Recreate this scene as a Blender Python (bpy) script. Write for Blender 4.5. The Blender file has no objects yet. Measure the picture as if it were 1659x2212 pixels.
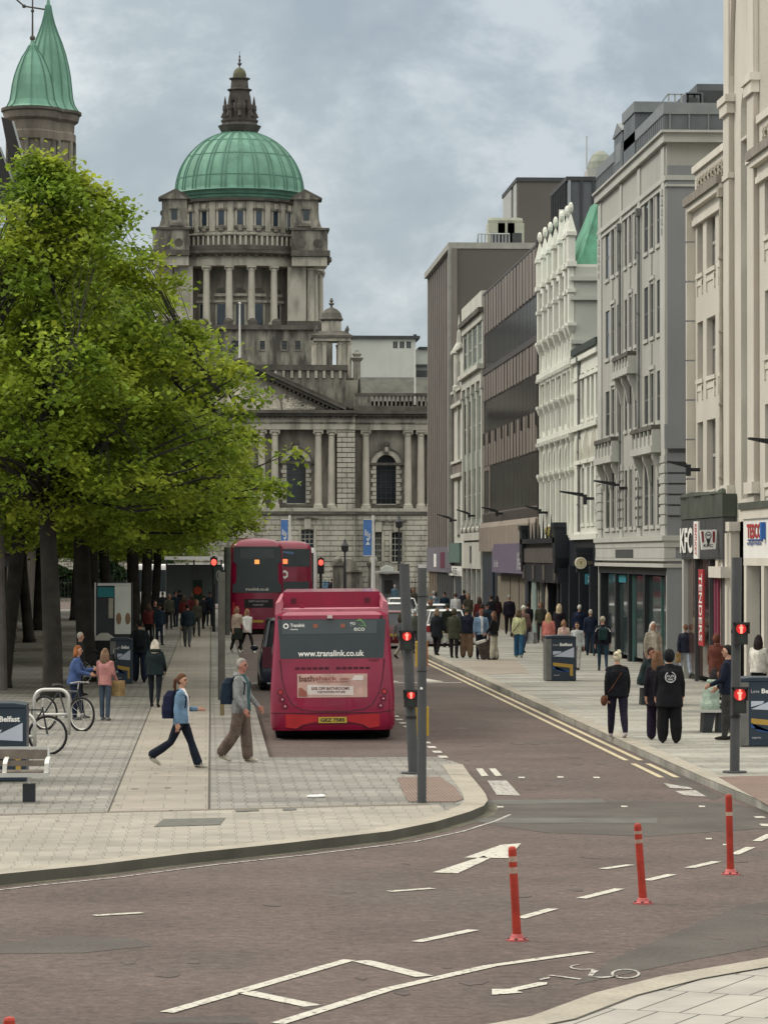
import bpy, math, random
from mathutils import Vector, Matrix, noise, kdtree
R = math.radians
sc = bpy.context.scene
# ---------------------------------------------------------------- camera
F = 7000.0; HY = 1200.0; VX = 445.0; CH = 3.7      # focal length, horizon, vanishing column, eye height
TH = math.atan((829.5-VX)/F); PH = math.atan((HY-1106.0)/F)
fw = Vector((math.sin(TH)*math.cos(PH), math.cos(TH)*math.cos(PH), math.sin(PH)))
rt = Vector((math.cos(TH), -math.sin(TH), 0)); up = rt.cross(fw)
cd = bpy.data.cameras.new('camera'); cam = bpy.data.objects.new('camera', cd); sc.collection.objects.link(cam)
cam.matrix_world = Matrix(((rt.x, up.x, -fw.x, 0), (rt.y, up.y, -fw.y, 0), (rt.z, up.z, -fw.z, CH), (0, 0, 0, 1)))
cd.sensor_fit = 'HORIZONTAL'; cd.sensor_width = 36; cd.lens = 36*F/1659; cd.clip_start = 1; cd.clip_end = 6000
sc.camera = cam
CAM = Vector((0, 0, CH))
def ray(x, y): return fw + rt*((x-829.5)/F) + up*((1106.0-y)/F)
def G(x, y, z=0.0):
    d = ray(x, y); t = (z-CH)/d.z; p = CAM+d*t; return (p.x, p.y)
def PX(x, y, X):
    d = ray(x, y); p = CAM+d*(X/d.x); return (p.y, p.z)
def PY(x, y, Y):
    d = ray(x, y); p = CAM+d*(Y/d.y); return (p.x, p.z)
# ---------------------------------------------------------------- sky and sun
SUN_EL, SUN_AZ = 44, -62                            # azimuth from +Y towards +X
w = bpy.data.worlds.new("World"); sc.world = w; w.use_nodes = True
nt = w.node_tree; nt.nodes.clear()
def N(nt, t, **k):
    n = nt.nodes.new(t)
    for a, b in k.items(): setattr(n, a, b)
    return n
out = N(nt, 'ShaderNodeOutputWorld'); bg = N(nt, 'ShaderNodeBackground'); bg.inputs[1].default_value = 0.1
sky = N(nt, 'ShaderNodeTexSky', sky_type='NISHITA', sun_disc=False, sun_elevation=R(SUN_EL), sun_rotation=R(SUN_AZ), air_density=1.2, dust_density=2.0, ozone_density=1.5)
tc = N(nt, 'ShaderNodeTexCoord')
mp = N(nt, 'ShaderNodeMapping'); mp.inputs['Scale'].default_value = (1, 1, 1.5)
n1 = N(nt, 'ShaderNodeTexNoise'); n1.inputs['Scale'].default_value = 12; n1.inputs['Detail'].default_value = 9; n1.inputs['Roughness'].default_value = .6; n1.inputs['Distortion'].default_value = .15
n2 = N(nt, 'ShaderNodeTexNoise'); n2.inputs['Scale'].default_value = 5.0; n2.inputs['Detail'].default_value = 4
mp2 = N(nt, 'ShaderNodeMapping'); mp2.inputs['Location'].default_value = (3.3, 1.7, .4)
cr = N(nt, 'ShaderNodeValToRGB'); e = cr.color_ramp.elements
e[0].position = .37; e[0].color = (4.25, 5.0, 5.5, 1); e[1].position = .59; e[1].color = (7.3, 7.9, 8.1, 1)
x = cr.color_ramp.elements.new(.47); x.color = (4.9, 5.65, 6.05, 1)
x = cr.color_ramp.elements.new(.52); x.color = (5.7, 6.45, 6.8, 1)
cr2 = N(nt, 'ShaderNodeValToRGB'); e = cr2.color_ramp.elements
e[0].position = .36; e[0].color = (.86, .87, .91, 1); e[1].position = .62; e[1].color = (1.05, 1.04, 1.03, 1)
mx = N(nt, 'ShaderNodeMix', data_type='RGBA', blend_type='MULTIPLY'); mx.inputs[0].default_value = 1
mx2 = N(nt, 'ShaderNodeMix', data_type='RGBA'); mx2.inputs[0].default_value = .88
L = nt.links.new
L(tc.outputs['Generated'], mp.inputs[0]); L(mp.outputs[0], n1.inputs[0]); L(tc.outputs['Generated'], mp2.inputs[0]); L(mp2.outputs[0], n2.inputs[0])
L(n1.outputs[0], cr.inputs[0]); L(n2.outputs[0], cr2.inputs[0]); L(cr.outputs[0], mx.inputs[6]); L(cr2.outputs[0], mx.inputs[7])
# overcast sky: brighter zenith; unseen part behind the viewer is boosted to add light
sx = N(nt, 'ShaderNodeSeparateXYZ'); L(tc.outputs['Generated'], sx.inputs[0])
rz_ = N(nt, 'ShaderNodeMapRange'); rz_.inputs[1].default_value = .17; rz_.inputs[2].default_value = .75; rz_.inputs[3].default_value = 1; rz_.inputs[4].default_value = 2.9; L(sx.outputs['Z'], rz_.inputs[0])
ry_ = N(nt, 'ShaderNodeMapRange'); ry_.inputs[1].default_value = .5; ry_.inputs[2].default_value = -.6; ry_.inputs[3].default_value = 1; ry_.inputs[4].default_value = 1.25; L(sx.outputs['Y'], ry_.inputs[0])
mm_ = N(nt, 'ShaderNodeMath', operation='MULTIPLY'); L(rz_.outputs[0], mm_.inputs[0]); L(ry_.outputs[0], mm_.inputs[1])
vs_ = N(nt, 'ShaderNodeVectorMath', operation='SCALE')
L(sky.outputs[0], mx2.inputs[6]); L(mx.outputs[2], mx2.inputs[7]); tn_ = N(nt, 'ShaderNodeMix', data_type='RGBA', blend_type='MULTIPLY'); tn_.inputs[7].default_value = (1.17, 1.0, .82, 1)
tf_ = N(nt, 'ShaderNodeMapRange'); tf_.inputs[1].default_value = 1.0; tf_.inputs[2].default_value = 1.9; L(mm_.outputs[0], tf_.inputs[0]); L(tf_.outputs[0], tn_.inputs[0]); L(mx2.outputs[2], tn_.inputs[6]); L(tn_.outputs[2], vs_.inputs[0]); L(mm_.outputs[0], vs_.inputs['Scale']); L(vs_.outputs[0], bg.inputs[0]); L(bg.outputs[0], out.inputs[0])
sd = bpy.data.lights.new('sun', 'SUN'); sd.energy = 1.7; sd.angle = R(11); sd.color = (1, .94, .85)
so = bpy.data.objects.new('sun', sd); sc.collection.objects.link(so)
sdir = Vector((math.sin(R(SUN_AZ))*math.cos(R(SUN_EL)), math.cos(R(SUN_AZ))*math.cos(R(SUN_EL)), math.sin(R(SUN_EL))))
so.rotation_euler = sdir.to_track_quat('Z', 'Y').to_euler(); so.location = (-40, 60, 90)
sc.view_settings.view_transform = 'Standard'; sc.view_settings.look = 'None'; sc.view_settings.exposure = 0.0; sc.view_settings.gamma = 1
sc.cycles.max_bounces = 6; sc.cycles.transparent_max_bounces = 8
# ---------------------------------------------------------------- materials
MATS = {}
def pm(name, col, rough=.75, var=.12, scale=2.0, metal=0, bump=0, streak=0, scol=(.03, .03, .028), sthr=.52, emit=None, spec=.4, fine=0, coat=0):
    """procedural paint/stone/metal: noise in tone, optional soot streaks, optional bump"""
    if name in MATS: return MATS[name]
    m = bpy.data.materials.new(name); MATS[name] = m; m.use_nodes = True
    t = m.node_tree; b = t.nodes['Principled BSDF']; l = t.links.new
    b.inputs['Roughness'].default_value = rough; b.inputs['Metallic'].default_value = metal
    b.inputs['Specular IOR Level'].default_value = spec; b.inputs['Coat Weight'].default_value = coat
    g = N(t, 'ShaderNodeNewGeometry'); n = N(t, 'ShaderNodeTexNoise'); n.inputs['Scale'].default_value = scale; n.inputs['Detail'].default_value = 5
    l(g.outputs['Position'], n.inputs[0])
    r = N(t, 'ShaderNodeMapRange'); r.inputs[1].default_value = .3; r.inputs[2].default_value = .7; r.inputs[3].default_value = 1-var; r.inputs[4].default_value = 1+var
    l(n.outputs[0], r.inputs[0])
    v = N(t, 'ShaderNodeVectorMath', operation='SCALE'); v.inputs[0].default_value = col[:3]; l(r.outputs[0], v.inputs['Scale'])
    o = v.outputs[0]
    if fine:
        f = N(t, 'ShaderNodeTexNoise'); f.inputs['Scale'].default_value = 22; f.inputs['Detail'].default_value = 3; l(g.outputs['Position'], f.inputs[0])
        fr = N(t, 'ShaderNodeMapRange'); fr.inputs[1].default_value = .3; fr.inputs[2].default_value = .7; fr.inputs[3].default_value = 1-fine; fr.inputs[4].default_value = 1+fine
        l(f.outputs[0], fr.inputs[0]); v2 = N(t, 'ShaderNodeVectorMath', operation='SCALE'); l(o, v2.inputs[0]); l(fr.outputs[0], v2.inputs['Scale']); o = v2.outputs[0]
    if streak:
        mpn = N(t, 'ShaderNodeMapping'); mpn.inputs['Scale'].default_value = (1.3, 1.3, .28); l(g.outputs['Position'], mpn.inputs[0])
        s = N(t, 'ShaderNodeTexNoise'); s.inputs['Scale'].default_value = .9; s.inputs['Detail'].default_value = 7; s.inputs['Roughness'].default_value = .65; l(mpn.outputs[0], s.inputs[0])
        q = N(t, 'ShaderNodeMapRange'); q.inputs[1].default_value = sthr-.09; q.inputs[2].default_value = sthr+.13; q.inputs[3].default_value = 0; q.inputs[4].default_value = streak; l(s.outputs[0], q.inputs[0])
        x = N(t, 'ShaderNodeMix', data_type='RGBA'); x.inputs[7].default_value = (*scol, 1); l(q.outputs[0], x.inputs[0]); l(o, x.inputs[6]); o = x.outputs[2]
    l(o, b.inputs['Base Color'])
    if bump:
        bn = N(t, 'ShaderNodeTexNoise'); bn.inputs['Scale'].default_value = scale*6; bn.inputs['Detail'].default_value = 4; l(g.outputs['Position'], bn.inputs[0])
        bp = N(t, 'ShaderNodeBump'); bp.inputs['Strength'].default_value = bump; bp.inputs['Distance'].default_value = .02; l(bn.outputs[0], bp.inputs['Height']); l(bp.outputs[0], b.inputs['Normal'])
    if emit: b.inputs['Emission Color'].default_value = (*col[:3], 1); b.inputs['Emission Strength'].default_value = emit
    return m
def glass(name, col=(.02, .03, .035), rough=.06, var=.5):
    m = pm(name, col, rough=rough, var=var, scale=.35, spec=.6)
    return m
# ---------------------------------------------------------------- meshes
class MB:
    def __init__(s, tf=None): s.v = []; s.f = []; s.m = []; s.tf = tf; s.mi = 0
    def av(s, pts):
        i = len(s.v)
        s.v += [s.tf(*p) if s.tf else tuple(p) for p in pts]; return i
    def face(s, pts, m=None):
        i = s.av(pts); s.f.append(list(range(i, i+len(pts)))); s.m.append(s.mi if m is None else m)
    def add(s, pts, faces, m=None):
        i = s.av(pts); m = s.mi if m is None else m
        for f in faces: s.f.append([i+k for k in f]); s.m.append(m)
    def box(s, x0, x1, y0, y1, z0, z1, m=None):
        s.add([(x0, y0, z0), (x1, y0, z0), (x1, y1, z0), (x0, y1, z0), (x0, y0, z1), (x1, y0, z1), (x1, y1, z1), (x0, y1, z1)],
              [(0, 3, 2, 1), (4, 5, 6, 7), (0, 1, 5, 4), (1, 2, 6, 5), (2, 3, 7, 6), (3, 0, 4, 7)], m)
    def cbox(s, x, y, z0, sx, sy, h, m=None): s.box(x-sx/2, x+sx/2, y-sy/2, y+sy/2, z0, z0+h, m)
    def prism(s, poly, a, b, ax=2, m=None):
        """extrude the 2D outline from a to b along axis ax (0: (y,z), 1: (x,z), 2: (x,y))"""
        n = len(poly)
        def p(q, c): return (c, q[0], q[1]) if ax == 0 else ((q[0], c, q[1]) if ax == 1 else (q[0], q[1], c))
        P = [p(q, a) for q in poly]+[p(q, b) for q in poly]
        s.add(P, [list(range(n))[::-1], list(range(n, 2*n))]+[(i, (i+1) % n, n+(i+1) % n, n+i) for i in range(n)], m)
    def lathe(s, prof, cx=0, cy=0, n=24, m=None, a0=0, a1=360, rot=0):
        full = a1-a0 >= 359.9; k = n if full else n+1
        P = []
        for r, z in prof:
            for i in range(k):
                a = R(rot+a0+(a1-a0)*i/n); P.append((cx+r*math.cos(a), cy+r*math.sin(a), z))
        F_ = []
        for j in range(len(prof)-1):
            for i in range(n):
                i2 = (i+1) % k if full else i+1
                F_.append((j*k+i, j*k+i2, (j+1)*k+i2, (j+1)*k+i))
        s.add(P, F_, m)
    def tube(s, pts, rad, n=8, m=None, cap=True):
        pts = [Vector(p) for p in pts]
        if not hasattr(rad, '__len__'): rad = [rad]*len(pts)
        P = []; F_ = []; u = None
        for i, p in enumerate(pts):
            d = (pts[min(i+1, len(pts)-1)]-pts[max(i-1, 0)])
            d = d.normalized() if d.length > 1e-9 else Vector((0, 0, 1))
            if u is None: u = d.orthogonal().normalized()
            else:
                u = (u-d*u.dot(d)); u = u.normalized() if u.length > 1e-6 else d.orthogonal().normalized()
            v = d.cross(u)
            for k in range(n):
                a = 2*math.pi*k/n; P.append(p+(u*math.cos(a)+v*math.sin(a))*rad[i])
        for i in range(len(pts)-1):
            for k in range(n): F_.append((i*n+k, i*n+(k+1) % n, (i+1)*n+(k+1) % n, (i+1)*n+k))
        if cap: F_.append(list(range(n))[::-1]); F_.append([(len(pts)-1)*n+k for k in range(n)])
        s.add([tuple(p) for p in P], F_, m)
    def ball(s, c, r, n=12, m=None):
        if not hasattr(r, '__len__'): r = (r, r, r)
        k = max(4, n//2); P = [(c[0], c[1], c[2]-r[2])]; F_ = []
        for j in range(1, k):
            t = math.pi*j/k
            for i in range(n):
                a = 2*math.pi*i/n; P.append((c[0]+r[0]*math.sin(t)*math.cos(a), c[1]+r[1]*math.sin(t)*math.sin(a), c[2]-r[2]*math.cos(t)))
        P.append((c[0], c[1], c[2]+r[2])); q = len(P)-1
        for i in range(n): F_.append((0, 1+(i+1) % n, 1+i)); F_.append((q, q-n+i, q-n+(i+1) % n))
        for j in range(k-2):
            for i in range(n): F_.append((1+j*n+i, 1+j*n+(i+1) % n, 1+(j+1)*n+(i+1) % n, 1+(j+1)*n+i))
        s.add(P, F_, m)
    def wall(s, u0, u1, v0, v1, holes, depth=.25, m=None, w=0):
        """wall in (u,v) at w with real recessed openings; hole = (ua,ub,va,vb[,arch])"""
        us = sorted({u0, u1, *[h[0] for h in holes], *[h[1] for h in holes]}); vs = sorted({v0, v1, *[h[2] for h in holes], *[h[3] for h in holes]})
        us = [q for q in us if u0-1e-6 <= q <= u1+1e-6]; vs = [q for q in vs if v0-1e-6 <= q <= v1+1e-6]
        for i in range(len(us)-1):
            for j in range(len(vs)-1):
                cu, cv = (us[i]+us[i+1])/2, (vs[j]+vs[j+1])/2
                if any(h[0] < cu < h[1] and h[2] < cv < h[3] for h in holes): continue
                s.face([(us[i], vs[j], w), (us[i+1], vs[j], w), (us[i+1], vs[j+1], w), (us[i], vs[j+1], w)], m)
        for h in holes:
            a, b, c, d = h[:4]; e = w-depth; arch = len(h) > 4 and h[4]
            top = d-(b-a)/2*(arch if arch else 0) if arch else d
            s.face([(a, c, w), (a, c, e), (b, c, e), (b, c, w)], m)
            s.face([(a, c, w), (a, top, w), (a, top, e), (a, c, e)], m); s.face([(b, c, w), (b, top, w), (b, top, e), (b, c, e)], m)
            if not arch: s.face([(a, d, w), (a, d, e), (b, d, e), (b, d, w)], m)
            else:
                n = 10; cu = (a+b)/2; ru = (b-a)/2; rv = d-top
                A = [(cu-ru*math.cos(math.pi*i/n), top+rv*math.sin(math.pi*i/n)) for i in range(n+1)]
                for i in range(n):
                    p, q = A[i], A[i+1]
                    s.face([(*p, w), (*q, w), (*q, e), (*p, e)], m)
                    s.face([(*p, w), (*q, w), (q[0], d, w), (p[0], d, w)], m)
def lk(o): sc.collection.objects.link(o); return o
def tag(o, label, cat, group=None, kind=None):
    if label: o['label'] = label
    if cat: o['category'] = cat
    if group: o['group'] = group
    if kind: o['kind'] = kind
    return o
def thing(name, label, cat, loc=(0, 0, 0), group=None, rz=0):
    o = lk(bpy.data.objects.new(name, None)); o.location = loc; o.rotation_euler = (0, 0, rz); o.empty_display_size = .2
    return tag(o, label, cat, group)
def root(o):
    while o.parent: o = o.parent
    return o
def part(name, mb, mats, parent=None, label=None, smooth=False, local=False):
    """links one mesh object; vertices given in world space unless local"""
    if not isinstance(mats, (list, tuple)): mats = [mats]
    off = Vector((0, 0, 0))
    if parent is not None and not local: off = root(parent).location
    me = bpy.data.meshes.new(name)
    me.from_pydata([(p[0]-off.x, p[1]-off.y, p[2]-off.z) for p in mb.v], [], mb.f)
    for q in mats: me.materials.append(q)
    if len(mats) > 1: me.polygons.foreach_set('material_index', mb.m)
    if smooth: me.polygons.foreach_set('use_smooth', [True]*len(me.polygons))
    me.update()
    o = lk(bpy.data.objects.new(name, me)); o.parent = parent
    if label: o['label'] = label
    return o
def smooth_by_angle(o, ang=40):
    me = o.data; me.polygons.foreach_set('use_smooth', [True]*len(me.polygons))
    try: me.set_sharp_from_angle(angle=R(ang))
    except Exception: pass
def wn(o, width=.01, seg=2):
    md = o.modifiers.new('bevel', 'BEVEL'); md.width = width; md.segments = seg; md.limit_method = 'ANGLE'; md.angle_limit = R(35); return o
def single(name, mb, mats, label, cat, group=None, kind=None, smooth=False):
    o = part(name, mb, mats, smooth=smooth); return tag(o, label, cat, group, kind)
def copy_tree(o, parent=None):
    c = o.copy(); lk(c); c.parent = parent
    for ch in [k for k in o.children]: copy_tree(ch, c)
    return c
_txt = {}
def textmesh(s, bold=0.0):
    k = (s, bold)
    if k in _txt: return _txt[k]
    cu = bpy.data.curves.new('t', 'FONT'); cu.body = s; cu.offset = bold; cu.resolution_u = 3
    ob = bpy.data.objects.new('t', cu); lk(ob); bpy.context.view_layer.update()
    me = bpy.data.meshes.new_from_object(ob.evaluated_get(bpy.context.evaluated_depsgraph_get()))
    V = [tuple(v.co) for v in me.vertices]; P = [list(p.vertices) for p in me.polygons]
    bpy.data.objects.remove(ob); bpy.data.curves.remove(cu); bpy.data.meshes.remove(me)
    if not V: V = [(0, 0, 0)]; P = []
    x0 = min(v[0] for v in V); x1 = max(v[0] for v in V); y0 = min(v[1] for v in V); y1 = max(v[1] for v in V)
    _txt[k] = ([((v[0]-x0)/(x1-x0 or 1), (v[1]-y0)/(y1-y0 or 1)) for v in V], P); return _txt[k]
def text(mb, s, o, u, v, m=None, bold=.012):
    """flat lettering filling the box origin o, width vector u, height vector v"""
    V, P = textmesh(s, bold); o, u, v = Vector(o), Vector(u), Vector(v)
    mb.add([tuple(o+u*a+v*b) for a, b in V], P, m)
# ---------------------------------------------------------------- ground
def roadmat():
    m = pm('road_tarmac', (.08, .058, .052), rough=.85, var=.22, scale=.55, bump=.25, fine=.22)
    t = m.node_tree; b = t.nodes['Principled BSDF']; l = t.links.new
    src = b.inputs['Base Color'].links[0].from_socket
    g = N(t, 'ShaderNodeNewGeometry'); mpn = N(t, 'ShaderNodeMapping'); mpn.inputs['Scale'].default_value = (.45, .2, 1)
    n = N(t, 'ShaderNodeTexNoise'); n.inputs['Scale'].default_value = .8; n.inputs['Detail'].default_value = 5
    l(g.outputs['Position'], mpn.inputs[0]); l(mpn.outputs[0], n.inputs[0])
    q = N(t, 'ShaderNodeMapRange'); q.inputs[1].default_value = .5; q.inputs[2].default_value = .66; q.inputs[3].default_value = 0; q.inputs[4].default_value = .45; l(n.outputs[0], q.inputs[0])
    x = N(t, 'ShaderNodeMix', data_type='RGBA'); x.inputs[7].default_value = (.062, .056, .052, 1); l(q.outputs[0], x.inputs[0]); l(src, x.inputs[6])
    sp = N(t, 'ShaderNodeTexNoise'); sp.inputs['Scale'].default_value = 7; sp.inputs['Detail'].default_value = 8; sp.inputs['Roughness'].default_value = .8; l(g.outputs['Position'], sp.inputs[0])
    sr = N(t, 'ShaderNodeMapRange'); sr.inputs[1].default_value = .35; sr.inputs[2].default_value = .65; sr.inputs[3].default_value = .6; sr.inputs[4].default_value = 1.5; l(sp.outputs[0], sr.inputs[0])
    v = N(t, 'ShaderNodeVectorMath', operation='SCALE'); l(x.outputs[2], v.inputs[0]); l(sr.outputs[0], v.inputs['Scale']); l(v.outputs[0], b.inputs['Base Color']); return m
def pavemat(name, c1, c2, joint, bw, bh, off=.5, rot=0, mort=.012, band=.3, jst=1.0):
    m = bpy.data.materials.new(name); MATS[name] = m; m.use_nodes = True; t = m.node_tree; b = t.nodes['Principled BSDF']; l = t.links.new
    b.inputs['Roughness'].default_value = .7
    g = N(t, 'ShaderNodeNewGeometry'); mpn = N(t, 'ShaderNodeMapping'); mpn.inputs['Rotation'].default_value = (0, 0, rot)
    br = N(t, 'ShaderNodeTexBrick'); br.offset = off; br.inputs['Scale'].default_value = 1; br.inputs['Brick Width'].default_value = bw; br.inputs['Row Height'].default_value = bh
    br.inputs['Mortar Size'].default_value = mort; br.inputs['Mortar Smooth'].default_value = .3; br.inputs['Color1'].default_value = (*c1, 1); br.inputs['Color2'].default_value = (*c2, 1); br.inputs['Mortar'].default_value = (*joint, 1)
    l(g.outputs['Position'], mpn.inputs[0]); l(mpn.outputs[0], br.inputs[0])
    m2 = N(t, 'ShaderNodeMapping'); m2.inputs['Scale'].default_value = (.12, .55, 1); n = N(t, 'ShaderNodeTexNoise'); n.inputs['Scale'].default_value = 1.6; n.inputs['Detail'].default_value = 5
    l(g.outputs['Position'], m2.inputs[0]); l(m2.outputs[0], n.inputs[0])
    r = N(t, 'ShaderNodeMapRange'); r.inputs[1].default_value = .38; r.inputs[2].default_value = .62; r.inputs[3].default_value = 1-band; r.inputs[4].default_value = 1+band*.4; l(n.outputs[0], r.inputs[0])
    n3 = N(t, 'ShaderNodeTexNoise'); n3.inputs['Scale'].default_value = 2.5; n3.inputs['Detail'].default_value = 6; l(g.outputs['Position'], n3.inputs[0])
    r3 = N(t, 'ShaderNodeMapRange'); r3.inputs[1].default_value = .35; r3.inputs[2].default_value = .7; r3.inputs[3].default_value = .88; r3.inputs[4].default_value = 1.08; l(n3.outputs[0], r3.inputs[0])
    mu = N(t, 'ShaderNodeMath', operation='MULTIPLY'); l(r.outputs[0], mu.inputs[0]); l(r3.outputs[0], mu.inputs[1])
    v = N(t, 'ShaderNodeVectorMath', operation='SCALE'); l(br.outputs[0], v.inputs[0]); l(mu.outputs[0], v.inputs['Scale']); l(v.outputs[0], b.inputs['Base Color']); return m
M_road = roadmat()
M_asph = pm('grey_asphalt', (.085, .083, .08), rough=.9, var=.2, scale=.8, fine=.15)
M_pgrey = pavemat('grey_slabs', (.185, .178, .16), (.232, .224, .2), (.115, .105, .09), .2, .4, .13)
M_pbeige = pavemat('beige_slabs', (.235, .213, .178), (.26, .236, .198), (.165, .148, .122), .6, .9, .5, mort=.01, band=.14)
M_ppale = pavemat('pale_pavers', (.27, .25, .212), (.315, .292, .25), (.15, .135, .11), .2, .3, .12, rot=R(0), mort=.006, band=.16)
M_pright = pavemat('light_slabs', (.27, .265, .235), (.325, .318, .28), (.2, .195, .17), .6, .45, .5, mort=.012, band=.3)
M_pnear = pavemat('big_slabs', (.3, .285, .26), (.34, .322, .295), (.07, .07, .06), .35, 1.2, .5, rot=R(28), mort=.012, band=.1)
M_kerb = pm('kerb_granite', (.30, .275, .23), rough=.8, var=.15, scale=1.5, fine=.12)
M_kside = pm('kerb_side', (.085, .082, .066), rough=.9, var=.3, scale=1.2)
M_gut = pm('gutter_grime', (.105, .098, .072), rough=.9, var=.35, scale=1.6, fine=.2)
def paint(name, col, wear=.5):
    m = pm(name, col, rough=.6, var=.08, scale=3)
    t = m.node_tree; b = t.nodes['Principled BSDF']; l = t.links.new; src = b.inputs['Base Color'].links[0].from_socket
    g = N(t, 'ShaderNodeNewGeometry'); n = N(t, 'ShaderNodeTexNoise'); n.inputs['Scale'].default_value = 13; n.inputs['Detail'].default_value = 8; n.inputs['Roughness'].default_value = .75; l(g.outputs['Position'], n.inputs[0])
    q = N(t, 'ShaderNodeMapRange'); q.inputs[1].default_value = wear; q.inputs[2].default_value = wear+.06; q.inputs[3].default_value = 0; q.inputs[4].default_value = 1; l(n.outputs[0], q.inputs[0])
    x = N(t, 'ShaderNodeMix', data_type='RGBA'); x.inputs[7].default_value = (.12, .1, .09, 1); l(q.outputs[0], x.inputs[0]); l(src, x.inputs[6]); l(x.outputs[2], b.inputs['Base Color']); return m
M_white = paint('white_marking', (.47, .455, .4), .535)
M_worn = paint('worn_marking', (.42, .41, .38), .49)
M_yellow = paint('cream_yellow_marking', (.48, .415, .27), .55)
b = MB(); b.box(-3000, 3000, -400, 5000, -.5, -.012); single('ground', b, M_asph, None, None, kind='structure')
b = MB(); b.face([(-60, -30, 0), (60, -30, 0), (60, 262, 0), (-60, 262, 0)]); single('road', b, M_road, None, None, kind='structure')
KZ = .12
def slab(name, poly, mat, z0=-.01, z1=KZ):
    b = MB(); b.prism(poly, z0, z1); return single(name, b, mat, None, None, kind='structure')
def inset_line(pts, d):
    out = []
    for i, p in enumerate(pts):
        a = Vector(pts[max(0, i-1)]); c = Vector(pts[min(len(pts)-1, i+1)]); t = (c-a).normalized(); nrm = Vector((-t.y, t.x)); q = Vector(p)+nrm*d; out.append((q.x, q.y))
    return out
def ribbon(mb, A, B, z, m=0):
    for i in range(len(A)-1): mb.face([(*A[i], z), (*A[i+1], z), (*B[i+1], z), (*B[i], z)], m)
# left footway: kerb line from far left, past the nose, round the nib and along the bus bay
nose = [(-16, 19.5)]+[G(x, y, KZ) for x, y in [(0, 1890), (203, 1870), (405, 1845), (608, 1824), (841, 1797), (939, 1777), (1013, 1755), (1044, 1742), (1053, 1730), (1048, 1716), (1038, 1703), (1013, 1673), (998, 1652)]]
nx = nose[-1]
bay_y = G(562, 1637, KZ)[1]; BX = 1.12
edge = nose+[(nx[0]-.25, bay_y+.02), (BX, bay_y), (BX+.04, 80), (BX+.1, 216)]
slab('footway', edge+[(-60, 216), (-60, 19.5)], M_pgrey)
b = MB(); ins = inset_line(nose, .34)
ribbon(b, nose, ins, KZ+.006, 0)
no_ = inset_line(nose, -.006)
ribbon(b, no_, nose, KZ+.006, 0)
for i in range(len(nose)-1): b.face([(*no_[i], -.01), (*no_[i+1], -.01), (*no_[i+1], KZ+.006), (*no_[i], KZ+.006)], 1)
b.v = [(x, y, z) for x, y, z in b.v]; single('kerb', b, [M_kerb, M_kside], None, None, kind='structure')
b = MB(); ol = inset_line(nose, -.16); ribbon(b, nose[:-3], ol[:-3], .004); ol2 = inset_line(nose, -.02)
single('gutter', b, M_gut, None, None, kind='structure')
sl = [G(x, y, KZ) for x, y in [(0, 1762), (450, 1746), (960, 1738)]]
b = MB(); k = 0; A = ins[1:10]
yA = lambda x: sl[0][1]+(sl[2][1]-sl[0][1])*(x-sl[0][0])/(sl[2][0]-sl[0][0])
ins2 = ins[:8]
b.add([(p[0], p[1], KZ+.004) for p in ins2]+[(p[0], yA(p[0])-.12, KZ+.004) for p in ins2], [(i, i+1, len(ins2)+i+1, len(ins2)+i) for i in range(len(ins2)-1)])
single('pale_paving', b, M_ppale, None, None, kind='structure')
b = MB()
b.face([(-1.36, yA(-1.36)+.12, KZ+.004), (.04, yA(.04)+.12, KZ+.004), (.32, 214, KZ+.004), (-.95, 214, KZ+.004)])
single('beige_paving', b, M_pbeige, None, None, kind='structure')
M_drain = pm('drain_slot', (.06, .055, .045), rough=.9)
b = MB()
b.face([(.03, yA(0)+.1, KZ+.009), (.062, yA(0)+.1, KZ+.009), (.35, 214, KZ+.009), (.31, 214, KZ+.009)])
b.face([(-1.37, yA(-1.4)+.1, KZ+.009), (-1.345, yA(-1.4)+.1, KZ+.009), (-.94, 214, KZ+.009), (-.97, 214, KZ+.009)])
single('drain_channel', b, M_drain, None, None, kind='structure')
M_sett = pavemat('brown_setts', (.17, .14, .11), (.2, .165, .13), (.075, .065, .05), .1, .1, .5, mort=.014, band=.1)
b = MB(); b.face([(-14, yA(-14)-.12, KZ+.006), (3.2, yA(3.2)-.12, KZ+.006), (3.2, yA(3.2)+.12, KZ+.006), (-14, yA(-14)+.12, KZ+.006)]); single('sett_strip', b, M_sett, None, None, kind='structure')
M_tact = pavemat('tactile_paving', (.19, .125, .1), (.21, .14, .11), (.1, .07, .055), .05, .4, .0, mort=.012, band=.05)
b = MB(); b.face([(*G(x, y, KZ), KZ+.010) for x, y in [(857, 1681), (950, 1680), (985, 1703), (1000, 1728), (985, 1734), (881, 1734)]])
b.face([(*G(x, y, KZ), KZ+.010) for x, y in [(1552, 1680), (1700, 1676), (1760, 1760), (1659, 1742)]])
single('tactile_paving', b, M_tact, None, None, kind='structure')
M_pbrown = pavemat('tan_paving', (.27, .235, .19), (.3, .26, .21), (.2, .17, .14), .2, .2, .5, band=.1)
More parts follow.
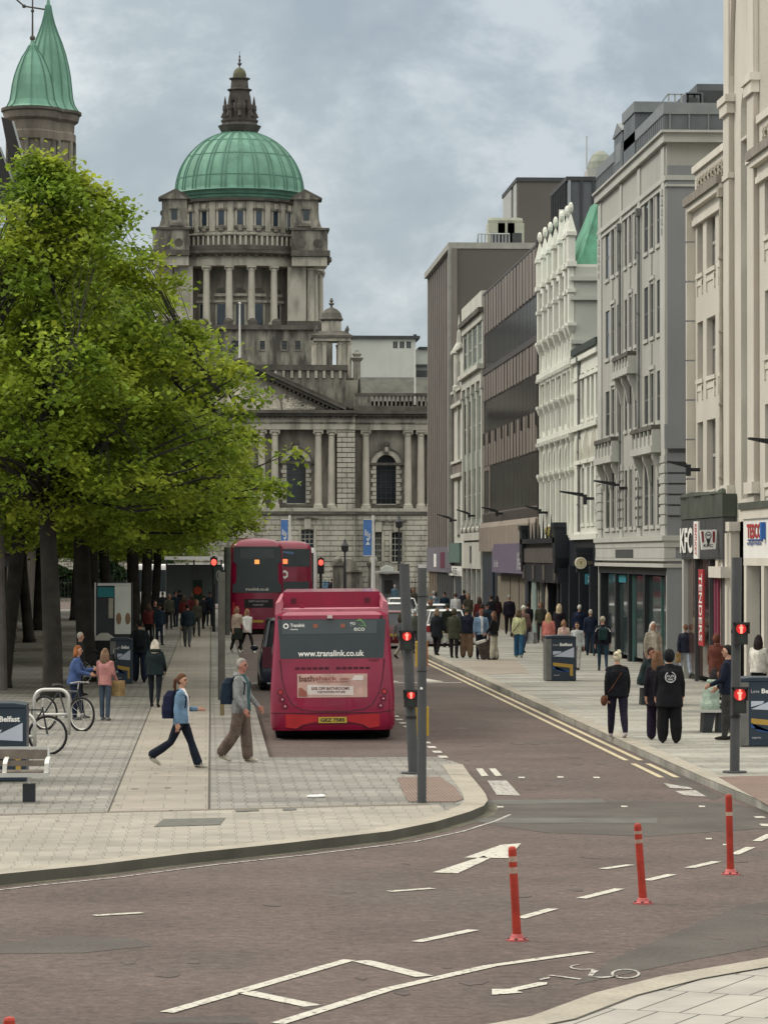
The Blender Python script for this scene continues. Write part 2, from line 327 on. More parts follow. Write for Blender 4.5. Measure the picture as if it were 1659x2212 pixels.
# right footway
KX = 8.0
kr = [(60, 36), (20, 37.5), (13, 38.5), (10, 40.2), (8.6, 42.5), (KX+.08, 46), (KX, 52), (KX, 124)]
kr2 = kr+[(KX+.6, 126.5), (KX+2.9, 129), (KX+2.9, 196), (KX+4, 214)]
slab('footway_right', kr2[::-1]+[(60, 36), (60, 214)], M_pright)
b = MB(); i1 = inset_line(kr, -.32)
ribbon(b, kr, i1, KZ+.006, 0)
ko_ = inset_line(kr, -.006)
ribbon(b, ko_, kr, KZ+.006, 0)
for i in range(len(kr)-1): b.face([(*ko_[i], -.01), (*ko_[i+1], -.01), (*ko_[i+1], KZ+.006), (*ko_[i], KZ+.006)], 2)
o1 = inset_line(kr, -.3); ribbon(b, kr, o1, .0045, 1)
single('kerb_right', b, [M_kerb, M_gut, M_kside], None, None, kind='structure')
b = MB(); b.face([(*G(x, y, KZ), KZ+.005) for x, y in [(975, 1430), (1110, 1424), (1147, 1455), (1040, 1459)]]); single('tan_crossing_paving', b, M_pbrown, None, None, kind='structure')
# near right footway
kn = [(-1, 22), (1.0, 23.6)]+[G(x, y, KZ) for x, y in [(1072, 2212), (1147, 2198), (1285, 2147), (1433, 2110), (1659, 2071)]]+[(7.5, 30.6), (12, 32), (30, 34)]
slab('footway_near', kn[::-1]+[(-1, 2), (30, 2)][::1], M_pnear)
b = MB(); i2 = inset_line(kn, -.36); ribbon(b, kn, i2, KZ+.006, 0)
kq_ = inset_line(kn, -.006)
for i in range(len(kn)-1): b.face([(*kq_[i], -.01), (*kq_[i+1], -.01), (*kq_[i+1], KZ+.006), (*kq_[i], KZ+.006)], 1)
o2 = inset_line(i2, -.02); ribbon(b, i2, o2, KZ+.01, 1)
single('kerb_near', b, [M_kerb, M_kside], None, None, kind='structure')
# grey patches of asphalt
b = MB()
for P in [[(1050, 1738), (1250, 1728), (1560, 1735), (1659, 1748), (1659, 1790), (1400, 1808), (1180, 1800), (1000, 1775)],
          [(0, 2040), (150, 2022), (300, 2030), (330, 2045), (180, 2060), (0, 2062)], [(1380, 1640), (1480, 1680), (1560, 1722), (1540, 1730), (1450, 1690)],
          [(1600, 1958), (1659, 1950), (1659, 2045), (1500, 2075), (1330, 2110), (1240, 2130), (1330, 2070)], [(280, 2212), (360, 2200), (520, 2195), (560, 2212)]]:
    b.face([(*G(x, y), .003) for x, y in P])
M_patch = pm('patch_asphalt', (.066, .058, .053), rough=.9, var=.25, scale=.9, fine=.2, bump=.2)
single('asphalt_patch', b, M_patch, None, None, kind='structure')
b = MB()
for P in [[(1010, 1730), (1300, 1727), (1310, 1735), (1020, 1740)], [(1000, 1768), (1420, 1768), (1420, 1779), (1050, 1779)]]: b.face([(*G(x, y), .005) for x, y in P])
single('sealant_band', b, pm('sealant', (.088, .085, .078), var=.2), None, None, kind='structure')
# markings
b = MB()
def mline(p, q, wd=.1, m=0, z=.008):
    p, q = Vector(G(*p)), Vector(G(*q)); t = (q-p).normalized(); n = Vector((-t.y, t.x))*wd/2
    b.face([(*(p-n), z), (*(q-n), z), (*(q+n), z), (*(p+n), z)], m)
for p, q in [((203, 1980), (307, 1974)), ((840, 1928), (935, 1921)), ((1302, 1879), (1363, 1870))]: mline(p, q, .12)
for p, q in [((900, 2037), (1023, 2011)), ((1122, 1986), (1195, 1965)), ((1255, 1943), (1339, 1922)), ((1396, 1904), (1452, 1891)), ((1488, 1877), (1548, 1863)), ((1585, 1848), (1622, 1832)), ((1635, 1819), (1665, 1804))]: mline(p, q, .125)
mline((360, 2190), (755, 2076), .13); mline((780, 2078), (917, 2112), .18); mline((530, 2146), (676, 2176), .18)
mline((600, 2214), (841, 2139), .13); mline((841, 2139), (1060, 2089), .13); mline((1060, 2089), (1275, 2059), .12)
mline((1630, 1767), (1652, 1767), .3); mline((1643, 1784), (1662, 1784), .4)
def mpoly(P, m=0, z=.008, s=.4933, ox=840.6, oy=1614): b.face([(*G(ox+x*s, oy+y*s), z) for x, y in P], m)
mpoly([(190, 553), (300, 557), (430, 492), (400, 486), (328, 488), (490, 432), (578, 425), (524, 492), (460, 488), (440, 490), (300, 557)][:2]+[(440, 492), (415, 480), (190, 553)][:2])
mpoly([(328, 488), (490, 432), (578, 425), (520, 490)])
mpoly([(450, 1065), (520, 1065), (650, 1036), (692, 1036), (690, 1045), (560, 1072), (585, 1081), (450, 1091)])
for c, (rx, ry) in (((1035, 998), (64, 21)), ((850, 968), (60, 12))):
    n = 28; w_ = .82
    for i in range(n):
        if c[0] < 900 and not 2 < i < 20: continue
        a, a2 = 2*math.pi*i/n, 2*math.pi*(i+1)/n
        mpoly([(c[0]+rx*math.cos(a), c[1]+ry*math.sin(a)), (c[0]+rx*math.cos(a2), c[1]+ry*math.sin(a2)), (c[0]+rx*w_*math.cos(a2), c[1]+ry*w_*math.sin(a2)), (c[0]+rx*w_*math.cos(a), c[1]+ry*w_*math.sin(a))], 1)
mpoly([(690, 1004), (720, 1004), (842, 1020), (835, 1024)], 1); mpoly([(655, 1020), (700, 1012), (705, 1018), (662, 1026)], 1); mpoly([(865, 1008), (930, 1012), (1000, 1006), (1000, 1010), (930, 1018)], 1); mpoly([(880, 975), (920, 985), (905, 992), (890, 1008), (870, 1006), (885, 985)], 1)
for P in [[(380, 97), (408, 96), (435, 129), (405, 131)], [(437, 97), (465, 96), (495, 128), (466, 130)]]: mpoly(P)
for P in [[(430, 150), (515, 150), (575, 216), (470, 212)], [(1200, 160), (1320, 180), (1330, 188), (1230, 182)], [(1250, 196), (1340, 192), (1392, 221), (1290, 214)]]: mpoly(P, 2)
for x, y in [(565, 133), (735, 131), (893, 133), (472, 262), (1015, 260), (1355, 260), (1460, 428), (1385, 402)]: mpoly([(x, y), (x+27, y), (x+30, y+6), (x+2, y+6)], 0)
for (x0, y0), (x1, y1) in [((930, 1424), (1351, 1644)), ((1363, 1651), (1422, 1681))]:
    for X, dx in ((7.56, 0), (7.82, 0)):
        Y0, Y1 = G(x0, y0)[1], G(x1, y1)[1]
        b.face([(X-.05, Y0, .008), (X+.05, Y0, .008), (X+.05, Y1, .008), (X-.05, Y1, .008)], 3)
y = 57.5
while y < 110:
    if not 62 < y < 60: b.face([(4.26, y, .008), (4.42, y, .008), (4.42, y+.6, .008), (4.26, y+.6, .008)], 0)
    y += 1.5
for x in (4.9, 6.2):
    b.face([(x, 94.5, .008), (x+.75, 94.5, .008), (x+.37, 97.2, .008)], 0)
b.face([(1.3, 93.6, .007), (7.4, 93.6, .007), (7.4, 94.0, .007), (1.3, 94.0, .007)], 2)
for i in range(2, len(nose)-4):
    pass
off1 = inset_line(nose, -.24); off2 = inset_line(nose, -.28); off3 = inset_line(nose, -.36); off4 = inset_line(nose, -.41)
ribbon(b, off3[:-5], off4[:-5], .007, 1)
single('road_markings', b, [M_white, M_worn, M_worn, M_yellow], None, None, kind='structure')
# manhole covers and litter
b = MB(); b.prism([G(x, y, KZ) for x, y in [(333, 1788), (475, 1784), (487, 1769), (352, 1772)]], KZ-.01, KZ+.012)
M_iron = pm('cast_iron', (.09, .088, .078), rough=.6, var=.25, scale=8)
single('manhole_cover', b, M_iron, 'wide rectangular iron manhole cover in the pale paving', 'manhole cover', kind=None)
for i, (x, y) in enumerate([(291, 1706), (362, 1704)]):
    X, Y = G(x, y, KZ); b = MB(); b.lathe([(.0, KZ+.014), (.05, KZ+.014), (.06, KZ+.005)], X, Y, 12)
    single('stopcock_lid', b, M_iron, ['small round metal lid in the beige strip, the left one', 'small round metal lid in the beige strip, the right one'][i], 'lid', 'small lids in the beige paving')
for i, P in enumerate([[(508, 1752), (558, 1751), (560, 1754), (510, 1756)], [(610, 1749), (640, 1748), (640, 1752), (612, 1753)]]):
    b = MB(); b.prism([G(x, y, KZ) for x, y in P], KZ-.01, KZ+.014); single('service_cover', b, M_iron, ['longer thin iron service cover beside the sett strip', 'shorter thin iron service cover beside the sett strip'][i], 'service cover', 'thin iron covers by the sett strip')
b = MB(); X, Y = G(680, 1724, KZ); b.ball((X, Y, KZ+.02), (.13, .09, .025), 10); b.ball((X+.1, Y+.05, KZ+.02), (.07, .07, .03), 8)
single('paper_litter', b, pm('litter_white', (.7, .7, .68)), 'crumpled white litter lying on the grey slabs', 'litter')

# cracks and tar lines in the carriageway
rr = random.Random(21); b = MB()
def crack(pts, wd):
    P = [Vector(G(*p)) for p in pts]; Q = []
    for i in range(len(P)-1):
        for k in range(8): q = P[i].lerp(P[i+1], k/8); Q.append(q+Vector((rr.gauss(0, .025), rr.gauss(0, .06))))
    Q.append(P[-1])
    for i in range(len(Q)-1):
        t = (Q[i+1]-Q[i]).normalized(); n = Vector((-t.y, t.x))*wd*rr.uniform(.4, 1)/2; b.face([(*(Q[i]-n), .0062), (*(Q[i+1]-n), .0062), (*(Q[i+1]+n), .0062), (*(Q[i]+n), .0062)])
M_stain = pm('oil_stain', (.068, .05, .045), rough=.7, var=.35, scale=3, fine=.2); b = MB()
for _ in range(26):
    x, y = rr.uniform(0, 1659), rr.uniform(1850, 2180)
    if y > 2060 and x > 1150: continue
    X, Y = G(x, y); r = rr.uniform(.04, .12); n = 9; b.face([(X+r*rr.uniform(.6, 1.3)*math.cos(2*math.pi*i/n), Y+2.2*r*rr.uniform(.6, 1.3)*math.sin(2*math.pi*i/n), .0025+.0001*_) for i in range(n)])
for _ in range(30):
    X, Y = rr.uniform(4.6, 7.2), rr.uniform(50, 100); r = rr.uniform(.04, .16); n = 9; b.face([(X+r*rr.uniform(.6, 1.3)*math.cos(2*math.pi*i/n), Y+2.5*r*rr.uniform(.6, 1.3)*math.sin(2*math.pi*i/n), .0022+.0001*_) for i in range(n)])
single('road_stains', b, M_stain, None, None, kind='structure')
b = MB()
for _ in range(150):
    if _ % 3: X, Y = rr.uniform(-5, 3), rr.uniform(42, 66)
    else: X, Y = rr.uniform(8.6, 13.5), rr.uniform(50, 95)
    if not _ % 3 or X < .9 or Y < bay_y-.5:
        r = rr.uniform(.012, .03)
        if Y > yA(X)-3.2+max(0, X)*.9: b.face([(X+r*math.cos(2*math.pi*i/6), Y+1.3*r*math.sin(2*math.pi*i/6), KZ+.0125) for i in range(6)])
single('gum_spots', b, pm('gum_dark', (.07, .065, .06)), None, None, kind='structure')
# ---------------------------------------------------------------- domed city hall
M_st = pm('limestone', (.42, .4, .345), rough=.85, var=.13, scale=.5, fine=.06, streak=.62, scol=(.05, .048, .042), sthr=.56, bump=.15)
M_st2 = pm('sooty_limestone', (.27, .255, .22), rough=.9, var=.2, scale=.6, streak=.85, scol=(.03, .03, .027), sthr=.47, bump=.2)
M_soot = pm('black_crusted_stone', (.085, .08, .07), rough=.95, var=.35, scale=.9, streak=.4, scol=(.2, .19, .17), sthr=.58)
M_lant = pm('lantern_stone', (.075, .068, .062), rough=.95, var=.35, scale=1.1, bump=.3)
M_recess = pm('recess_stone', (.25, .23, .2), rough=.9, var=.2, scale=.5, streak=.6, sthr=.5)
M_cop = pm('verdigris_copper', (.15, .31, .235), rough=.75, var=.2, scale=.5, streak=.5, scol=(.07, .16, .125), sthr=.52, fine=.06)
M_cop2 = pm('verdigris_seam', (.085, .2, .155), rough=.65, var=.2, scale=.6)
M_slate = pm('mossy_slate', (.085, .088, .075), rough=.85, var=.25, scale=.7, streak=.4)
M_gl = glass('dark_window_glass', (.018, .026, .032))
M_glb = glass('blue_window_glass', (.02, .035, .055))
M_wf = pm('pale_window_bar', (.5, .49, .44), var=.1)
M_dkf = pm('dark_window_bar', (.05, .055, .06), var=.1)
HYF = 287.0; YD = 322.0
def hx(x): return PY(x, 900, HYF)[0]
def hz(y): return PY(518, y, HYF)[1]
X0 = hx(518)
cr3 = lambda x: 470.75+.2888*x; cy3 = lambda y: 638.9+.2888*y
hall = thing('city_hall', 'domed stone city hall with green copper dome and pillared front closing the street', 'city hall', (X0, HYF, 0))
def hallpart(n, b, m, **k): return part(n, b, m, hall, **k)
ftf = lambda u, v, w: (u, HYF-w, v)
zG, zP, zE, zC, zB = hz(1110), hz(1098), hz(928), hz(899), hz(848)       # storey lines: base string, column foot, entablature, cornice, balustrade
# openings (D pixel x0,x1,y0,y1, arch) right of the axis; mirrored left
arch = [(619.5, 660, 980, 1087), (814, 856, 982, 1088), (958, 1000, 982, 1088), (1100, 1142, 982, 1088), (1242, 1284, 982, 1088), (1384, 1426, 982, 1088), (1526, 1568, 982, 1088)]
low = [(650, 677, 1144, 1195), (686, 700, 1150, 1195), (810, 824, 1150, 1214), (846, 868, 1150, 1214), (958, 980, 1150, 1214), (1000, 1020, 1150, 1214), (1102, 1124, 1150, 1214), (1144, 1164, 1150, 1214), (1246, 1268, 1150, 1214), (1388, 1410, 1150, 1214), (1530, 1552, 1150, 1214)]
low = [l for l in low if l[0] != 686]
A = []; Lw = []
for x0, x1, y0, y1 in arch:
    a, c = hx(x0), hx(x1); A += [(a, c, hz(y1), hz(y0), 1), (2*X0-c, 2*X0-a, hz(y1), hz(y0), 1)]
A += [(X0-1.0, X0+1.0, hz(1088), hz(980), 1)]
for x0, x1, y0, y1 in low:
    a, c = hx(x0), hx(x1); Lw += [(a, c, hz(y1), hz(y0)), (2*X0-c, 2*X0-a, hz(y1), hz(y0))]
W = hx(1633)-X0; PW = hx(766)-X0
b = MB(ftf)
A_c = [h for h in A if abs((h[0]+h[1])/2-X0) < PW]; A_w = [h for h in A if h not in A_c]
L_c = [h for h in Lw if abs((h[0]+h[1])/2-X0) < PW]; L_w = [h for h in Lw if h not in L_c]
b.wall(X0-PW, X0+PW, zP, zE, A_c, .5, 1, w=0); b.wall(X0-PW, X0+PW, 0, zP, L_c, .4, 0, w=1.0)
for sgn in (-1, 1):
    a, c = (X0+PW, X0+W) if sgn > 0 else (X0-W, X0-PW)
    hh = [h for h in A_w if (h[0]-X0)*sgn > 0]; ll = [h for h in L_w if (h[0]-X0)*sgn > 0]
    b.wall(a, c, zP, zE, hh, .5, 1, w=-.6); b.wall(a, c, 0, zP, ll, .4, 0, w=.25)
b.box(X0-W, X0+W, 0, zC, -55, -2.0, 0)                      # body behind the front wall
b.box(X0-PW, X0+PW, zP-.02, zP+.02, 0, 1.0, 0)
hallpart('wall', b, [M_st, M_recess])
# entablature, cornices, strings, balustrade
b = MB(ftf)
for u0, u1, wv in ((X0-PW, X0+PW, 1.0), (X0+PW+.002, X0+W, .2), (X0-W, X0-PW-.002, .2)):
    b.box(u0, u1, zE, zE+.55, -2, wv, 0); b.box(u0-.02, u1+.02, zE+.55, zE+.66, -2, wv+.12, 1)
    b.box(u0, u1, zE+.66, zC, -2, wv-.03, 0); b.box(u0-.1, u1+.1, zC, zC+.22, -2, wv+.55, 2); b.box(u0-.1, u1+.1, zC+.22, zC+.5, -2, wv+.8, 3)
    k = int((u1-u0)/.45)
    for i in range(k): b.box(u0+.45*i+.1, u0+.45*i+.32, zC-.18, zC-.005, wv-.03, wv+.3, 2)
    b.box(u0-.05, u1+.05, zP-.55, zP-.28, -2, wv+.3, 2); b.box(u0-.05, u1+.05, zP-.28, zP-.002, -2, wv+.12, 0)
hallpart('cornice', b, [M_st, M_st2, M_soot, M_soot])
b = MB(ftf)
for sgn in (-1, 1):
    a, c = (X0+PW, X0+W) if sgn > 0 else (X0-W, X0-PW)
    z0 = zC+.5; z1 = zB
    b.box(a, c, z0, z0+.45, -.9, .1, 1); b.box(a, c, z1-.25, z1, -.8, .05, 1)
    u = a; n = 0
    while u < c:
        b.box(u, min(u+1.5, c), z0+.45, z1-.25, -.7, 0, 0)
        v = u+1.7
        while v < u+7.0 and v < c:
            b.lathe([(.07, z0+.45), (.13, z0+.62), (.06, z0+.9), (.1, z1-.25)], v, -.3, 6, 0) if False else b.box(v, v+.17, z0+.45, z1-.25, -.5, -.2, 0); v += .38
        u += 7.1
hallpart('balustrade', b, [M_st2, M_soot])
# columns
cols = [(565, 0), (593.5, 0), (687, 0), (716, 0), (790.5, 1), (881.5, 1), (909.5, 1), (931, 1), (1022, 1), (1050, 1), (1072, 1), (1163, 1), (1191, 1), (1213, 1), (1305, 1), (1333, 1), (1355, 1), (1447, 1), (1475, 1), (1497, 1), (1590, 1), (1618, 1)]
M_colm = pm('column_stone', (.46, .435, .375), rough=.85, var=.1, scale=.7, streak=.35, scol=(.16, .15, .13), sthr=.56)
cp = None
for x, wing in cols:
    for sgn in (1, -1):
        u = X0+sgn*(hx(x)-X0); yv = HYF-(-.25 if wing else .5)
        b = MB(); r = .31
        b.cbox(u, yv, zP, .86, .86, .18, 1)
        b.lathe([(.42, zP+.18), (.42, zP+.3), (.36, zP+.38), (r+.02, zP+.45), (r+.025, zP+1.8), (r-.03, zE-.62), (r-.02, zE-.56)], u, yv, 16, 0)
        b.lathe([(r-.02, zE-.56), (r+.05, zE-.5), (r+.02, zE-.3), (r+.14, zE-.2)], u, yv, 12, 1); b.cbox(u, yv, zE-.2, .9, .8, .2, 1)
        for q in (-1, 1): b.ball((u+q*.36, yv-.28, zE-.28), (.13, .1, .13), 8, 1)
        hallpart('column', b, [M_colm, M_st], smooth=False)
# rusticated pier and ground floor coursing as real blocks
def rust(b, u0, u1, v0, v1, w0, proud, holes=(), ch=.42, bw=1.25, gap=.06, seed=1):
    rr = random.Random(seed); v = v0; j = 0
    while v < v1-.1:
        t = min(v+ch, v1); u = u0-(bw/2 if j % 2 else 0)
        while u < u1:
            a, c = max(u, u0), min(u+bw, u1)
            segs = [(a+gap/4, c-gap/4)]
            for h in holes:
                if v+.02 < h[3] and t-.02 > h[2]:
                    ns = []
                    for p, q in segs:
                        if h[1] <= p or h[0] >= q: ns.append((p, q)); continue
                        if p < h[0]: ns.append((p, h[0]))
                        if q > h[1]: ns.append((h[1], q))
                    segs = ns
            for p, q in segs:
                if q-p > .05: b.box(p, q, v, t-gap, w0-.1, w0+proud+rr.uniform(-.006, .006), 0)
            u += bw
        v += ch; j += 1
b = MB(ftf)
for sgn in (1, -1):
    a, c = hx(727)-X0, PW
    u0, u1 = (X0+a, X0+c) if sgn > 0 else (X0-c, X0-a)
    rust(b, u0, u1, zP+.02, zE-.02, 0, 1.02, ch=.45, bw=.9, gap=.07, seed=3)
rust(b, X0-PW, X0+PW, .9, zP-.6, 1.0, .1, L_c, .46, 1.3, .09, 5)
rust(b, X0+PW+.02, X0+W, .9, zP-.6, .25, .1, L_w, .46, 1.3, .09, 6); rust(b, X0-W, X0-PW-.02, .9, zP-.6, .25, .1, L_w, .46, 1.3, .09, 7)
hallpart('rusticated_block', b, M_st, label='banded stone blocks')
hallpart_b = MB(ftf); hallpart_b.box(X0-PW-.2, X0+PW+.2, 0, .9, -1, 1.3, 0); hallpart_b.box(X0-W, X0-PW-.22, 0, .9, -1, .6, 0); hallpart_b.box(X0+PW+.22, X0+W, 0, .9, -1, .6, 0)
hallpart('plinth', hallpart_b, M_st2)
# windows
def window(parent, tf, h, w, arch=False, glassm=None, framem=None, nx=3, ny=5, bar=.05, surround=None, sill=True, sm=None):
    a, c, z0, z1 = h[:4]; b = MB(tf)
    top = z1-(c-a)/2 if arch else z1
    for i in range(nx+1):
        u = a+(c-a)*i/nx; t = z1 if not arch else top+math.sqrt(max(0, ((c-a)/2)**2-(u-(a+c)/2)**2))
        b.box(max(a, u-bar/2), min(c, u+bar/2), z0, t, w, w+.06)
    for j in range(ny+1):
        v = z0+(top-z0)*j/ny; b.box(a, c, max(z0, v-bar/2), min(z1, v+bar/2), w+.001, w+.057)
    fr = part('window', b, framem or M_dkf, parent)
    b = MB(tf)
    if arch:
        n = 12; P = [(a, z0), (c, z0)]+[((a+c)/2+(c-a)/2*math.cos(math.pi*i/n), top+(z1-top)*math.sin(math.pi*i/n)) for i in range(n+1)]
        b.face([(u, v, w-.01) for u, v in P])
    else: b.face([(a, z0, w-.01), (c, z0, w-.01), (c, z1, w-.01), (a, z1, w-.01)])
    part('pane', b, glassm or M_gl, fr)
    if sill:
        b = MB(tf); b.box(a-.08, c+.08, z0-.12, z0-.002, w, w+(sill if not isinstance(sill, bool) else .45)); part('sill', b, sm or M_st, fr)
    return fr
for h in A_c: window(hall, ftf, h, -.42, True, nx=4, ny=7, bar=.035)
for h in A_w: window(hall, ftf, h, -1.02, True, nx=4, ny=7, bar=.035)
for h in L_c: window(hall, ftf, h, .68, nx=3, ny=5, framem=M_wf)
for h in L_w: window(hall, ftf, h, -.08, nx=3, ny=5, framem=M_wf)
# arched window surrounds with keystone and blocked jambs
for h in A:
    b = MB(ftf); wv = .0 if h in A_c else -.6; a, c, z0, z1 = h[:4]; cu = (a+c)/2; r = (c-a)/2; top = z1-r; n = 12
    for i in range(n):
        t0, t1 = math.pi*i/n, math.pi*(i+1)/n
        P = [(cu+q*math.cos(t), top+q*math.sin(t)) for q, t in ((r+.04, t0), (r+.5, t0), (r+.5, t1), (r+.04, t1))]
        b.add([(u, v, wv+.02) for u, v in P]+[(u, v, wv+.22) for u, v in P], [(4, 5, 6, 7), (1, 2, 6, 5), (0, 3, 7, 4)], 0)
        P = [(cu+q*math.cos(t), top+q*math.sin(t)) for q, t in ((r+.5, t0), (r+.64, t0), (r+.64, t1), (r+.5, t1))]
        b.add([(u, v, wv+.02) for u, v in P]+[(u, v, wv+.32) for u, v in P], [(4, 5, 6, 7), (1, 2, 6, 5), (0, 3, 7, 4)], 1)
    b.box(cu-.2, cu+.2, z1, z1+.75, wv, wv+.4, 1); b.ball((cu, z1+.45, wv+.42), (.22, .3, .2), 8, 0); b.ball((cu, z1+.95, wv+.3), (.3, .28, .2), 8, 1)
    v = z0; j = 0
    while v < top-.1:
        e = .5 if j % 2 else .36; b.box(a-e, a-.03, v+.02, v+.34, wv, wv+.16+(.05 if j % 2 else 0), 0); b.box(c+.03, c+e, v+.02, v+.34, wv, wv+.16+(.05 if j % 2 else 0), 0); v += .38; j += 1
    b.box(a-.75, c+.75, top-.05, top+.18, wv, wv+.28, 1)
    b.box(a-.75, c+.75, z0-.28, z0-.08, wv, wv+.5, 1); b.box(a-.7, c+.7, zP+.02, z0-.28, wv, wv+.3, 0)
    hallpart('window_surround', b, [M_st, M_soot])
# swags between lower windows
for h in Lw:
    b = MB(ftf); wv = 1.1 if h in L_c else .36; cu = (h[0]+h[1])/2
    b.box(h[0]-.2, h[0]-.03, h[2], h[3]+.1, wv-.1, wv+.08, 0); b.box(h[1]+.03, h[1]+.2, h[2], h[3]+.1, wv-.1, wv+.08, 0)
    b.box(cu-.28, cu+.28, h[3]+.05, h[3]+1.0, wv-.1, wv+.22, 0); b.box(h[0]-.4, h[1]+.4, h[3]+1.0, h[3]+1.15, wv-.1, wv+.3, 1)
    hallpart('window_trim', b, [M_st, M_st2])
# pediment
ax, az = X0, hz(775); ex = hx(745)-X0; ez = zC+.5
b = MB(ftf)
b.prism([(X0-ex+1.2, ez), (X0+ex-1.2, ez), (X0, az-.75)], -3, .35, 2, 0)
hallpart('tympanum', b, M_st)
b = MB(ftf)
for sgn in (1, -1):
    for (o, th, w1) in ((0, .32, 1.75), (.33, .3, 1.45)):
        P = [(X0, az-o), (X0, az-o-th*1.1), (X0+sgn*(ex-o*1.6), ez-o*.2), (X0+sgn*(ex+.15-o*1.6), ez+th-o*.2)]
        b.prism(P if sgn < 0 else P[::-1], -3, w1, 2, 0)
    for i in range(22):
        t = (i+1)/23; u = X0+sgn*(ex-.9)*t; v = az-.62+(ez+.05-az+.62)*t; b.box(u-.1, u+.1, v-.2, v+.02, .36, 1.3, 0)
    P = [(X0, az+.02), (X0+sgn*(ex+.3), ez+.34), (X0+sgn*(ex+.3), ez+.2), (X0, az-.1)]
    b.prism(P, -4, 1.78, 2, 0)
hallpart('pediment', b, M_soot)
# carved figures in the tympanum
rr = random.Random(11)
b = MB(ftf)
for i in range(80):
    t = rr.uniform(-.88, .88); u = X0+t*(ex-2.0); hmax = (az-1.15-ez)*(1-abs(t))
    if hmax < .35: continue
    hgt = hmax*rr.uniform(.6, .96); r = .13+hgt*.045
    lean = rr.uniform(-.3, .3)*hgt*.6
    b.tube([(u, ez+.02, .45), (u+lean*.4, ez+hgt*.45, .55), (u+lean, ez+hgt*.82, .5)], [r*1.6, r*1.35, r*.6], 7, 0); b.ball((u+lean, ez+hgt*.92, .55), (r*.75, r*.9, r*.75), 7, 0)
    b.tube([(u+lean*.7, ez+hgt*.7, .62), (u+lean+rr.uniform(-.5, .5), ez+hgt*rr.uniform(.5, .95), .75)], [r*.5, r*.3], 6, 0)
    if rr.random() < .6: b.ball((u+rr.uniform(-.3, .3), ez+.2, .6), (.3, .2, .2), 7, 0)
hallpart('carved_figures', b, pm('carved_stone', (.58, .54, .46), var=.15, scale=1, streak=.4, sthr=.5))
# attic, roofs
b = MB()
xw = lambda D, Y: PY(D, 900, Y)[0]; zw = lambda D, Y: PY(518, D, Y)[1]
b.box(X0-W, X0+W, HYF+3, HYF+50, zC+.3, zC+.6, 0)
for sgn in (1, -1):
    a, c = X0+sgn*(hx(785)-X0), X0+sgn*W; a, c = min(a, c), max(a, c)
    z0, z1 = zB-.6, zw(815, 293)
    b.add([(a, 289.5, z0), (c, 289.5, z0), (c, 299, z0), (a, 299, z0), (a, 293, z1), (c, 293, z1), (c, 297, z1), (a, 297, z1)], [(0, 1, 5, 4), (2, 3, 7, 6), (1, 2, 6, 5), (3, 0, 4, 7), (4, 5, 6, 7)], 0)
    b.box(a, c, 293, 297, z1, z1+.06, 1)
hallpart('roof', b, [M_slate, pm('lead_grey', (.25, .27, .27), var=.2)])
b = MB()
z1 = zw(790, 296); a = xw(745, 296)-X0
b.box(X0-a, X0+a, 294, 306, zC+.5, z1-.5, 0); b.box(X0-a-.2, X0+a+.2, 293.8, 306.2, z1-.5, z1, 1)
for i in range(26):
    u = X0-a+.5+i*(2*a-1)/25; b.box(u-.12, u+.12, 293.85, 294.0, z1-1.2, z1-.52, 2)
hallpart('attic_wall', b, [M_st2, M_soot, M_st])
# square base under the drum
u_ = .2889/21.74
z2 = lambda y: zw(100.9+.2889*y, YD)
CX = xw(517.2, YD)
c2b = 640*u_+.4
b = MB()
zb0, zb1 = zC, z2(2160)
hs = c2b
win = [((x-169)*.2888/22.4+CX, (x-169+38)*.2888/22.4+CX, zw(754.5, YD-9), zw(735.5, YD-9)) for x in (145, 315, 480, 580)]
win = [(CX-.85, CX+.25-.4, *win[0][2:])]+win[1:]+[(2*CX-w1, 2*CX-w0, z0, z1) for w0, w1, z0, z1 in win[1:]]
tfd = lambda u, v, w: (u, YD-hs-w, v)
b.tf = tfd; b.wall(CX-hs, CX+hs, zb0, zb1, win, .4, 0); b.tf = None
b.box(CX-hs, CX+hs, YD-hs+1.2, YD+hs, zb0, zb1, 0); b.box(CX-hs-.3, CX+hs+.3, YD-hs-.35, YD+hs+.3, zb1, zb1+.45, 1)
b.face([(CX-hs, YD-hs, zb1), (CX+hs, YD-hs, zb1), (CX+hs, YD-hs+1.2, zb1), (CX-hs, YD-hs+1.2, zb1)], 1)
b.box(CX-hs-.5, CX+hs+.5, YD-hs-.6, YD-hs-.01, zb0+.2, zb0+1.7, 0)
hallpart('drum_base', b, [M_st2, M_soot])
for h in win: window(hall, tfd, h, -.35, nx=1, ny=2, sm=M_st2)
# peristyle
b = MB(); zf = zb1+.45; zt = z2(1690)
b.lathe([(6.5, zf), (6.5, zt)], CX, YD, 48, 0)
cols_h = []
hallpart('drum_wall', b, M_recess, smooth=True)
for q in range(4):
    for a in (-24, -7.7, 7.7, 24):
        an = R(q*90+a); u, v = CX+8.05*math.sin(an), YD-8.05*math.cos(an)
        b = MB(); b.cbox(u, v, zf, 1.0, 1.0, .35, 1)
        b.lathe([(.42, zf+.35), (.36, zf+.5), (.345, zf+2), (.3, zt-.55), (.36, zt-.4), (.33, zt-.25), (.5, zt-.15)], u, v, 16, 0); b.cbox(u, v, zt-.15, .95, .95, .15, 1)
        for k in (-1, 1): b.ball((u+k*.36, v-.2, zt-.26), .13, 7, 1)
        hallpart('column', b, [M_colm, M_st])
        b = MB(); u, v = CX+8.7*math.sin(an), YD-8.7*math.cos(an); b.ball((u, v, zf+.3), (.5, .4, .42), 10); b.cbox(u, v, zf, .9, .7, .3); hallpart('console', b, M_soot)
b = MB()
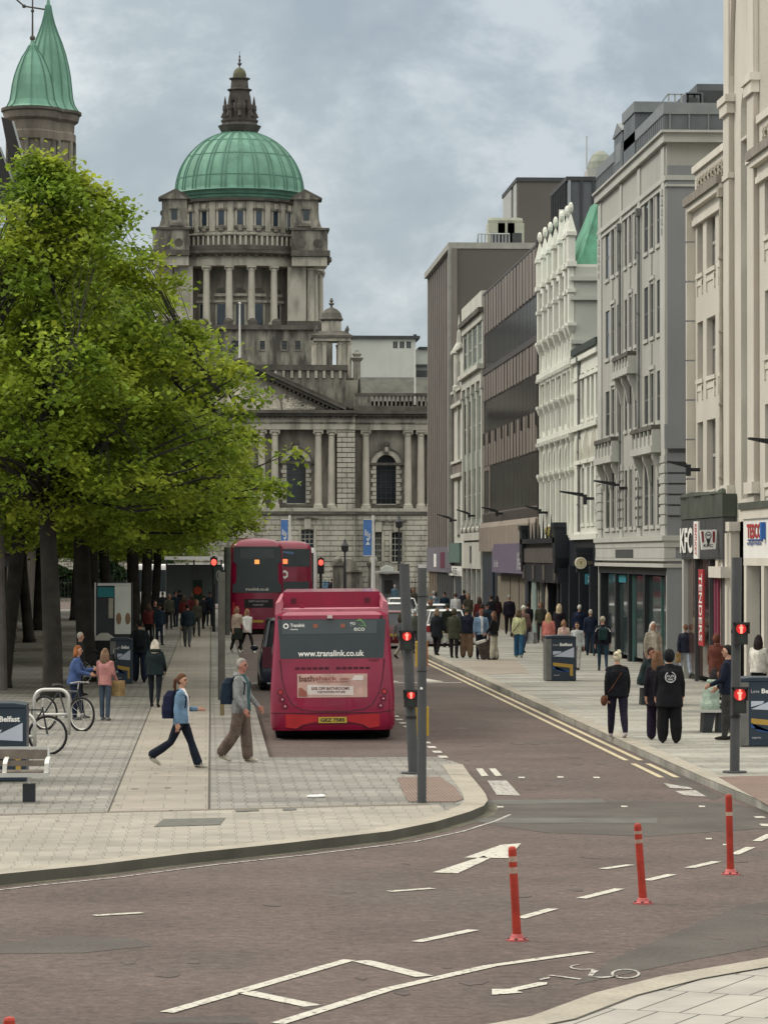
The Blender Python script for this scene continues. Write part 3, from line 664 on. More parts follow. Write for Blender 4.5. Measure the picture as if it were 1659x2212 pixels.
for sx in (-1, 1):
    for sy in (-1, 1):
        b = MB(); b.cbox(CX+sx*5.5, YD+sy*6.1, zf, 1.8, 2.2, zt-zf, 0); b.cbox(CX+sx*6.75, YD+sy*5.5, zf, .7, 1.8, zt-zf, 0)
        b.lathe([(.36, zf+.3), (.33, zt-.4), (.48, zt-.1)], CX+sx*6.85, YD+sy*6.95, 14, 0)
        b.cbox(CX+sx*6.1, YD+sy*6.3, zf-.003, 3.2, 2.9, .5, 1); hallpart('corner_pier', b, [M_st, M_soot])
# doors and niches in the peristyle wall
def radtf(an, r): return lambda u, v, w: (CX+(r+w)*math.sin(an)+u*math.cos(an), YD-(r+w)*math.cos(an)+u*math.sin(an), v)
for q in range(4):
    for a in (-32, -16, 0, 16, 32):
        tfq = radtf(R(q*90+a), 6.5); b = MB(tfq); zd0, zd1 = z2(2130), z2(1960)
        b.box(-.62, .62, zd0-.2, zd1+.15, -.2, .1, 0); b.box(-.8, .8, zd1+.15, zd1+.38, -.2, .3, 0)
        zn = z2(1880); n = 10
        b.prism([(.55*math.cos(math.pi*i/n), zn+.55*math.sin(math.pi*i/n)) for i in range(n+1)], -.2, .12, 2, 1)
        b.box(-.7, .7, zn-.3, zn-.02, -.2, .2, 0)
        w_ = hallpart('window', b, [M_st, M_soot]); b = MB(tfq); b.box(-.4, .4, zd0-.2, zd1, 0, .13); part('pane', b, M_glb if a else M_gl, w_)
# entablature ring and block storey
b = MB()
E = 690*u_
b.lathe([(6.4, zt), (8.3, zt), (8.45, zt+.02), (8.5, zt+.5), (8.4, z2(1622)), (8.6, z2(1620))], CX, YD, 64, 0)
b.lathe([(8.6, z2(1620)), (E-.2, z2(1612)), (E, z2(1600)), (E, z2(1578)), (7.2, z2(1570))], CX, YD, 64, 1)
for i in range(72):
    a = R(i*5); u, v = CX+(E-.35)*math.sin(a), YD-(E-.35)*math.cos(a); b.cbox(u, v, z2(1622)-.02, .25, .25, .26, 1)
for sx in (-1, 1):
    for sy in (-1, 1): b.cbox(CX+sx*6.7, YD+sy*6.7, zt-.003, 3.4, 3.4, z2(1622)-zt-.01, 0); b.cbox(CX+sx*6.8, YD+sy*6.8, z2(1620), 3.75, 3.75, z2(1578)-z2(1620), 1)
hallpart('entablature', b, [M_st, M_soot])
b = MB()
b.lathe([(8.35, z2(1570)), (8.35, z2(1540)), (8.2, z2(1535))], CX, YD, 64, 1); b.lathe([(8.0, z2(1570)), (8.0, z2(1470)), (8.25, z2(1468)), (8.25, z2(1458)), (5.9, z2(1457))], CX, YD, 64, 0)
for i in range(96):
    a = R(i*3.75); u, v = CX+8.12*math.sin(a), YD-8.12*math.cos(a); b.cbox(u, v, z2(1535), .2, .2, z2(1470)-z2(1535), 2)
hallpart('drum_balustrade', b, [M_st2, M_soot, M_st])
for sx in (-1, 1):
    for sy in (-1, 1):
        b = MB(); o_ = MB()
        cx_, cy_ = CX+sx*6.7, YD+sy*6.7; b.cbox(cx_, cy_, z2(1578), 3.5, 3.5, z2(1430)-z2(1578), 0); b.cbox(cx_, cy_, z2(1430), 3.85, 3.85, .22, 1)
        for (dx) in (-.75, .75):
            for (mx_, my_) in ((dx, sy*2.0), (None, None)):
                if mx_ is None: continue
                n = 14; o_.prism([(cx_+mx_+.42*math.cos(2*math.pi*i/n), z2(1525)+.42*math.sin(2*math.pi*i/n)) for i in range(n)], cy_+sy*1.75-.03, cy_+sy*1.75+.03, 1, 0)
            n = 14; o_.prism([(cy_+dx+.42*math.cos(2*math.pi*i/n), z2(1525)+.42*math.sin(2*math.pi*i/n)) for i in range(n)], cx_+sx*1.75-.03, cx_+sx*1.75+.03, 0, 0)
        cb_ = hallpart('corner_block', b, [M_st2, M_soot]); part('oculus', o_, M_soot, cb_, label='round dark openings')
# upper drum with windows
zu0, zu1 = z2(1457), z2(1200); rU = 440*u_
b = MB(); b.lathe([(rU, zu0), (rU, zu1)], CX, YD, 60, 0); b.lathe([(rU+.15, zu0), (rU+.15, z2(1425)), (rU, z2(1422))], CX, YD, 60, 0)
for i in range(20):
    a = R(i*18+9); tfq = radtf(a, rU); b2 = MB(tfq); b2.box(-.32, .32, z2(1420), zu1, -.1, .14, 0); b.add(b2.v, b2.f, 0)
hallpart('upper_drum', b, M_st)
b = MB(); b.lathe([(rU+.1, zu1), (rU+.5, zu1+.08), (rU+.55, zu1+.3), (rU, zu1+.42)], CX, YD, 64); hallpart('drum_cornice', b, M_soot)
for i in range(20):
    tfq = radtf(R(i*18), rU); b = MB(tfq); za, zb = z2(1372), z2(1270)
    b.box(-.5, -.3, za-.1, zb+.1, -.2, .12, 0); b.box(.3, .5, za-.1, zb+.1, -.2, .12, 0); b.box(-.62, .62, zb+.1, zb+.28, -.2, .25, 1); b.box(-.6, .6, za-.35, za-.1, -.2, .28, 1)
    b.box(-.25, .25, zb+.28, zb+.75, -.2, .22, 0); b.ball((0, za-.5, .12), (.35, .25, .2), 8, 1)
    w_ = hallpart('window', b, [M_st, M_st2]); b = MB(tfq); b.box(-.3, .3, za, zb, -.15, .03); part('pane', b, M_glb, w_)
for sx in (-1, 1):
    for sy in (-1, 1):
        b = MB(); cx_, cy_ = CX+sx*6.4, YD+sy*6.4
        prof = [(1.75, z2(1430)+.22), (1.45, z2(1400)), (1.25, z2(1350)), (1.2, z2(1290)), (1.2, zu1)]
        for j in range(len(prof)-1):
            (r0, za), (r1, zb) = prof[j], prof[j+1]; P = [(cx_+a*r0, cy_+c*r0, za) for a, c in ((-1, -1), (1, -1), (1, 1), (-1, 1))]+[(cx_+a*r1, cy_+c*r1, zb) for a, c in ((-1, -1), (1, -1), (1, 1), (-1, 1))]
            b.add(P, [(0, 1, 5, 4), (1, 2, 6, 5), (2, 3, 7, 6), (3, 0, 4, 7)], 0)
        zt_ = zu1
        b.prism([(cx_-1.55, zt_), (cx_+1.55, zt_), (cx_+1.5, zt_+.16), (cx_-.15*sx, zt_+1.0), (cx_-1.5, zt_+.16)], cy_-1.5, cy_+1.5, 1, 1)
        b.prism([(cx_-1.25, zt_-.01), (cx_+1.25, zt_-.01), (cx_-.1*sx, zt_+.72)], cy_-1.52, cy_+1.52, 1, 0)
        b.box(cx_-.28, cx_+.28, cy_-1.27, cy_-1.2, z2(1372), z2(1275), 2); b.box(cx_-.45, cx_+.45, cy_-1.4, cy_-1.2, z2(1275)+.03, z2(1275)+.2, 0)
        b.ball((cx_-.2*sx, cy_-1.6, z2(1425)+.35), (.7, .4, .35), 8, 1)
        hallpart('corner_turret', b, [M_st2, M_soot, M_gl])
# copper dome
zc_, zD1 = z2(1108), z2(645); rD = 480*u_
b = MB(); prof = [(rU+.1, zu1+.42), (rU+.35, z2(1185)), (rD-.3, z2(1140)), (rD-.12, z2(1120)), (rD+.12, z2(1113)), (rD+.12, z2(1106)), (rD, z2(1104))]
for i in range(1, 25):
    t = i/25*math.asin(min(1, (zD1-zc_)/(rD+.05))) if False else R(75.5)*i/24
    prof.append((rD*math.cos(t), z2(1104)+(zD1-z2(1104))*math.sin(t)/math.sin(R(75.5))))
b.lathe(prof, CX, YD, 96, 0)
dome = hallpart('dome', b, M_cop, smooth=True)
b = MB()
for i in range(24):
    for da in (-1.9, 1.9):
        a = R(i*15+da); pts = [(CX+(r+.03)*math.cos(a), YD+(r+.03)*math.sin(a), z) for r, z in prof[6:]]; b.tube(pts, .075, 4, 0)
for j in (4, 11, 17):
    r, z = prof[6+j]; b.lathe([(r+.05, z-.03), (r+.05, z+.05)], CX, YD, 96, 0)
part('dome_seam', b, M_cop2, dome)
b = MB(); b.lathe([(rD+.14, z2(1116)), (rD+.24, z2(1110)), (rD+.14, z2(1102))], CX, YD, 96); b.lathe([(rD-.28, z2(1146)), (rD-.1, z2(1142)), (rD-.25, z2(1136))], CX, YD, 96); part('dome_band', b, M_cop2, dome)
# lantern
LU = lambda x: x*u_
lan = MB()
lan.lathe([(LU(118), z2(652)), (LU(135), z2(640)), (LU(158), z2(600)), (LU(162), z2(592)), (LU(140), z2(588)), (LU(132), z2(575)), (LU(132), z2(560))], CX, YD, 24, 0)
lan.lathe([(LU(138), z2(560)), (LU(140), z2(548)), (LU(120), z2(545)), (.1, z2(545))], CX, YD, 24, 0)
for i in range(16):
    a = R(i*22.5+11); lan.cbox(CX+LU(128)*math.cos(a), YD+LU(128)*math.sin(a), z2(588), .16, .16, z2(548)-z2(588), 0)
for i in range(8):                                     # open arcade of eight piers
    a = R(i*45+22.5); p = (CX+LU(62)*math.cos(a), YD+LU(62)*math.sin(a))
    lan.tube([(p[0], p[1], z2(545)), (p[0], p[1], z2(335))], [LU(24), LU(21)], 4, 0)
lan.lathe([(LU(72), z2(405)), (LU(74), z2(395)), (LU(76), z2(330))], CX, YD, 16, 0); lan.lathe([(LU(78), z2(330)), (LU(94), z2(322)), (LU(92), z2(316)), (LU(68), z2(310)), (LU(62), z2(250)), (LU(80), z2(238)), (LU(78), z2(232)), (LU(50), z2(228))], CX, YD, 16, 0)
lan.lathe([(LU(72), z2(520)), (LU(74), z2(545))], CX, YD, 16, 0)
for i in range(8):
    a = R(i*45+22.5) if False else R(i*45); p = (CX+LU(108)*math.cos(a), YD+LU(108)*math.sin(a))
    if i in (6,): pass
    lan.lathe([(LU(20), z2(545)), (LU(16), z2(480)), (LU(20), z2(470)), (LU(18), z2(440)), (LU(12), z2(432)), (LU(8), z2(400)), (LU(2), z2(368))], *p, 8, 0)
    q = (CX+LU(72)*math.cos(a), YD+LU(72)*math.sin(a)); lan.tube([(*q, z2(455)), (*p, z2(462))], LU(10), 6, 0)
    p2 = (CX+LU(130)*math.cos(a), YD+LU(130)*math.sin(a)); lan.tube([(*p, z2(470)), (*p2, z2(530))], [LU(9), LU(14)], 6, 0)
lt = hallpart('lantern', lan, M_lant)
b = MB(); b.lathe([(LU(50), z2(228)), (LU(50), z2(205)), (LU(42), z2(178)), (LU(28), z2(160)), (LU(8), z2(152))], CX, YD, 16); part('lantern_cap', b, pm('mossy_cap', (.09, .09, .055), var=.3), lt, smooth=True)
b = MB(); b.lathe([(LU(5), z2(155)), (LU(5), z2(140)), (LU(17), z2(125)), (LU(5), z2(112)), (LU(9), z2(95)), (LU(4), z2(80)), (LU(7), z2(68)), (LU(1.5), z2(55)), (LU(1.5), z2(28))], CX, YD, 10); b.box(CX-LU(16), CX+LU(16), YD-.05, YD+.05, z2(124), z2(118)); part('finial', b, M_lant, lt)
# small corner cupolas
def cupola(cx, cy, parent):
    s = 7000/cy; Z = lambda y: zw(638.9+.2888*y, cy); U = lambda x: x*.2888/s
    b = MB(); b.cbox(cx+U(10), cy, Z(850), U(420), U(420), Z(640)-Z(850), 0); b.cbox(cx+U(8), cy, Z(650), U(330), U(330), Z(620)-Z(650), 1)
    for sx in (-1, 1):
        for sy in (-1, 1):
            b.cbox(cx+sx*U(85), cy+sy*U(85), Z(620), U(70), U(70), Z(340)-Z(620), 0)
            for k in ((1, 1), (1, .45), (.45, 1)):
                b.lathe([(U(17), Z(620)), (U(16), Z(400)), (U(15), Z(375)), (U(24), Z(355))], cx+sx*U(128)*k[0], cy+sy*U(128)*k[1], 8, 0)
    b.cbox(cx, cy, Z(342), U(280), U(280), Z(318)-Z(342), 0); b.cbox(cx, cy, Z(318), U(310), U(310), Z(300)-Z(318), 1)
    r0, r1 = U(150), U(90); z0, z1 = Z(300), Z(265)
    b.add([(cx+a*r0, cy+c*r0, z0) for a, c in ((-1, -1), (1, -1), (1, 1), (-1, 1))]+[(cx+a*r1, cy+c*r1, z1) for a, c in ((-1, -1), (1, -1), (1, 1), (-1, 1))], [(0, 1, 5, 4), (1, 2, 6, 5), (2, 3, 7, 6), (3, 0, 4, 7)], 1)
    b.lathe([(U(75), Z(290)), (U(72), Z(185))], cx, cy, 8, 0); b.lathe([(U(80), Z(185)), (U(90), Z(172)), (U(82), Z(162)), (U(70), Z(125)), (U(45), Z(98)), (U(14), Z(84))], cx, cy, 12, 1)
    b.lathe([(U(12), Z(86)), (U(7), Z(70)), (U(24), Z(55)), (U(8), Z(44)), (U(16), Z(33)), (U(3), Z(10))], cx, cy, 8, 1)
    for sx in (-1, 1):
        for sy in (-1, 1): b.lathe([(U(18), Z(300)), (U(8), Z(275)), (U(14), Z(255)), (U(3), Z(225))], cx+sx*U(115), cy+sy*U(115), 8, 1)
    part('cupola', b, [M_st, M_soot], parent)
cxr = xw(716, 301)
cupola(cxr, 301, hall); cupola(2*X0-cxr, 301, hall)
for sgn in (1, -1):
    cx_ = X0+sgn*(xw(771, 299)-X0); Z = lambda y: zw(638.9+.2888*y, 299)
    b = MB(); b.lathe([(.42, zC+.6), (.42, Z(715)), (.36, Z(700)), (.34, Z(490)), (.5, Z(475)), (.62, Z(462)), (.4, Z(452))], cx_, 299, 12); b.lathe([(.3, Z(452)), (.45, Z(430)), (.2, Z(415)), (.12, Z(402))], cx_, 299, 8)
    hallpart('chimney_column', b, M_st2)
b = MB(); X, z = PY(518, 775, HYF-1); b.tube([(X, HYF-.6, z-.2), (X, HYF-.6, PY(518, 655, HYF-1)[1])], [.1, .06], 8); b.ball((X, HYF-.6, PY(518, 654, HYF-1)[1]), .12)
M_wpole = pm('white_pole', (.62, .62, .6), var=.05)
single('flagpole', b, M_wpole, 'bare white flagpole on the peak of the city hall pediment', 'flagpole', 'white flagpoles on the city hall')
b = MB(); X, z = PY(896.5, 850, HYF+2); b.tube([(X, HYF+2, z-1), (X, HYF+2, PY(896, 750, HYF+2)[1])], [.09, .05], 8)
single('flagpole', b, M_wpole, 'bare white flagpole behind the city hall balustrade, beside the brown office tower', 'flagpole', 'white flagpoles on the city hall')
# pale office block far behind the hall
M_wr = pm('white_render', (.50, .52, .49), var=.07, scale=.3, streak=.15, sthr=.55, scol=(.3, .3, .3))
far = thing('office_block', 'plain pale rendered office block rising behind the right end of the city hall', 'building', (PY(826, 800, 395)[0], 395, 0))
b = MB(); Y = 395
x0, x1, x2 = PY(740, 800, Y)[0], PY(898, 800, Y)[0], PY(990, 800, Y)[0]; z1 = PY(800, 731, Y)[1]; z2_ = PY(900, 752, Y)[1]
wl = [(PY(849+i*14.5, 750, Y)[0], PY(859+i*14.5, 750, Y)[0], PY(850, 752, Y)[1], PY(850, 737, Y)[1]) for i in range(3)]
ftf2 = lambda u, v, w: (u, Y-w, v)
b.tf = ftf2; b.wall(x0, x1, 0, z1, wl, .4); b.tf = None
b.box(x0, x1, Y+1, Y+20, 0, z1); b.box(x1, x2, Y+2, Y+20, 0, z2_)
part('wall', b, M_wr, far)
b = MB(); b.box(x0, x1+.5, Y-.4, Y+20.4, z1, z1+.35); b.box(x1+.52, x2+.3, Y+1.6, Y+20.4, z2_, z2_+.3); part('roof', b, M_dkf, far)
b = MB(); b.box(x0+9, x0+9.4, Y+5, Y+5.4, z1+.3, z1+.9); b.box(x0+12, x0+12.6, Y+5, Y+5.4, z1+.3, z1+.7); b.box(x1-.2, x2, Y+1.4, Y+1.9, PY(900, 790, Y)[1], PY(900, 785, Y)[1]); b.box(x1-.2, x2, Y+1.4, Y+1.95, PY(900, 815, Y)[1], PY(900, 798, Y)[1]); part('vent', b, M_dkf, far)
for h in wl: window(far, ftf2, h, -.35, nx=2, ny=1, framem=M_wf, sill=False)
# ---------------------------------------------------------------- buildings along the right of the street
XF = 14.2
def U(x, X=XF): return PX(x, 1200, X)[0]
def Z(x, y, X=XF): return PX(x, y, X)[1]
def ftre(u, v, w): return (XF-(w*.42 if w > 0 else (w*.14 if w > -1 else w)), u, v)
def ftr(u, v, w): return (XF-(w*.42 if w > 0 else (w*.5 if w > -1 else w)), u, v)
def srt(a, c): return (min(a, c), max(a, c))
def body(b, u0, u1, z1, depth, w=0, m=0, back=1.2):
    """solid behind the pierced wall plus closing returns"""
    b.box(u0, u1, 0, z1, -depth, w-back, m) if False else None
    x0, x1 = XF-w+back, XF-w+depth
    q = MB(); q.box(x0, x1, u0, u1, 0, z1, m); q.box(XF-w+.002, x0, u0, u0+.25, 0, z1, m); q.box(XF-w+.002, x0, u1-.25, u1, 0, z1, m); q.box(XF-w+.002, x0, u0+.25, u1-.25, z1-.2, z1, m)
    return q
def merge(b, q):
    i = len(b.v); b.v += q.v; b.f += [[i+k for k in f] for f in q.f]; b.m += q.m
# --- grey rendered building
M_grey = pm('grey_render', (.38, .38, .355), rough=.85, var=.06, scale=.5, streak=.18, scol=(.18, .18, .18), sthr=.56, fine=.04)
M_grey2 = pm('grey_trim', (.44, .445, .42), rough=.8, var=.07, scale=.8, streak=.15, scol=(.2, .2, .18), sthr=.55)
M_gside = pm('grey_render_shade', (.225, .235, .25), rough=.9, var=.06, scale=.35, streak=.15, scol=(.14, .14, .15), sthr=.55)  # same render toned darker, painting the shade of the side wall
M_zinc = pm('zinc_cladding', (.12, .135, .15), rough=.55, var=.15, scale=.8, metal=.3, streak=.3)
M_gsh = pm('sash_grey', (.10, .105, .11), var=.15)
gb = thing('grey_building', 'tall grey rendered building with zinc attic and stone balconies, left of the narrow lane', 'building', (XF, U(1441), 0))
u0, u1 = U(1441), U(1293)
zW = [Z(1397, 1135.5), Z(1397, 1007), Z(1397, 916.5), Z(1397, 811), Z(1397, 733), Z(1397, 619.5), Z(1397, 544.7), Z(1397, 438)]
bays = [[(1308.5, 1316.7), (1322, 1329), (1333, 1338.6)], [(1349.6, 1354.7), (1360.5, 1366.5), (1371.2, 1376)], [(1392, 1400.5), (1405.7, 1414), (1419.5, 1427.6)]]
zc = Z(1430, 317); zc1 = Z(1430, 296); zm = Z(1430, 229); zsh = Z(1434, 1168); zsb = Z(1434, 1226)
holes = []
for by in bays:
    for a, c in by:
        a, c = srt(U(a), U(c))
        for i in range(4): holes.append((a, c, zW[2*i], zW[2*i+1]+(.12 if by[1] == (a, c) else 0)))
b = MB(ftre); b.wall(u0, u1, zsb, zc1, holes, .35); q = body(b, u0, u1, zc1, 14, back=.9)
q.m = [0]*len(q.m); merge(b, q); part('wall', b, M_grey, gb)
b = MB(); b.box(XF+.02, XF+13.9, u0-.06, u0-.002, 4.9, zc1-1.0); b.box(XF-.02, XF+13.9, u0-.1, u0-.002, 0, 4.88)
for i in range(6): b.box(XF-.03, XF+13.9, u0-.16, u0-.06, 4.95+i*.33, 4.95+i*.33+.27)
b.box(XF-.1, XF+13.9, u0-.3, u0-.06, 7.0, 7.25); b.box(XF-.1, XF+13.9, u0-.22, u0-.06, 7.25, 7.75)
part('side_wall', b, M_gside, gb, label='side wall painted darker for shade')
b = MB(ftre)
b.box(u0-.35, u1, zc, zc+.28, -13.9, .35, 0); b.box(u0-.5, u1, zc+.28, zc1+.05, -13.9, .55, 0)
b.box(u0-.1, u1, zc-1.15, zc-1.0, -13.8, .14, 0); b.box(u0-.12, u1, zc-1.35, zc-1.28, -13.8, .1, 0)
b.box(u0-.2, u1, zsh, zsh+.16, -13.8, .45, 0); b.box(u0-.15, u1, zsh-.2, zsh, -13.8, .3, 0); b.box(u0-.15, u1, zsb, zsb+.12, -13.8, .35, 0); b.box(u0-.15, u1, zsb+.2, zsb+.28, -13.8, .3, 0)
part('cornice', b, M_grey2, gb)
for x0_, x1_ in ((1379, 1387), (1341, 1347), (1430, 1440), (1294, 1302)):
    a, c = srt(U(x0_), U(x1_)); b = MB(ftre); b.box(a, c, zsh+.16, zc-1.36, 0, .13); b.box(a+.15, c-.15, zc-1.36, zc-.05, 0, .12)
    v = zW[0]
    while v < zW[1]+.2: b.box(a-.1, c+.1, v, v+.22, .0, .2); v += .32
    for k in range(5): b.ball((0, 0, 0), .01, 4) if False else b.box((a+c)/2-.16+.03*k, (a+c)/2+.16-.03*k, zW[7]-.2-k*.3, zW[7]+.0-k*.3, .13, .24)
    part('pilaster', b, M_grey2, gb)
for i, h in enumerate(holes):
    f = window(gb, ftre, h, -.3, nx=1, ny=2, bar=.07, framem=M_gsh, sill=.42, sm=M_grey2)
b = MB(ftre)
for by in bays:
    a, c = srt(U(by[1][0]), U(by[1][1]))
    for i in (1, 2):
        z = zW[2*i+1]; b.box(a-.15, c+.15, z+.12, z+.24, 0, .12); b.box((a+c)/2-.06, (a+c)/2+.06, z+.245, z+.95, 0, .14)
    for i in range(4): b.box(a-.13, a-.02, zW[2*i], zW[2*i+1]+.12, 0, .08); b.box(c+.02, c+.13, zW[2*i], zW[2*i+1]+.12, 0, .08)
part('window_trim', b, M_grey2, gb)
# zinc attic with standing seams and a dormer
b = MB(ftre); b.box(u0+.15, u1, zc1+.05, zm-.35, -13.5, .12, 0); b.box(u0+.1, u1, zm-.35, zm, -13.6, .2, 1)
u = u0+.3
while u < u1: b.box(u, u+.05, zc1+.06, zm-.36, .12, .17, 1); u += .45
k = XF+.1
while k < XF+13: b.tf = None; b.box(k, k+.04, u0+.1, u0+.15, zc1+.06, zm-.36, 1); k += .6
b.tf = ftre
a, c = srt(U(1334), U(1352)); zt = Z(1342, 265); b.box(a, c, zc1+.06, zt-.4, -2, .25, 0); b.prism([(a-.2, zt-.4), (c+.2, zt-.4), ((a+c)/2, zt)], -2.2, .35, 2, 1)
a2, c2_ = srt(U(1353), U(1378)); b.box(a2, c2_, zc1+.06, zt-.2, -2.5, .2, 0); b.box(a2-.1, c2_+.1, zt-.2, zt+.15, -2.7, .3, 1)
b.box(a+.4, c-.4, zc1+.4, zt-.7, .25, .28, 1)
part('zinc_attic', b, [M_zinc, pm('zinc_light', (.2, .22, .23), rough=.5, metal=.3, var=.1)], gb)
b = MB()
Yr = u0+.8
for x in (1441, 1463): pass
xr = lambda px: XF+(px-1441)/70.0
b.box(xr(1492), xr(1530), Yr, Yr+3, zm, zm+.42, 0); b.box(xr(1518), xr(1640), Yr+.2, Yr+5, zm, zm+.72, 0); b.box(xr(1522), xr(1640), Yr+.1, Yr+.2, zm+.1, zm+.5, 1)
b.box(xr(1497), xr(1515), Yr-.1, Yr, zm+.05, zm+.25, 1)
part('rooftop_plant', b, [M_zinc, M_dkf], gb)
b = MB()
for k in range(6): b.box(xr(1452+k*14), xr(1452+k*14)+.05, Yr, Yr+.05, zm, zm+.36)
b.box(xr(1452), xr(1524), Yr, Yr+.05, zm+.34, zm+.38); b.tube([(xr(1441), Yr+3, zm), (xr(1452), Yr, zm+.36)], .02, 5)
part('railing', b, pm('galvanised', (.35, .37, .38), metal=.6, rough=.4), gb)
# balconies on brackets
def balcony(x0_, x1_, z0, z1, pr=.75):
    a, c = srt(U(x0_), U(x1_)); b = MB(ftr)
    b.box(a, c, z0, z0+.22, 0, pr+.1, 0); b.box(a+.05, c-.05, z1-.14, z1, 0, pr+.06, 1); n = 5
    for i in range(n+1): u = a+.06+(c-a-.3)*i/n; b.box(u, u+.16, z0+.22, z1-.14, pr-.2, pr, 0)
    b.box(a+.06, a+.2, z0+.22, z1-.14, 0, pr-.2, 0); b.box(a+.2, c-.2, z0+.22, z1-.3, pr-.22, pr-.12, 0); b.box(c-.2, c-.06, z0+.22, z1-.14, 0, pr-.2, 0)
    for i in range(3):
        u = a+.25+(c-a-.7)*i/2
        P = [(0, z0), (pr-.05, z0), (pr-.1, z0-.2), (.35, z0-.45), (.2, z0-.85), (0, z0-.9)]
        b.add([(u, p[1], p[0]) for p in P]+[(u+.2, p[1], p[0]) for p in P], [(0, 1, 2, 3, 4, 5), (11, 10, 9, 8, 7, 6)]+[(j, (j+1) % 6, 6+(j+1) % 6, 6+j) for j in range(6)], 0)
    part('balcony', b, [M_grey2, M_soot], gb)
balcony(1384, 1431, Z(1431, 978)+.02, Z(1431, 920)+.05); balcony(1303, 1341, Z(1431, 978)+.02, Z(1431, 920)+.05); balcony(1343, 1378, Z(1372, 808), Z(1372, 760))
# shop front of the grey building
M_sgl = glass('shop_glass', (.035, .055, .055)); M_dark = pm('dark_shop_frame', (.018, .022, .028), rough=.5, var=.2)
M_teal = pm('teal_sign', (.03, .21, .27), rough=.5, var=.05); M_let = pm('white_lettering', (.75, .75, .73), var=.03); M_tealf = pm('green_glass_edge', (.08, .17, .16), rough=.3)
b = MB(ftr); b.box(u0-.12, u1, zsb+.29, zsh-.21, -.5, .26, 0); b.box(*srt(U(1337), U(1375)), Z(1355, 1206), Z(1355, 1187), .26, .3, 1); part('fascia', b, [M_grey2, M_dkf], gb)
sh = [( 1438, 1422), (1420, 1392), (1388, 1360), (1352, 1330), (1326, 1305)]
b = MB(ftr); b.box(u0, u1, 0, zsb, -2.0, -1.6, 0); b.box(u0, u1, zsb-.25, zsb-.002, -1.6, 0, 0)
for x in (1441, 1390, 1356, 1328, 1296): a = U(x); b.box(a-.18 if x != 1441 else a, a+.22, 0, zsb-.26, -1.6, -.02, 0)
sf = part('shop_front', b, M_dark, gb)
for x0_, x1_ in sh:
    a, c = srt(U(x0_), U(x1_)); b = MB(ftr); b.box(a, c, .3, zsb-.3, -.35, -.3, 0); p_ = part('shop_window', b, M_sgl, sf)
b = MB(ftr)
for x in (1437, 1421, 1391, 1360): a = U(x); b.box(a-.04, a+.04, .0, zsb-.3, -.3, -.2, 0)
part('mullion', b, M_tealf, sf)
rr = random.Random(4)
b = MB(ftr)
for i in range(26):
    a = rr.uniform(u0+.5, u1-3); z = rr.uniform(.5, 2.5); b.box(a, a+rr.uniform(.2, .8), z, z+rr.uniform(.1, .5), -1.55+rr.uniform(0, .6), -1.0+rr.uniform(0, .3), rr.randrange(3))
a, c = U(1412), U(1386); b.box(a, c, 2.3, 2.36, -.9, -.6, 0)
part('window_display', b, [M_let, pm('display_grey', (.3, .33, .33)), pm('display_green', (.08, .15, .09))], sf)
b = MB(ftr); a, c = srt(U(1345), U(1318)); b.box(a, c, Z(1330, 1258), Z(1330, 1241), -.28, -.22, 0)
text(b, 'HOME', (0, 0, 0), (0, 0, 0), (0, 0, 0)) if False else None
part('window_sign', b, M_teal, sf)
def ptext(parent, s, u0, u1, z0, z1, w, mat, name='lettering'):
    """lettering on a street-facing wall, read from the road"""
    b = MB(); a, c = srt(u0, u1); text(b, s, (XF-w, c, z0), (0, -(c-a), 0), (0, 0, z1-z0)); return part(name, b, mat, parent)
ptext(sf, 'HOME', U(1341), U(1322), Z(1330, 1257), Z(1330, 1249), -.215, M_let)
# --- cream stone building with burger shop (right foreground)
M_cream = pm('cream_stone', (.54, .515, .46), rough=.85, var=.06, scale=.5, streak=.1, scol=(.3, .27, .22), sthr=.57, fine=.04)
M_cream2 = pm('cream_trim', (.6, .57, .51), rough=.8, var=.06, scale=.9, streak=.2, scol=(.25, .22, .18), sthr=.55)
M_pink = pm('pinkish_shaded_stone', (.44, .40, .355), rough=.85, var=.08, scale=.6)  # darker cream stone: paints shade on pier returns, also on arch and panels
cb = thing('cream_building', 'tall cream stone building with vertical tower window and carved balustrade above the fried chicken shop', 'building', (XF, 70, 0))
ua, ub = U(1573), U(1502); uN = 66.0; zpar = Z(1540, 343); zf = 3.35
# flanking window bays either side of the tower strip
rows = [(Z(1507, 594), Z(1507, 482)), (Z(1507, 821), Z(1507, 697)), (Z(1507, 1062), Z(1507, 913))]
wx = [(1507, 1519), (1527, 1546), (1553.5, 1565.8)]
hl = [(*srt(U(a), U(c)), z0, z1) for a, c in wx for z0, z1 in rows]
def U2(x): return U(x)
sh_ = U(1507)-U(1650)
hr = [(h[0]-sh_-.2, h[1]-sh_-.2, h[2], h[3]) for h in hl]
tw = (U(1622)+.05, U(1600)-.1)
ztop = 23.5
twh = [(tw[0], tw[1], 5.2, 16.6, 1)]
up_, un = U(1573), U(1642)
b = MB(ftr); b.wall(up_, ub, 4.6, zpar, hl, .45); b.wall(un, up_, 4.6, ztop, [(tw[0]-.05, tw[1]+.05, 5.2, Z(1610, 182), .9)], .7, w=-.02); b.wall(uN, un, 4.6, zpar, hr, .45)
b.box(uN, ub, 0, zpar-.1, -14, -1.0, 0); b.box(un, up_, zpar-.1, ztop, -14, -1.2, 0)
b.box(ub-.25, ub, 0, zpar, -1.0, -.003, 0); b.box(uN, uN+.2, 0, zpar, -1, -.003, 0); b.box(un, un+.2, zpar, ztop, -1.2, -.03, 0); b.box(up_-.2, up_, zpar, ztop, -1.2, -.03, 0); b.box(uN, ub, zpar-.1, zpar-.02, -1.0, -.05, 0)
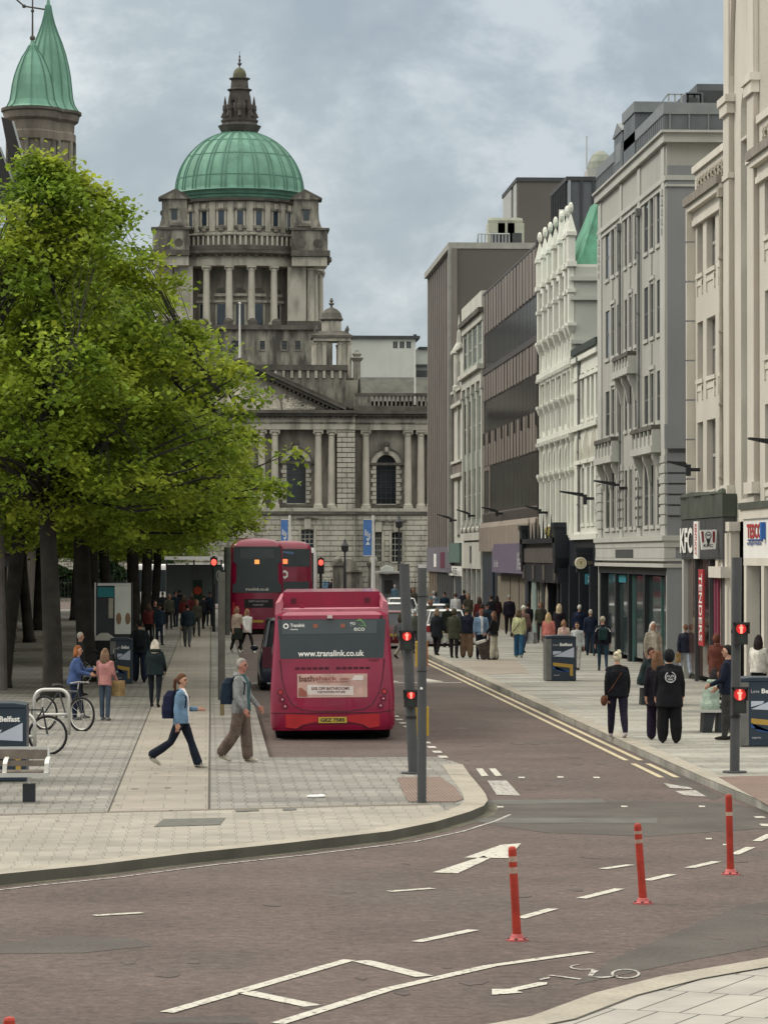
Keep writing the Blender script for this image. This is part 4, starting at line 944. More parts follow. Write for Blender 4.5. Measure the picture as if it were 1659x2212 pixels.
b.box(U(1571)-.2, U(1549), zpar-.1, Z(1560, 150), -3, -.6, 0); b.box(U(1571)-.2, U(1560), Z(1560, 150), Z(1571, 131), -3, -.6, 0); b.box(U(1563), U(1561), Z(1562, 290), Z(1562, 200), -.6, -.57, 1)
part('wall', b, [M_cream, M_pink], cb)
for hs_ in (hl, hr):
    for h in hs_:
        f = window(cb, ftr, h, -.38, nx=1, ny=2, bar=.09, framem=pm('cream_sash', (.36, .34, .31)), glassm=pm('blind_glass', (.19, .185, .18), rough=.25, var=.25, scale=.5), sill=.5, sm=M_cream2)
        b = MB(ftr); a, c = h[0], h[1]; z = h[2]-.15
        for q in (a, c-.14): b.box(q, q+.14, z-.45, z-.02, 0, .1)
        b.box(a, c, z-.2, z-.06, 0, .06); part('apron', b, M_cream2, f)
# giant piers with arch
for i, (x0_, x1_) in enumerate(((1586, 1573), (1640, 1625))):
    a, c = srt(U(x0_), U(x1_)); b = MB(ftr); zi = Z(1586, 231)if i == 0 else Z(1640, 176); zi = Z(1583, 225)
    b.box(a, c, 4.4, zi-.25, -.01, .3, 0); b.box(a-.12, c+.12, zi-.25, zi+.05, -.01, .5, 1); b.box(a-.22, c+.22, zi+.05, zi+.25, -.01, .62, 1); b.box(a-.02, c+.02, zi+.25, ztop, -.01, .26, 0)
    b.box(a-.06, c+.06, zi-2.0, zi-1.85, -.01, .4, 1); b.box(a-.1, c+.1, 5.3, 5.6, -.01, .5, 1)
    b.box(a-.003, a+.12, 4.4, ztop, -.005, .303, 2)
    part('pier', b, [M_cream, M_cream2, M_pink], cb)
a, c = U(1625), U(1586); cu = (a+c)/2; n = 14; zi = Z(1583, 225)+.25
b = MB(ftr); ru, rv = (c-a)/2, 4.1
for i in range(n):
    t0, t1 = math.pi*i/n, math.pi*(i+1)/n
    P0, P1 = (cu+ru*math.cos(t0), zi+rv*math.sin(t0)), (cu+ru*math.cos(t1), zi+rv*math.sin(t1))
    zt_ = ztop
    b.add([(*P0, .25), (*P1, .25), (P1[0], zt_, .25), (P0[0], zt_, .25), (*P0, 0), (*P1, 0)], [(0, 1, 2, 3), (0, 1, 5, 4)], 0)
b.box(cu-.06, cu+.06, zi+rv, ztop, .25, .34, 0); b.ball((cu, zi+rv+.2, .3), (.3, .35, .2), 8, 0)
part('arch', b, M_pink, cb)
h = (tw[0]-.05, tw[1]+.05, 5.2, Z(1610, 182)); f = window(cb, ftr, h, -.6, nx=2, ny=1, bar=.09, framem=M_wf, glassm=glass('tower_glass', (.1, .12, .12), rough=.15), sill=False)
b = MB(ftr)
z = 5.4; k = 0
while z < h[3]-1:
    b.box(h[0], h[1], z, z+.09, -.58, -.48); 
    if k % 3 == 2: b.box(h[0]+.08, h[1]-.08, z+.09, z+1.15, -.57, -.5)
    z += 1.2; k += 1
part('glazing_panel', b, pm('white_panel', (.5, .52, .5)), f)
for a, c, zz in ((up_+.02, ub, 1), (uN, un-.02, 1)):
    b = MB(ftr); zk = Z(1540, 422); b.box(a, c+.25, zk-.12, zk+.06, -.01, .55, 1); b.box(a, c+.35, zk+.06, zk+.3, -.01, .75, 2); b.box(a, c+.1, zk-.55, zk-.38, -.01, .25, 0); b.box(a, c+.08, zk-.38, zk-.12, -.01, .15, 0)
    b.box(a, c+.1, zpar-.02, zpar+.18, -.6, .2, 0)
    b.box(a+.5, c-.5, zk+.42, zpar-.15, .0, .02, 3); 
    part('cornice', b, [M_cream2, M_cream2, pm('weathered_cornice', (.22, .2, .17), var=.2), M_pink], cb)
    b = MB(ftr); u = a+.7; rr = random.Random(8)
    while u < c-.7:
        z0, z1 = zk+.45, zpar-.25; m_ = (z0+z1)/2
        for s_ in (1, -1):
            pts = [(u+s_*.18*math.sin(t*math.pi*2)*(1 if t < .5 else -1), z0+(z1-z0)*t, .1) for t in [i/8 for i in range(9)]]; b.tube(pts, .055, 5, 0)
        b.ball((u, m_, .1), (.12, .15, .08), 6, 0); u += .62
    part('carved_balustrade', b, pm('carved_balusters', (.3, .27, .22), var=.2), cb)
b = MB(); 
for i in range(int((zpar-4.9)/1.15)): b.box(XF-.25, XF+.02, ub-.02, ub+.14, 4.8+i*1.15, 4.8+i*1.15+1.1)
part('quoin', b, M_cream2, cb)
# burger shop front
XK = XF-.36
UK = lambda x: U(x, XK); ZK = lambda x, y: Z(x, y, XK)
kf = thing('chicken_shop', 'dark fried chicken shop front with white KFC lettering and square bucket sign', 'shop front', (XK, UK(1562), 0))
M_char = pm('charcoal_fascia', (.06, .063, .068), rough=.6, var=.15, scale=.8); M_mossy = pm('mossy_canopy', (.055, .065, .052), rough=.9, var=.3, scale=1.2)
k0, k1 = UK(1562), UK(1472)
b = MB(); b.box(XK, XF-.01, k0, k1, ZK(1530, 1208), ZK(1530, 1119), 0); b.box(XK-.03, XF-.01, k0-.08, k1, ZK(1530, 1119)+.01, ZK(1530, 1070), 1)
rr = random.Random(9)
for i in range(28): y_ = k0+(k1-k0)*rr.random(); b.ball((XK+.05+rr.random()*.15, y_, ZK(1530, 1070)+.02), (.15, .3, .06+.1*rr.random()), 6, 1)
part('fascia', b, [M_char, M_mossy], kf)
b = MB()
for k in range(int((k1-k0)/.25)): b.box(XK-.012, XK-.001, k0+.25*k+.02, k0+.25*k+.23, ZK(1530, 1205), ZK(1530, 1123))
part('cladding_strip', b, pm('charcoal_strip', (.075, .078, .085), rough=.5), kf)
b = MB(); text(b, 'KFC', (XK-.05, UK(1472.5), ZK(1486, 1195)), (0, UK(1499)-UK(1472.5), 0), (0, 0, ZK(1486, 1140)-ZK(1486, 1195)), bold=.03); part('lettering', b, M_let, kf)
b = MB(); yk = UK(1508); b.box(XK-.06, XK-.01, yk-.35, yk+.45, ZK(1510, 1207), ZK(1510, 1126)); part('pillar_sign', b, M_let, kf)
b = MB(); text(b, 'KENTUCKY', (XK-.065, yk+.25, ZK(1510, 1132)), (0, 0, ZK(1510, 1200)-ZK(1510, 1132)), (0, -.4, 0), bold=.03); part('lettering', b, pm('sign_red', (.45, .02, .03)), kf)
ys = UK(1553)
def kp(x, y): return PY(x, y, ys)
b = MB(); xs0, zs0 = kp(1514.5, 1186.6); xs1, zs1 = kp(1548.5, 1145)
P = [(kp(1512.8, 1145)), (kp(1548.5, 1144)), (kp(1546, 1186)), (kp(1516, 1187.5))]
b.prism([(x, z) for x, z in P][::-1], ys, ys+.14, 1); part('bucket_sign', b, M_let, kf, label='square white bucket sign with red stripes')
b = MB()
for x0_, x1_, x2_, x3_ in ((1514.5, 1519.5, 1521, 1517), (1539, 1544.5, 1544, 1539.5)):
    b.face([(*[kp(x0_, 1148)[0]], ys-.01, kp(x0_, 1148)[1]), (kp(x1_, 1148)[0], ys-.01, kp(x1_, 1148)[1]), (kp(x2_, 1172)[0], ys-.01, kp(x2_, 1172)[1]), (kp(x3_, 1172)[0], ys-.01, kp(x3_, 1172)[1])])
part('stripe', b, pm('sign_dark_red', (.2, .02, .03)), kf)
b = MB(); x, z = kp(1530, 1157); bk = MATS['dark_shop_frame']
ring = [(x+.085*math.cos(t), z+.11*math.sin(t)) for t in [2*math.pi*i/14 for i in range(14)]]
for i in range(14):
    p, q = ring[i], ring[(i+1) % 14]; b.face([(p[0], ys-.012, p[1]), (q[0], ys-.012, q[1]), (x+(q[0]-x)*.78, ys-.012, z+(q[1]-z)*.78), (x+(p[0]-x)*.78, ys-.012, z+(p[1]-z)*.78)])
b.face([(x-.06, ys-.012, z-.1), (x+.06, ys-.012, z-.1), (x, ys-.012, z-.3)]); b.face([(x-.05, ys-.013, z+.0), (x+.05, ys-.013, z+.0), (x+.05, ys-.013, z+.03), (x-.05, ys-.013, z+.03)])
text(b, 'KFC', (x-.13, ys-.012, kp(1530, 1182)[1]), (.25, 0, 0), (0, 0, .08), bold=.03); part('emblem', b, M_dark, kf)
b = MB(); b.box(XF-.1, XF+.9, k0, k1, 0, .02, 0); b.box(XF+.5, XF+.6, k0, k1, .02, ZK(1530, 1208), 0); b.box(XK+.02, XF+.5, k1-.25, k1, 0, ZK(1530, 1208), 1); b.box(XK+.02, XF+.5, k0, k0+.2, 0, ZK(1530, 1208), 0)
for x_ in (1497, 1528, 1545): y_ = UK(x_); b.box(XK+.05, XK+.15, y_-.06, y_+.06, .02, ZK(1530, 1208), 0)
part('door_frame', b, [M_char, M_grey2], kf)
b = MB(); b.box(XK+.16, XK+.18, k0+.2, k1-.25, .3, ZK(1530, 1208)); part('shop_window', b, glass('brown_shop_glass', (.06, .035, .03)), kf)
b = MB(); ya, yb = srt(UK(1520), UK(1510)); b.box(XK-.02, XK+.03, ya, yb, ZK(1515, 1395), ZK(1515, 1230)); part('banner', b, pm('banner_red', (.36, .03, .035), var=.1), kf)
b = MB(); text(b, 'TENDERS', (XK-.03, yb-.15, ZK(1515, 1240)), (0, 0, ZK(1515, 1385)-ZK(1515, 1240)), (0, -(yb-ya-.3), 0)); part('lettering', b, M_let, kf)
b = MB()
for x_ in (1546, 1552): ya = UK(x_); b.box(XK-.01, XK+.05, ya, ya+.3, .3, ZK(1550, 1240))
part('poster', b, pm('poster_crimson', (.16, .02, .05)), kf)
# neighbouring white and cream shop front
ts = thing('convenience_shop', 'cream shop front with white fascia and red and navy lettering at the right edge', 'shop front', (XF-.3, 72, 0))
XT = XF-.3; UT = lambda x: U(x, XT); ZT = lambda x, y: Z(x, y, XT)
t1 = UT(1606); t0 = 68
b = MB(); zf0, zf1 = ZT(1630, 1206), ZT(1630, 1120)
b.box(XT, XF-.01, t0, t1, zf0, zf1, 0); b.box(XT-.05, XF-.01, t0, t1+.2, zf1, zf1+.25, 1); b.box(XT-.1, XF-.01, t0, t1+.3, zf1+.25, zf1+.42, 2)
b.box(XT, XF-.01, t0, t1, ZT(1630, 1222), zf0-.002, 1)
part('fascia', b, [M_let, M_cream2, M_mossy], ts)
b = MB(); text(b, 'TESCO', (XT-.02, UT(1614.5), ZT(1630, 1163)), (0, UT(1646)-UT(1614.5), 0), (0, 0, ZT(1630, 1131)-ZT(1630, 1163)), bold=.04); part('lettering', b, MATS['banner_red'], ts)
b = MB(); text(b, 'express', (XT-.02, UT(1615), ZT(1630, 1180)), (0, UT(1646)-UT(1615), 0), (0, 0, ZT(1630, 1171)-ZT(1630, 1180)), bold=.02)
for k in range(5): y_ = UT(1616+k*6.4); b.box(XT-.03, XT-.01, y_-.5, y_-.1, ZT(1630, 1168.5), ZT(1630, 1165))
part('lettering', b, pm('navy_lettering', (.03, .06, .22)), ts)
b = MB(); yb_ = UT(1650); b.box(XT-.12, XT, yb_-.3, yb_-.1, ZT(1650, 1165), ZT(1650, 1128)); b.box(XT-.02, XT-.01, yb_-2.5, yb_-1, ZT(1655, 1125), ZT(1655, 1100), 1); part('projecting_sign', b, [pm('sign_blue', (.03, .12, .38)), M_grey], ts)
for x0_, x1_ in ((1612, 1607), (1650, 1644)):
    a, c = srt(UT(x0_), UT(x1_)); b = MB(); b.box(XT, XF+.05, a, c, 0, ZT(1630, 1222)-.002); part('pilaster', b, M_cream2, ts)
a, c = srt(U(1598), U(1568)); b = MB(); b.box(XF-.25, XF-.003, a, c, 0, 4.35); b.box(XF-.3, XF-.003, a-.1, c+.1, 4.35, 4.6); b.box(XF-.32, XF-.25, a+.2, a+.6, 0, 4.3); b.box(XF-.32, XF-.25, c-.6, c-.2, 0, 4.3)
b.box(XF-.5, XF-.253, a+.1, c-.1, 3.1, 3.4); part('pilaster', b, M_cream2, ts)
b = MB(); b.box(XF+.3, XF+.34, t0, U(1568), .0, ZT(1630, 1222)); part('shop_window', b, glass('dim_shop_glass', (.03, .035, .04)), ts)
b = MB(); b.box(XF+.1, XF+.3, t0, U(1600), 2.1, 2.2); b.box(XF+.1, XF+.3, t0, U(1600), 0, .4); b.box(XF+.28, XF+.3, U(1640), U(1626), .6, 2.6, 1); part('transom', b, [M_dark, pm('poster_pale', (.3, .33, .3), var=.3, scale=3)], ts)
# --- white gothic building
M_gw = pm('white_stucco', (.66, .67, .62), rough=.8, var=.06, scale=.6, streak=.22, scol=(.3, .31, .22), sthr=.55, fine=.04)
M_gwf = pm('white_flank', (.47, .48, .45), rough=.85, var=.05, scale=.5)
M_ggl = glass('pale_green_glass', (.2, .23, .2), rough=.2)
gw = thing('gothic_building', 'ornate white gothic building with ball-topped pinnacles between brown offices and grey building', 'building', (XF, U(1239), 0))
g0, g1 = U(1239), U(1167)
sx_ = [1170.5, 1182, 1193.5, 1205, 1218, 1230, 1238]
us = [U(x) for x in sx_]
zl = dict(s0=4.5, s1=7.0, a1=8.1, c1=8.5, w2=8.9, w2t=9.85, n2=10.05, n2t=11.0, c2=11.3, c3=12.6, c4=15.0)
hs_ = []
for i in range(len(us)-1):
    a, c = srt(us[i], us[i+1]); m_ = .38
    for z0, z1, ar in ((4.9, 6.8, 0), (7.1, 8.05, 1), (8.9, 9.85, 0), (10.05, 11.0, 1), (11.6, 12.4, 0), (12.9, 14.5, 0)): hs_.append((a+m_, c-m_, z0, z1, ar) if ar else (a+m_, c-m_, z0, z1))
b = MB(ftr); b.wall(g0, g1, 4.0, 15.0, hs_, .4); q = body(b, g0, g1, 15.0, 12, back=1.0); merge(b, q); part('wall', b, M_gw, gw)
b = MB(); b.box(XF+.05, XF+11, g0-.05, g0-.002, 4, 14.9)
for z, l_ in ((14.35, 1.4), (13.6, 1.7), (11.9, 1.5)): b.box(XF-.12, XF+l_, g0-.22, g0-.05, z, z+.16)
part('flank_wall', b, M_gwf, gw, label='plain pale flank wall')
for h in hs_: window(gw, ftr, h, -.33, len(h) > 4 and bool(h[4]), nx=1, ny=1, bar=.07, framem=M_wf, glassm=M_ggl if not (abs(h[0]-hs_[20][0]) < .01 and h[2] == 8.9) else M_gl, sill=False)
for i, u in enumerate(us):
    b = MB(ftr); tall = 0 if i != 3 else .0
    tf0 = b.tf
    P = lambda r0, r1, z0, z1, w=.16: b.add([(u-r0, z0, w-r0), (u+r0, z0, w-r0), (u+r0, z0, w+r0), (u-r0, z0, w+r0), (u-r1, z1, w-r1), (u+r1, z1, w-r1), (u+r1, z1, w+r1), (u-r1, z1, w+r1)], [(0, 1, 2, 3), (4, 5, 6, 7), (0, 1, 5, 4), (1, 2, 6, 5), (2, 3, 7, 6), (3, 0, 4, 7)])
    P(.18, .18, 4.5, 7.0, .05); P(.1, .32, 6.75, 7.0); P(.32, .32, 7.0, 7.12); P(.13, .13, 7.12, 8.4, .1); P(.12, .34, 8.15, 8.45, .16)
    P(.16, .16, 8.7, 9.9, .06); P(.1, .34, 9.6, 9.9, .18); P(.36, .36, 9.9, 10.0, .18); P(.15, .15, 10.0, 11.2, .1)
    P(.16, .16, 11.4, 12.3, .06); P(.08, .38, 12.2, 12.6, .2); P(.4, .4, 12.6, 12.72, .2); P(.24, .24, 12.72, 14.0, .2); P(.34, .34, 13.9, 14.05, .2); P(.24, .24, 14.05, 14.9, .2); P(.42, .42, 14.9, 15.1, .2)
    P(.32, .32, 15.1, 16.15, .2); P(.42, .42, 16.1, 16.25, .2); P(.38, .03, 16.25, 17.0, .2); b.ball((u, 17.2, .2), (.24, .24, .24), 10)
    part('pinnacle', b, M_gw, gw)
b = MB(ftr)
for z, t, pr in ((8.45, .2, .35), (11.15, .22, .4), (12.62, .1, .2), (14.75, .2, .25)): b.box(g0-.1, g1, z, z+t, -.01, pr)
for i in range(40):
    u = g0+(g1-g0)*i/40; b.box(u, u+.22, 8.3, 8.45, 0, .5 if i % 2 else .4); b.box(u, u+.2, 11.02, 11.15, 0, .5 if i % 2 else .38)
part('string_course', b, M_gw, gw)
b = MB(ftr)
for i in range(len(us)-1):                               # pointed gablets between the shafts
    a, c = srt(us[i], us[i+1]); cu = (a+c)/2
    b.prism([(a+.25, 10.9), (c-.25, 10.9), (cu, 12.1)], .02, .22, 2); b.prism([(a+.25, 15.0), (c-.25, 15.0), (cu, 15.9)], -.2, .12, 2); b.prism([(a+.3, 4.4), (cu, 5.0), (c-.3, 4.4)], .02, .2, 2)
cu = (us[3]+us[4])/2; b.prism([(cu-1.1, 15.0), (cu+1.1, 15.0), (cu+.9, 16.2), (cu+.4, 16.4), (cu, 17.6), (cu-.4, 16.4), (cu-.9, 16.2)], -.3, .15, 2)
part('gablet', b, M_gw, gw)
# lower wing with arched parapet
g2 = U(1239)-.003; g3 = U(1294)
lw = thing('white_shop_building', 'lower white stucco building squeezed between the gothic block and the grey building', 'building', (XF, g3, 0))
zr = Z(1250, 765)
wxs = [(1268, 1273.5), (1277, 1283), (1287, 1292)]
hw = []
for a, c in wxs:
    a, c = srt(U(a), U(c)); hw += [(a, c, 8.85, 10.6), (a, c, 4.9, 7.0)]
hw += [(U(1262), U(1256), 8.85, 10.6), (U(1262), U(1256), 4.9, 7.0)]
b = MB(ftr); b.wall(g3, g2, 4.0, zr, hw, .35); q = body(b, g3, g2, zr, 10, back=.9); merge(b, q); part('wall', b, M_gw, lw)
for h in hw: window(lw, ftr, h, -.3, nx=1, ny=1, framem=M_wf, glassm=M_ggl, sill=.4, sm=M_gw)
b = MB(ftr); b.box(g3, g2-.1, zr, zr+.25, -10, .3, 1); b.box(g3, g2-.1, zr-.3, zr-.12, 0, .3, 0); b.box(g3, g2-.1, zr-1.0, zr-.85, 0, .12, 0); b.box(g3, g2-.1, 8.45, 8.65, 0, .3, 0); b.box(g3, g2, 4.3, 4.5, 0, .3, 0)
for k in range(3):
    cu = g3+(k+.5)*(g2-g3)/3*.9; n = 10; r = (g2-g3)/3*.38
    b.prism([(cu-r, 7.3), (cu+r, 7.3), (cu+r*.75, 7.75), (cu, 8.4), (cu-r*.75, 7.75)], 0, .18, 2, 2); b.box(cu-r, cu+r, 7.15, 7.3, 0, .3, 0)
part('cornice', b, [M_gw, pm('green_black_gutter', (.03, .045, .04)), pm('shaded_stucco', (.42, .42, .36))], lw)
# gothic black shop front with crest and round sign
bs = thing('black_shop_front', 'black gothic shop front with crested canopy, below the white pinnacled building', 'shop front', (XF-.5, U(1239), 0))
XS = XF-.4; US = lambda x: U(x, XS); ZS = lambda x, y: Z(x, y, XS)
M_blk = pm('black_paint', (.012, .016, .024), rough=.45, var=.2); M_brz = pm('brown_pub_stone', (.08, .07, .065), rough=.6, var=.25)
b = MB(); s0, s1 = US(1205), US(1130)
b.box(XS, XF-.01, s0, s1, 3.25, 4.2, 0); b.box(XS-.15, XF-.01, s0-.1, s1, 4.2, 4.4, 0); b.box(XS-.05, XS, s0+.6, s1-.3, 3.4, 4.0, 1)
for k in range(4):
    y_ = s0+.8+k*(s1-s0-1.4)/3; b.box(XS-.06, XS-.002, y_-.35, y_+.35, 2.7, 3.3, 1)
b.box(XS, XF-.01, s0, s1, 2.6, 3.25, 0)
part('canopy', b, [M_blk, M_brz], bs)
for y_ in (s0+.2, s1-.4):
    b = MB(); b.box(XS-.15, XF-.01, y_-.5, y_+.5, 3.6, 4.8); b.box(XS-.2, XF-.01, y_-.6, y_+.6, 4.8, 5.0); b.prism([(y_-.6, 3.6), (y_+.6, 3.6), (y_, 3.0)], XS-.13, XF-.01, 0); part('canopy_block', b, M_blk, bs)
b = MB(); rr = random.Random(2)
for k in range(9): y_ = s0+1+(s1-s0-2)*k/8; b.tube([(XS, y_, 4.4), (XS, y_, 5.0+.35*(k % 2))], [.06, .01], 5)
part('spike', b, M_blk, bs)
b = MB()
for k in range(14): y_ = s0+2+rr.uniform(0, 3); b.ball((XS+.1, y_, 4.5+rr.uniform(0, .25)), (.12, .2, .14), 6)
part('planting', b, pm('ochre_leaves', (.2, .17, .04), var=.5, scale=5), bs)
b = MB(); b.box(XF+.25, XF+.3, U(1300), s1, 0, 4.2, 0); b.box(XF-.3, XF+.2, s0-.3, s0+.1, 0, 2.6, 0); b.box(XF-.01, XF+.3, U(1300), s1, 3.3, 4.3, 0)
for x_ in (1150, 1185, 1215, 1240, 1262, 1285): y_ = U(x_); b.box(XF-.2, XF+.22, y_-.2, y_+.2, 0, 3.3, 0)
part('frame', b, M_blk, bs)
b = MB()
for k in range(3): y_ = US(1147)-k*.55; b.tube([(XS+.1, y_, 0), (XS+.1, y_, 2.6)], .07, 8)
part('column', b, pm('pale_green_column', (.3, .38, .36)), bs)
b = MB()
for x_ in (1161, 1172, 1192): y_ = U(x_); b.prism([(y_-.5, .5), (y_+.5, .5), (y_+.5, 2.0), (y_, 2.6), (y_-.5, 2.0)], XF-.23, XF-.2, 0)
part('window', b, pm('tan_blind', (.28, .25, .2), var=.15), bs)
yq = US(1258)
rs = thing('round_sign', 'round cream hanging sign with gold emblem on a black box, over the dark shop front', 'sign', (XF-.6, yq, 3.2))
xc, zc_s = PY(1255, 1216.5, yq)
b = MB(); x0_, z0_ = PY(1246, 1237, yq+.2); x1_, z1_ = PY(1292, 1190, yq+.2); b.box(x0_, x1_+.3, yq+.12, yq+.5, z0_, z1_); b.box(x0_-.05, x1_+.4, yq+.1, yq+.55, z1_, z1_+.12); b.box(x0_-.05, x1_+.4, yq+.08, yq+.52, PY(1250, 1199, yq)[1], PY(1250, 1194, yq)[1]); part('box', b, M_blk, rs)
b = MB(); b.tf = lambda a, c, z: (xc+a, yq+z, zc_s+c); r = 12/57; b.lathe([(.001, 0), (r, 0), (r*1.05, .05), (r*1.05, .11), (.001, .11)], 0, 0, 24); part('disc', b, pm('cream_enamel', (.75, .7, .55), rough=.4), rs)
b = MB(); b.tf = lambda a, c, z: (xc+a, yq-.012+z, zc_s+c)
for i in range(16):
    t0, t1 = 2*math.pi*i/16, 2*math.pi*(i+1)/16; b.face([(r*.72*math.cos(t0), r*.72*math.sin(t0), 0), (r*.72*math.cos(t1), r*.72*math.sin(t1), 0), (r*.62*math.cos(t1), r*.62*math.sin(t1), 0), (r*.62*math.cos(t0), r*.62*math.sin(t0), 0)])
b.face([(-.06, .07, 0), (.06, .07, 0), (.02, -.08, 0), (-.03, -.06, 0)]); part('emblem', b, pm('gold_paint', (.45, .33, .12)), rs)
b = MB(); text(b, 'BAR', (xc+.28, yq+.11, zc_s-.06), (.28, 0, 0), (0, 0, .14)); part('lettering', b, pm('dull_gold', (.2, .17, .12)), rs)
hs2 = thing('hanging_sign', 'rectangular turquoise hanging sign with white lettering beside the grey building', 'sign', (XF-.9, U(1264), 3.0))
yh = 118.0; x0_, z0_ = PY(1264, 1262.5, yh); x1_, z1_ = PY(1306, 1240, yh)
b = MB(); b.box(x0_, x1_, yh, yh+.08, z0_, z1_); part('board', b, M_teal, hs2)
b = MB(); text(b, 'HOME', (x0_+.1, yh-.01, z0_+.06), (.55, 0, 0), (0, 0, .13)); text(b, 'STREET', (x0_+.1, yh-.01, z0_+.24), (.5, 0, 0), (0, 0, .07)); part('lettering', b, M_let, hs2)
# green copper roof and finned plant behind
b = MB(); cx_, cy_ = 15.95, 117.0
b.add([(14.5, 126, 14.9), (18.6, 126, 14.9), (18.6, 133, 14.9), (14.5, 133, 14.9), (15.6, 128, 17.9), (17.4, 128, 17.9), (17.4, 131, 17.9), (15.6, 131, 17.9)], [(0, 1, 5, 4), (1, 2, 6, 5), (2, 3, 7, 6), (3, 0, 4, 7), (4, 5, 6, 7)])
b.tube([(14.5, 126, 14.9), (15.6, 128, 17.9)], .07, 5); gc = single('copper_roof', b, pm('bright_copper_green', (.085, .27, .18), rough=.7, var=.2, streak=.3), 'bright green sloping copper roof behind the white pinnacles', 'roof')
# --- brown glass and panel offices
M_brn = pm('brown_panel', (.19, .165, .148), rough=.55, var=.12, scale=.5, streak=.3, scol=(.1, .085, .075), sthr=.52); M_bfin = pm('dark_brown_fin', (.055, .048, .045), rough=.5, var=.2)
M_bgl = pm('office_glass', (.014, .018, .022), rough=.12, var=.8, scale=.5, spec=.3); M_bg2 = pm('brown_canopy', (.24, .205, .17), rough=.8, var=.1, streak=.3, scol=(.12, .1, .09), sthr=.5)
ob = thing('brown_office_building', 'brown panelled office building with long dark ribbon windows, between white buildings', 'building', (XF, U(1167), 0))
o0, o1 = U(1167)+.003, U(1045)
zT = 17.0; bands = [(13.2, 14.95), (9.9, 11.55), (5.85, 8.2)]
oh = [(o0+.2, o1-.2, z0, z1) for z0, z1 in bands[:2]]+[(o0+.2, o1-3.6, 5.85, 8.2), (o1-3.0, o1-.3, 5.85, 8.0)]
b = MB(ftre); b.wall(o0, o1, 4.0, zT, oh, .3); q = body(b, o0, o1, zT, 14, back=.8); merge(b, q); part('wall', b, M_brn, ob)
for h in oh:
    n = max(2, int((h[1]-h[0])/.62)); window(ob, ftre, h, -.25, nx=n, ny=1, bar=.09, framem=M_bfin, glassm=M_bgl, sill=False)
rr = random.Random(5)
for z0, z1 in ((14.95, 17.0), (11.55, 13.2), (8.2, 9.9)):
    b = MB(ftre); n = int((o1-o0)/1.45)
    for i in range(n):
        a, c = o0+(o1-o0)*i/n, o0+(o1-o0)*(i+1)/n; t = rr.uniform(.02, .07)
        b.add([(a+.05, z0+.03, .02), (c-.05, z0+.03, .02+t), (c-.05, z1-.02, .02+t), (a+.05, z1-.02, .02), (a+.05, z0+.03, 0), (c-.05, z0+.03, 0), (c-.05, z1-.02, 0), (a+.05, z1-.02, 0)], [(0, 1, 2, 3), (0, 4, 7, 3), (1, 5, 6, 2), (0, 1, 5, 4), (3, 2, 6, 7)], 0)
        b.box(a-.03, a+.03, z0, z1, 0, .12, 1)
    part('panel', b, [M_brn, M_bfin], ob)
b = MB(ftre); b.box(o0, o1, zT, zT+.12, -14, .1, 0); b.box(o0, o1, 12.9, 13.15, 0, .16, 0); b.box(o0, o1, 5.35, 5.8, 0, .12, 0)
for k in range(9): u = o0+1+k*(o1-o0-2)/8; b.box(u-.05, u+.05, 9.3, 9.9, .1, .3, 0)
part('ledge', b, M_bfin, ob)
b = MB(); b.prism([(XF-.01, 5.35), (XF-.35, 5.3), (XF-.75, 5.05), (XF-.8, 3.95), (XF-.01, 3.95)], o0, o1, 1) if False else b.add([(XF-.01, o0, 5.35), (XF-.1, o0, 5.35), (XF-.25, o0, 5.1), (XF-.25, o0, 3.9), (XF-.01, o0, 3.9)]+[(XF-.01, o1, 5.35), (XF-.1, o1, 5.35), (XF-.25, o1, 5.1), (XF-.25, o1, 3.9), (XF-.01, o1, 3.9)], [(0, 1, 2, 3, 4), (9, 8, 7, 6, 5), (0, 1, 6, 5), (1, 2, 7, 6), (2, 3, 8, 7), (3, 4, 9, 8)])
part('canopy', b, M_bg2, ob)
M_pur = pm('purple_sign', (.14, .12, .18), rough=.5, var=.1); M_sht = pm('tan_shutter', (.17, .15, .115), rough=.7, var=.1); M_navy = pm('navy_tile', (.015, .03, .05), rough=.35, var=.3)
b = MB(ftre); b.box(o0, o1, 0, 3.9, -1, -.35, 1); a, c = srt(U(1066), U(1043)); b.box(a, c, 0, 3.9, -.35, .1, 0); b.box(*srt(U(1140), U(1135)), 0, 3.9, -.35, .05, 0); part('shop_front', b, [M_navy, M_dark], ob)
a, c = srt(U(1133, XF-.3), U(1066, XF-.3)); b = MB(); b.box(XF-.38, XF-.1, a, c, Z(1100, 1238, XF-.3), 4.05); b.box(XF-.38, XF-.26, a+.5, c-.8, 4.05, 4.25); part('fascia', b, M_pur, ob)
b = MB(); zz = Z(1100, 1226, XF-.3); text(b, 'Sofa', (XF-.39, c-1.2, zz), (0, -2.2, 0), (0, 0, .35)); text(b, 'life', (XF-.39, a+2.6, zz-.1), (0, -1.8, 0), (0, 0, .8)); part('lettering', b, pm('lilac_lettering', (.42, .42, .46)), ob)
for x0_, x1_ in ((1100, 1073), (1119, 1101), (1136, 1120)):
    a, c = srt(U(x0_), U(x1_)); b = MB(ftre); b.box(a+.1, c-.1, .1, 2.7, -.34, -.25); part('shutter', b, M_sht, ob)
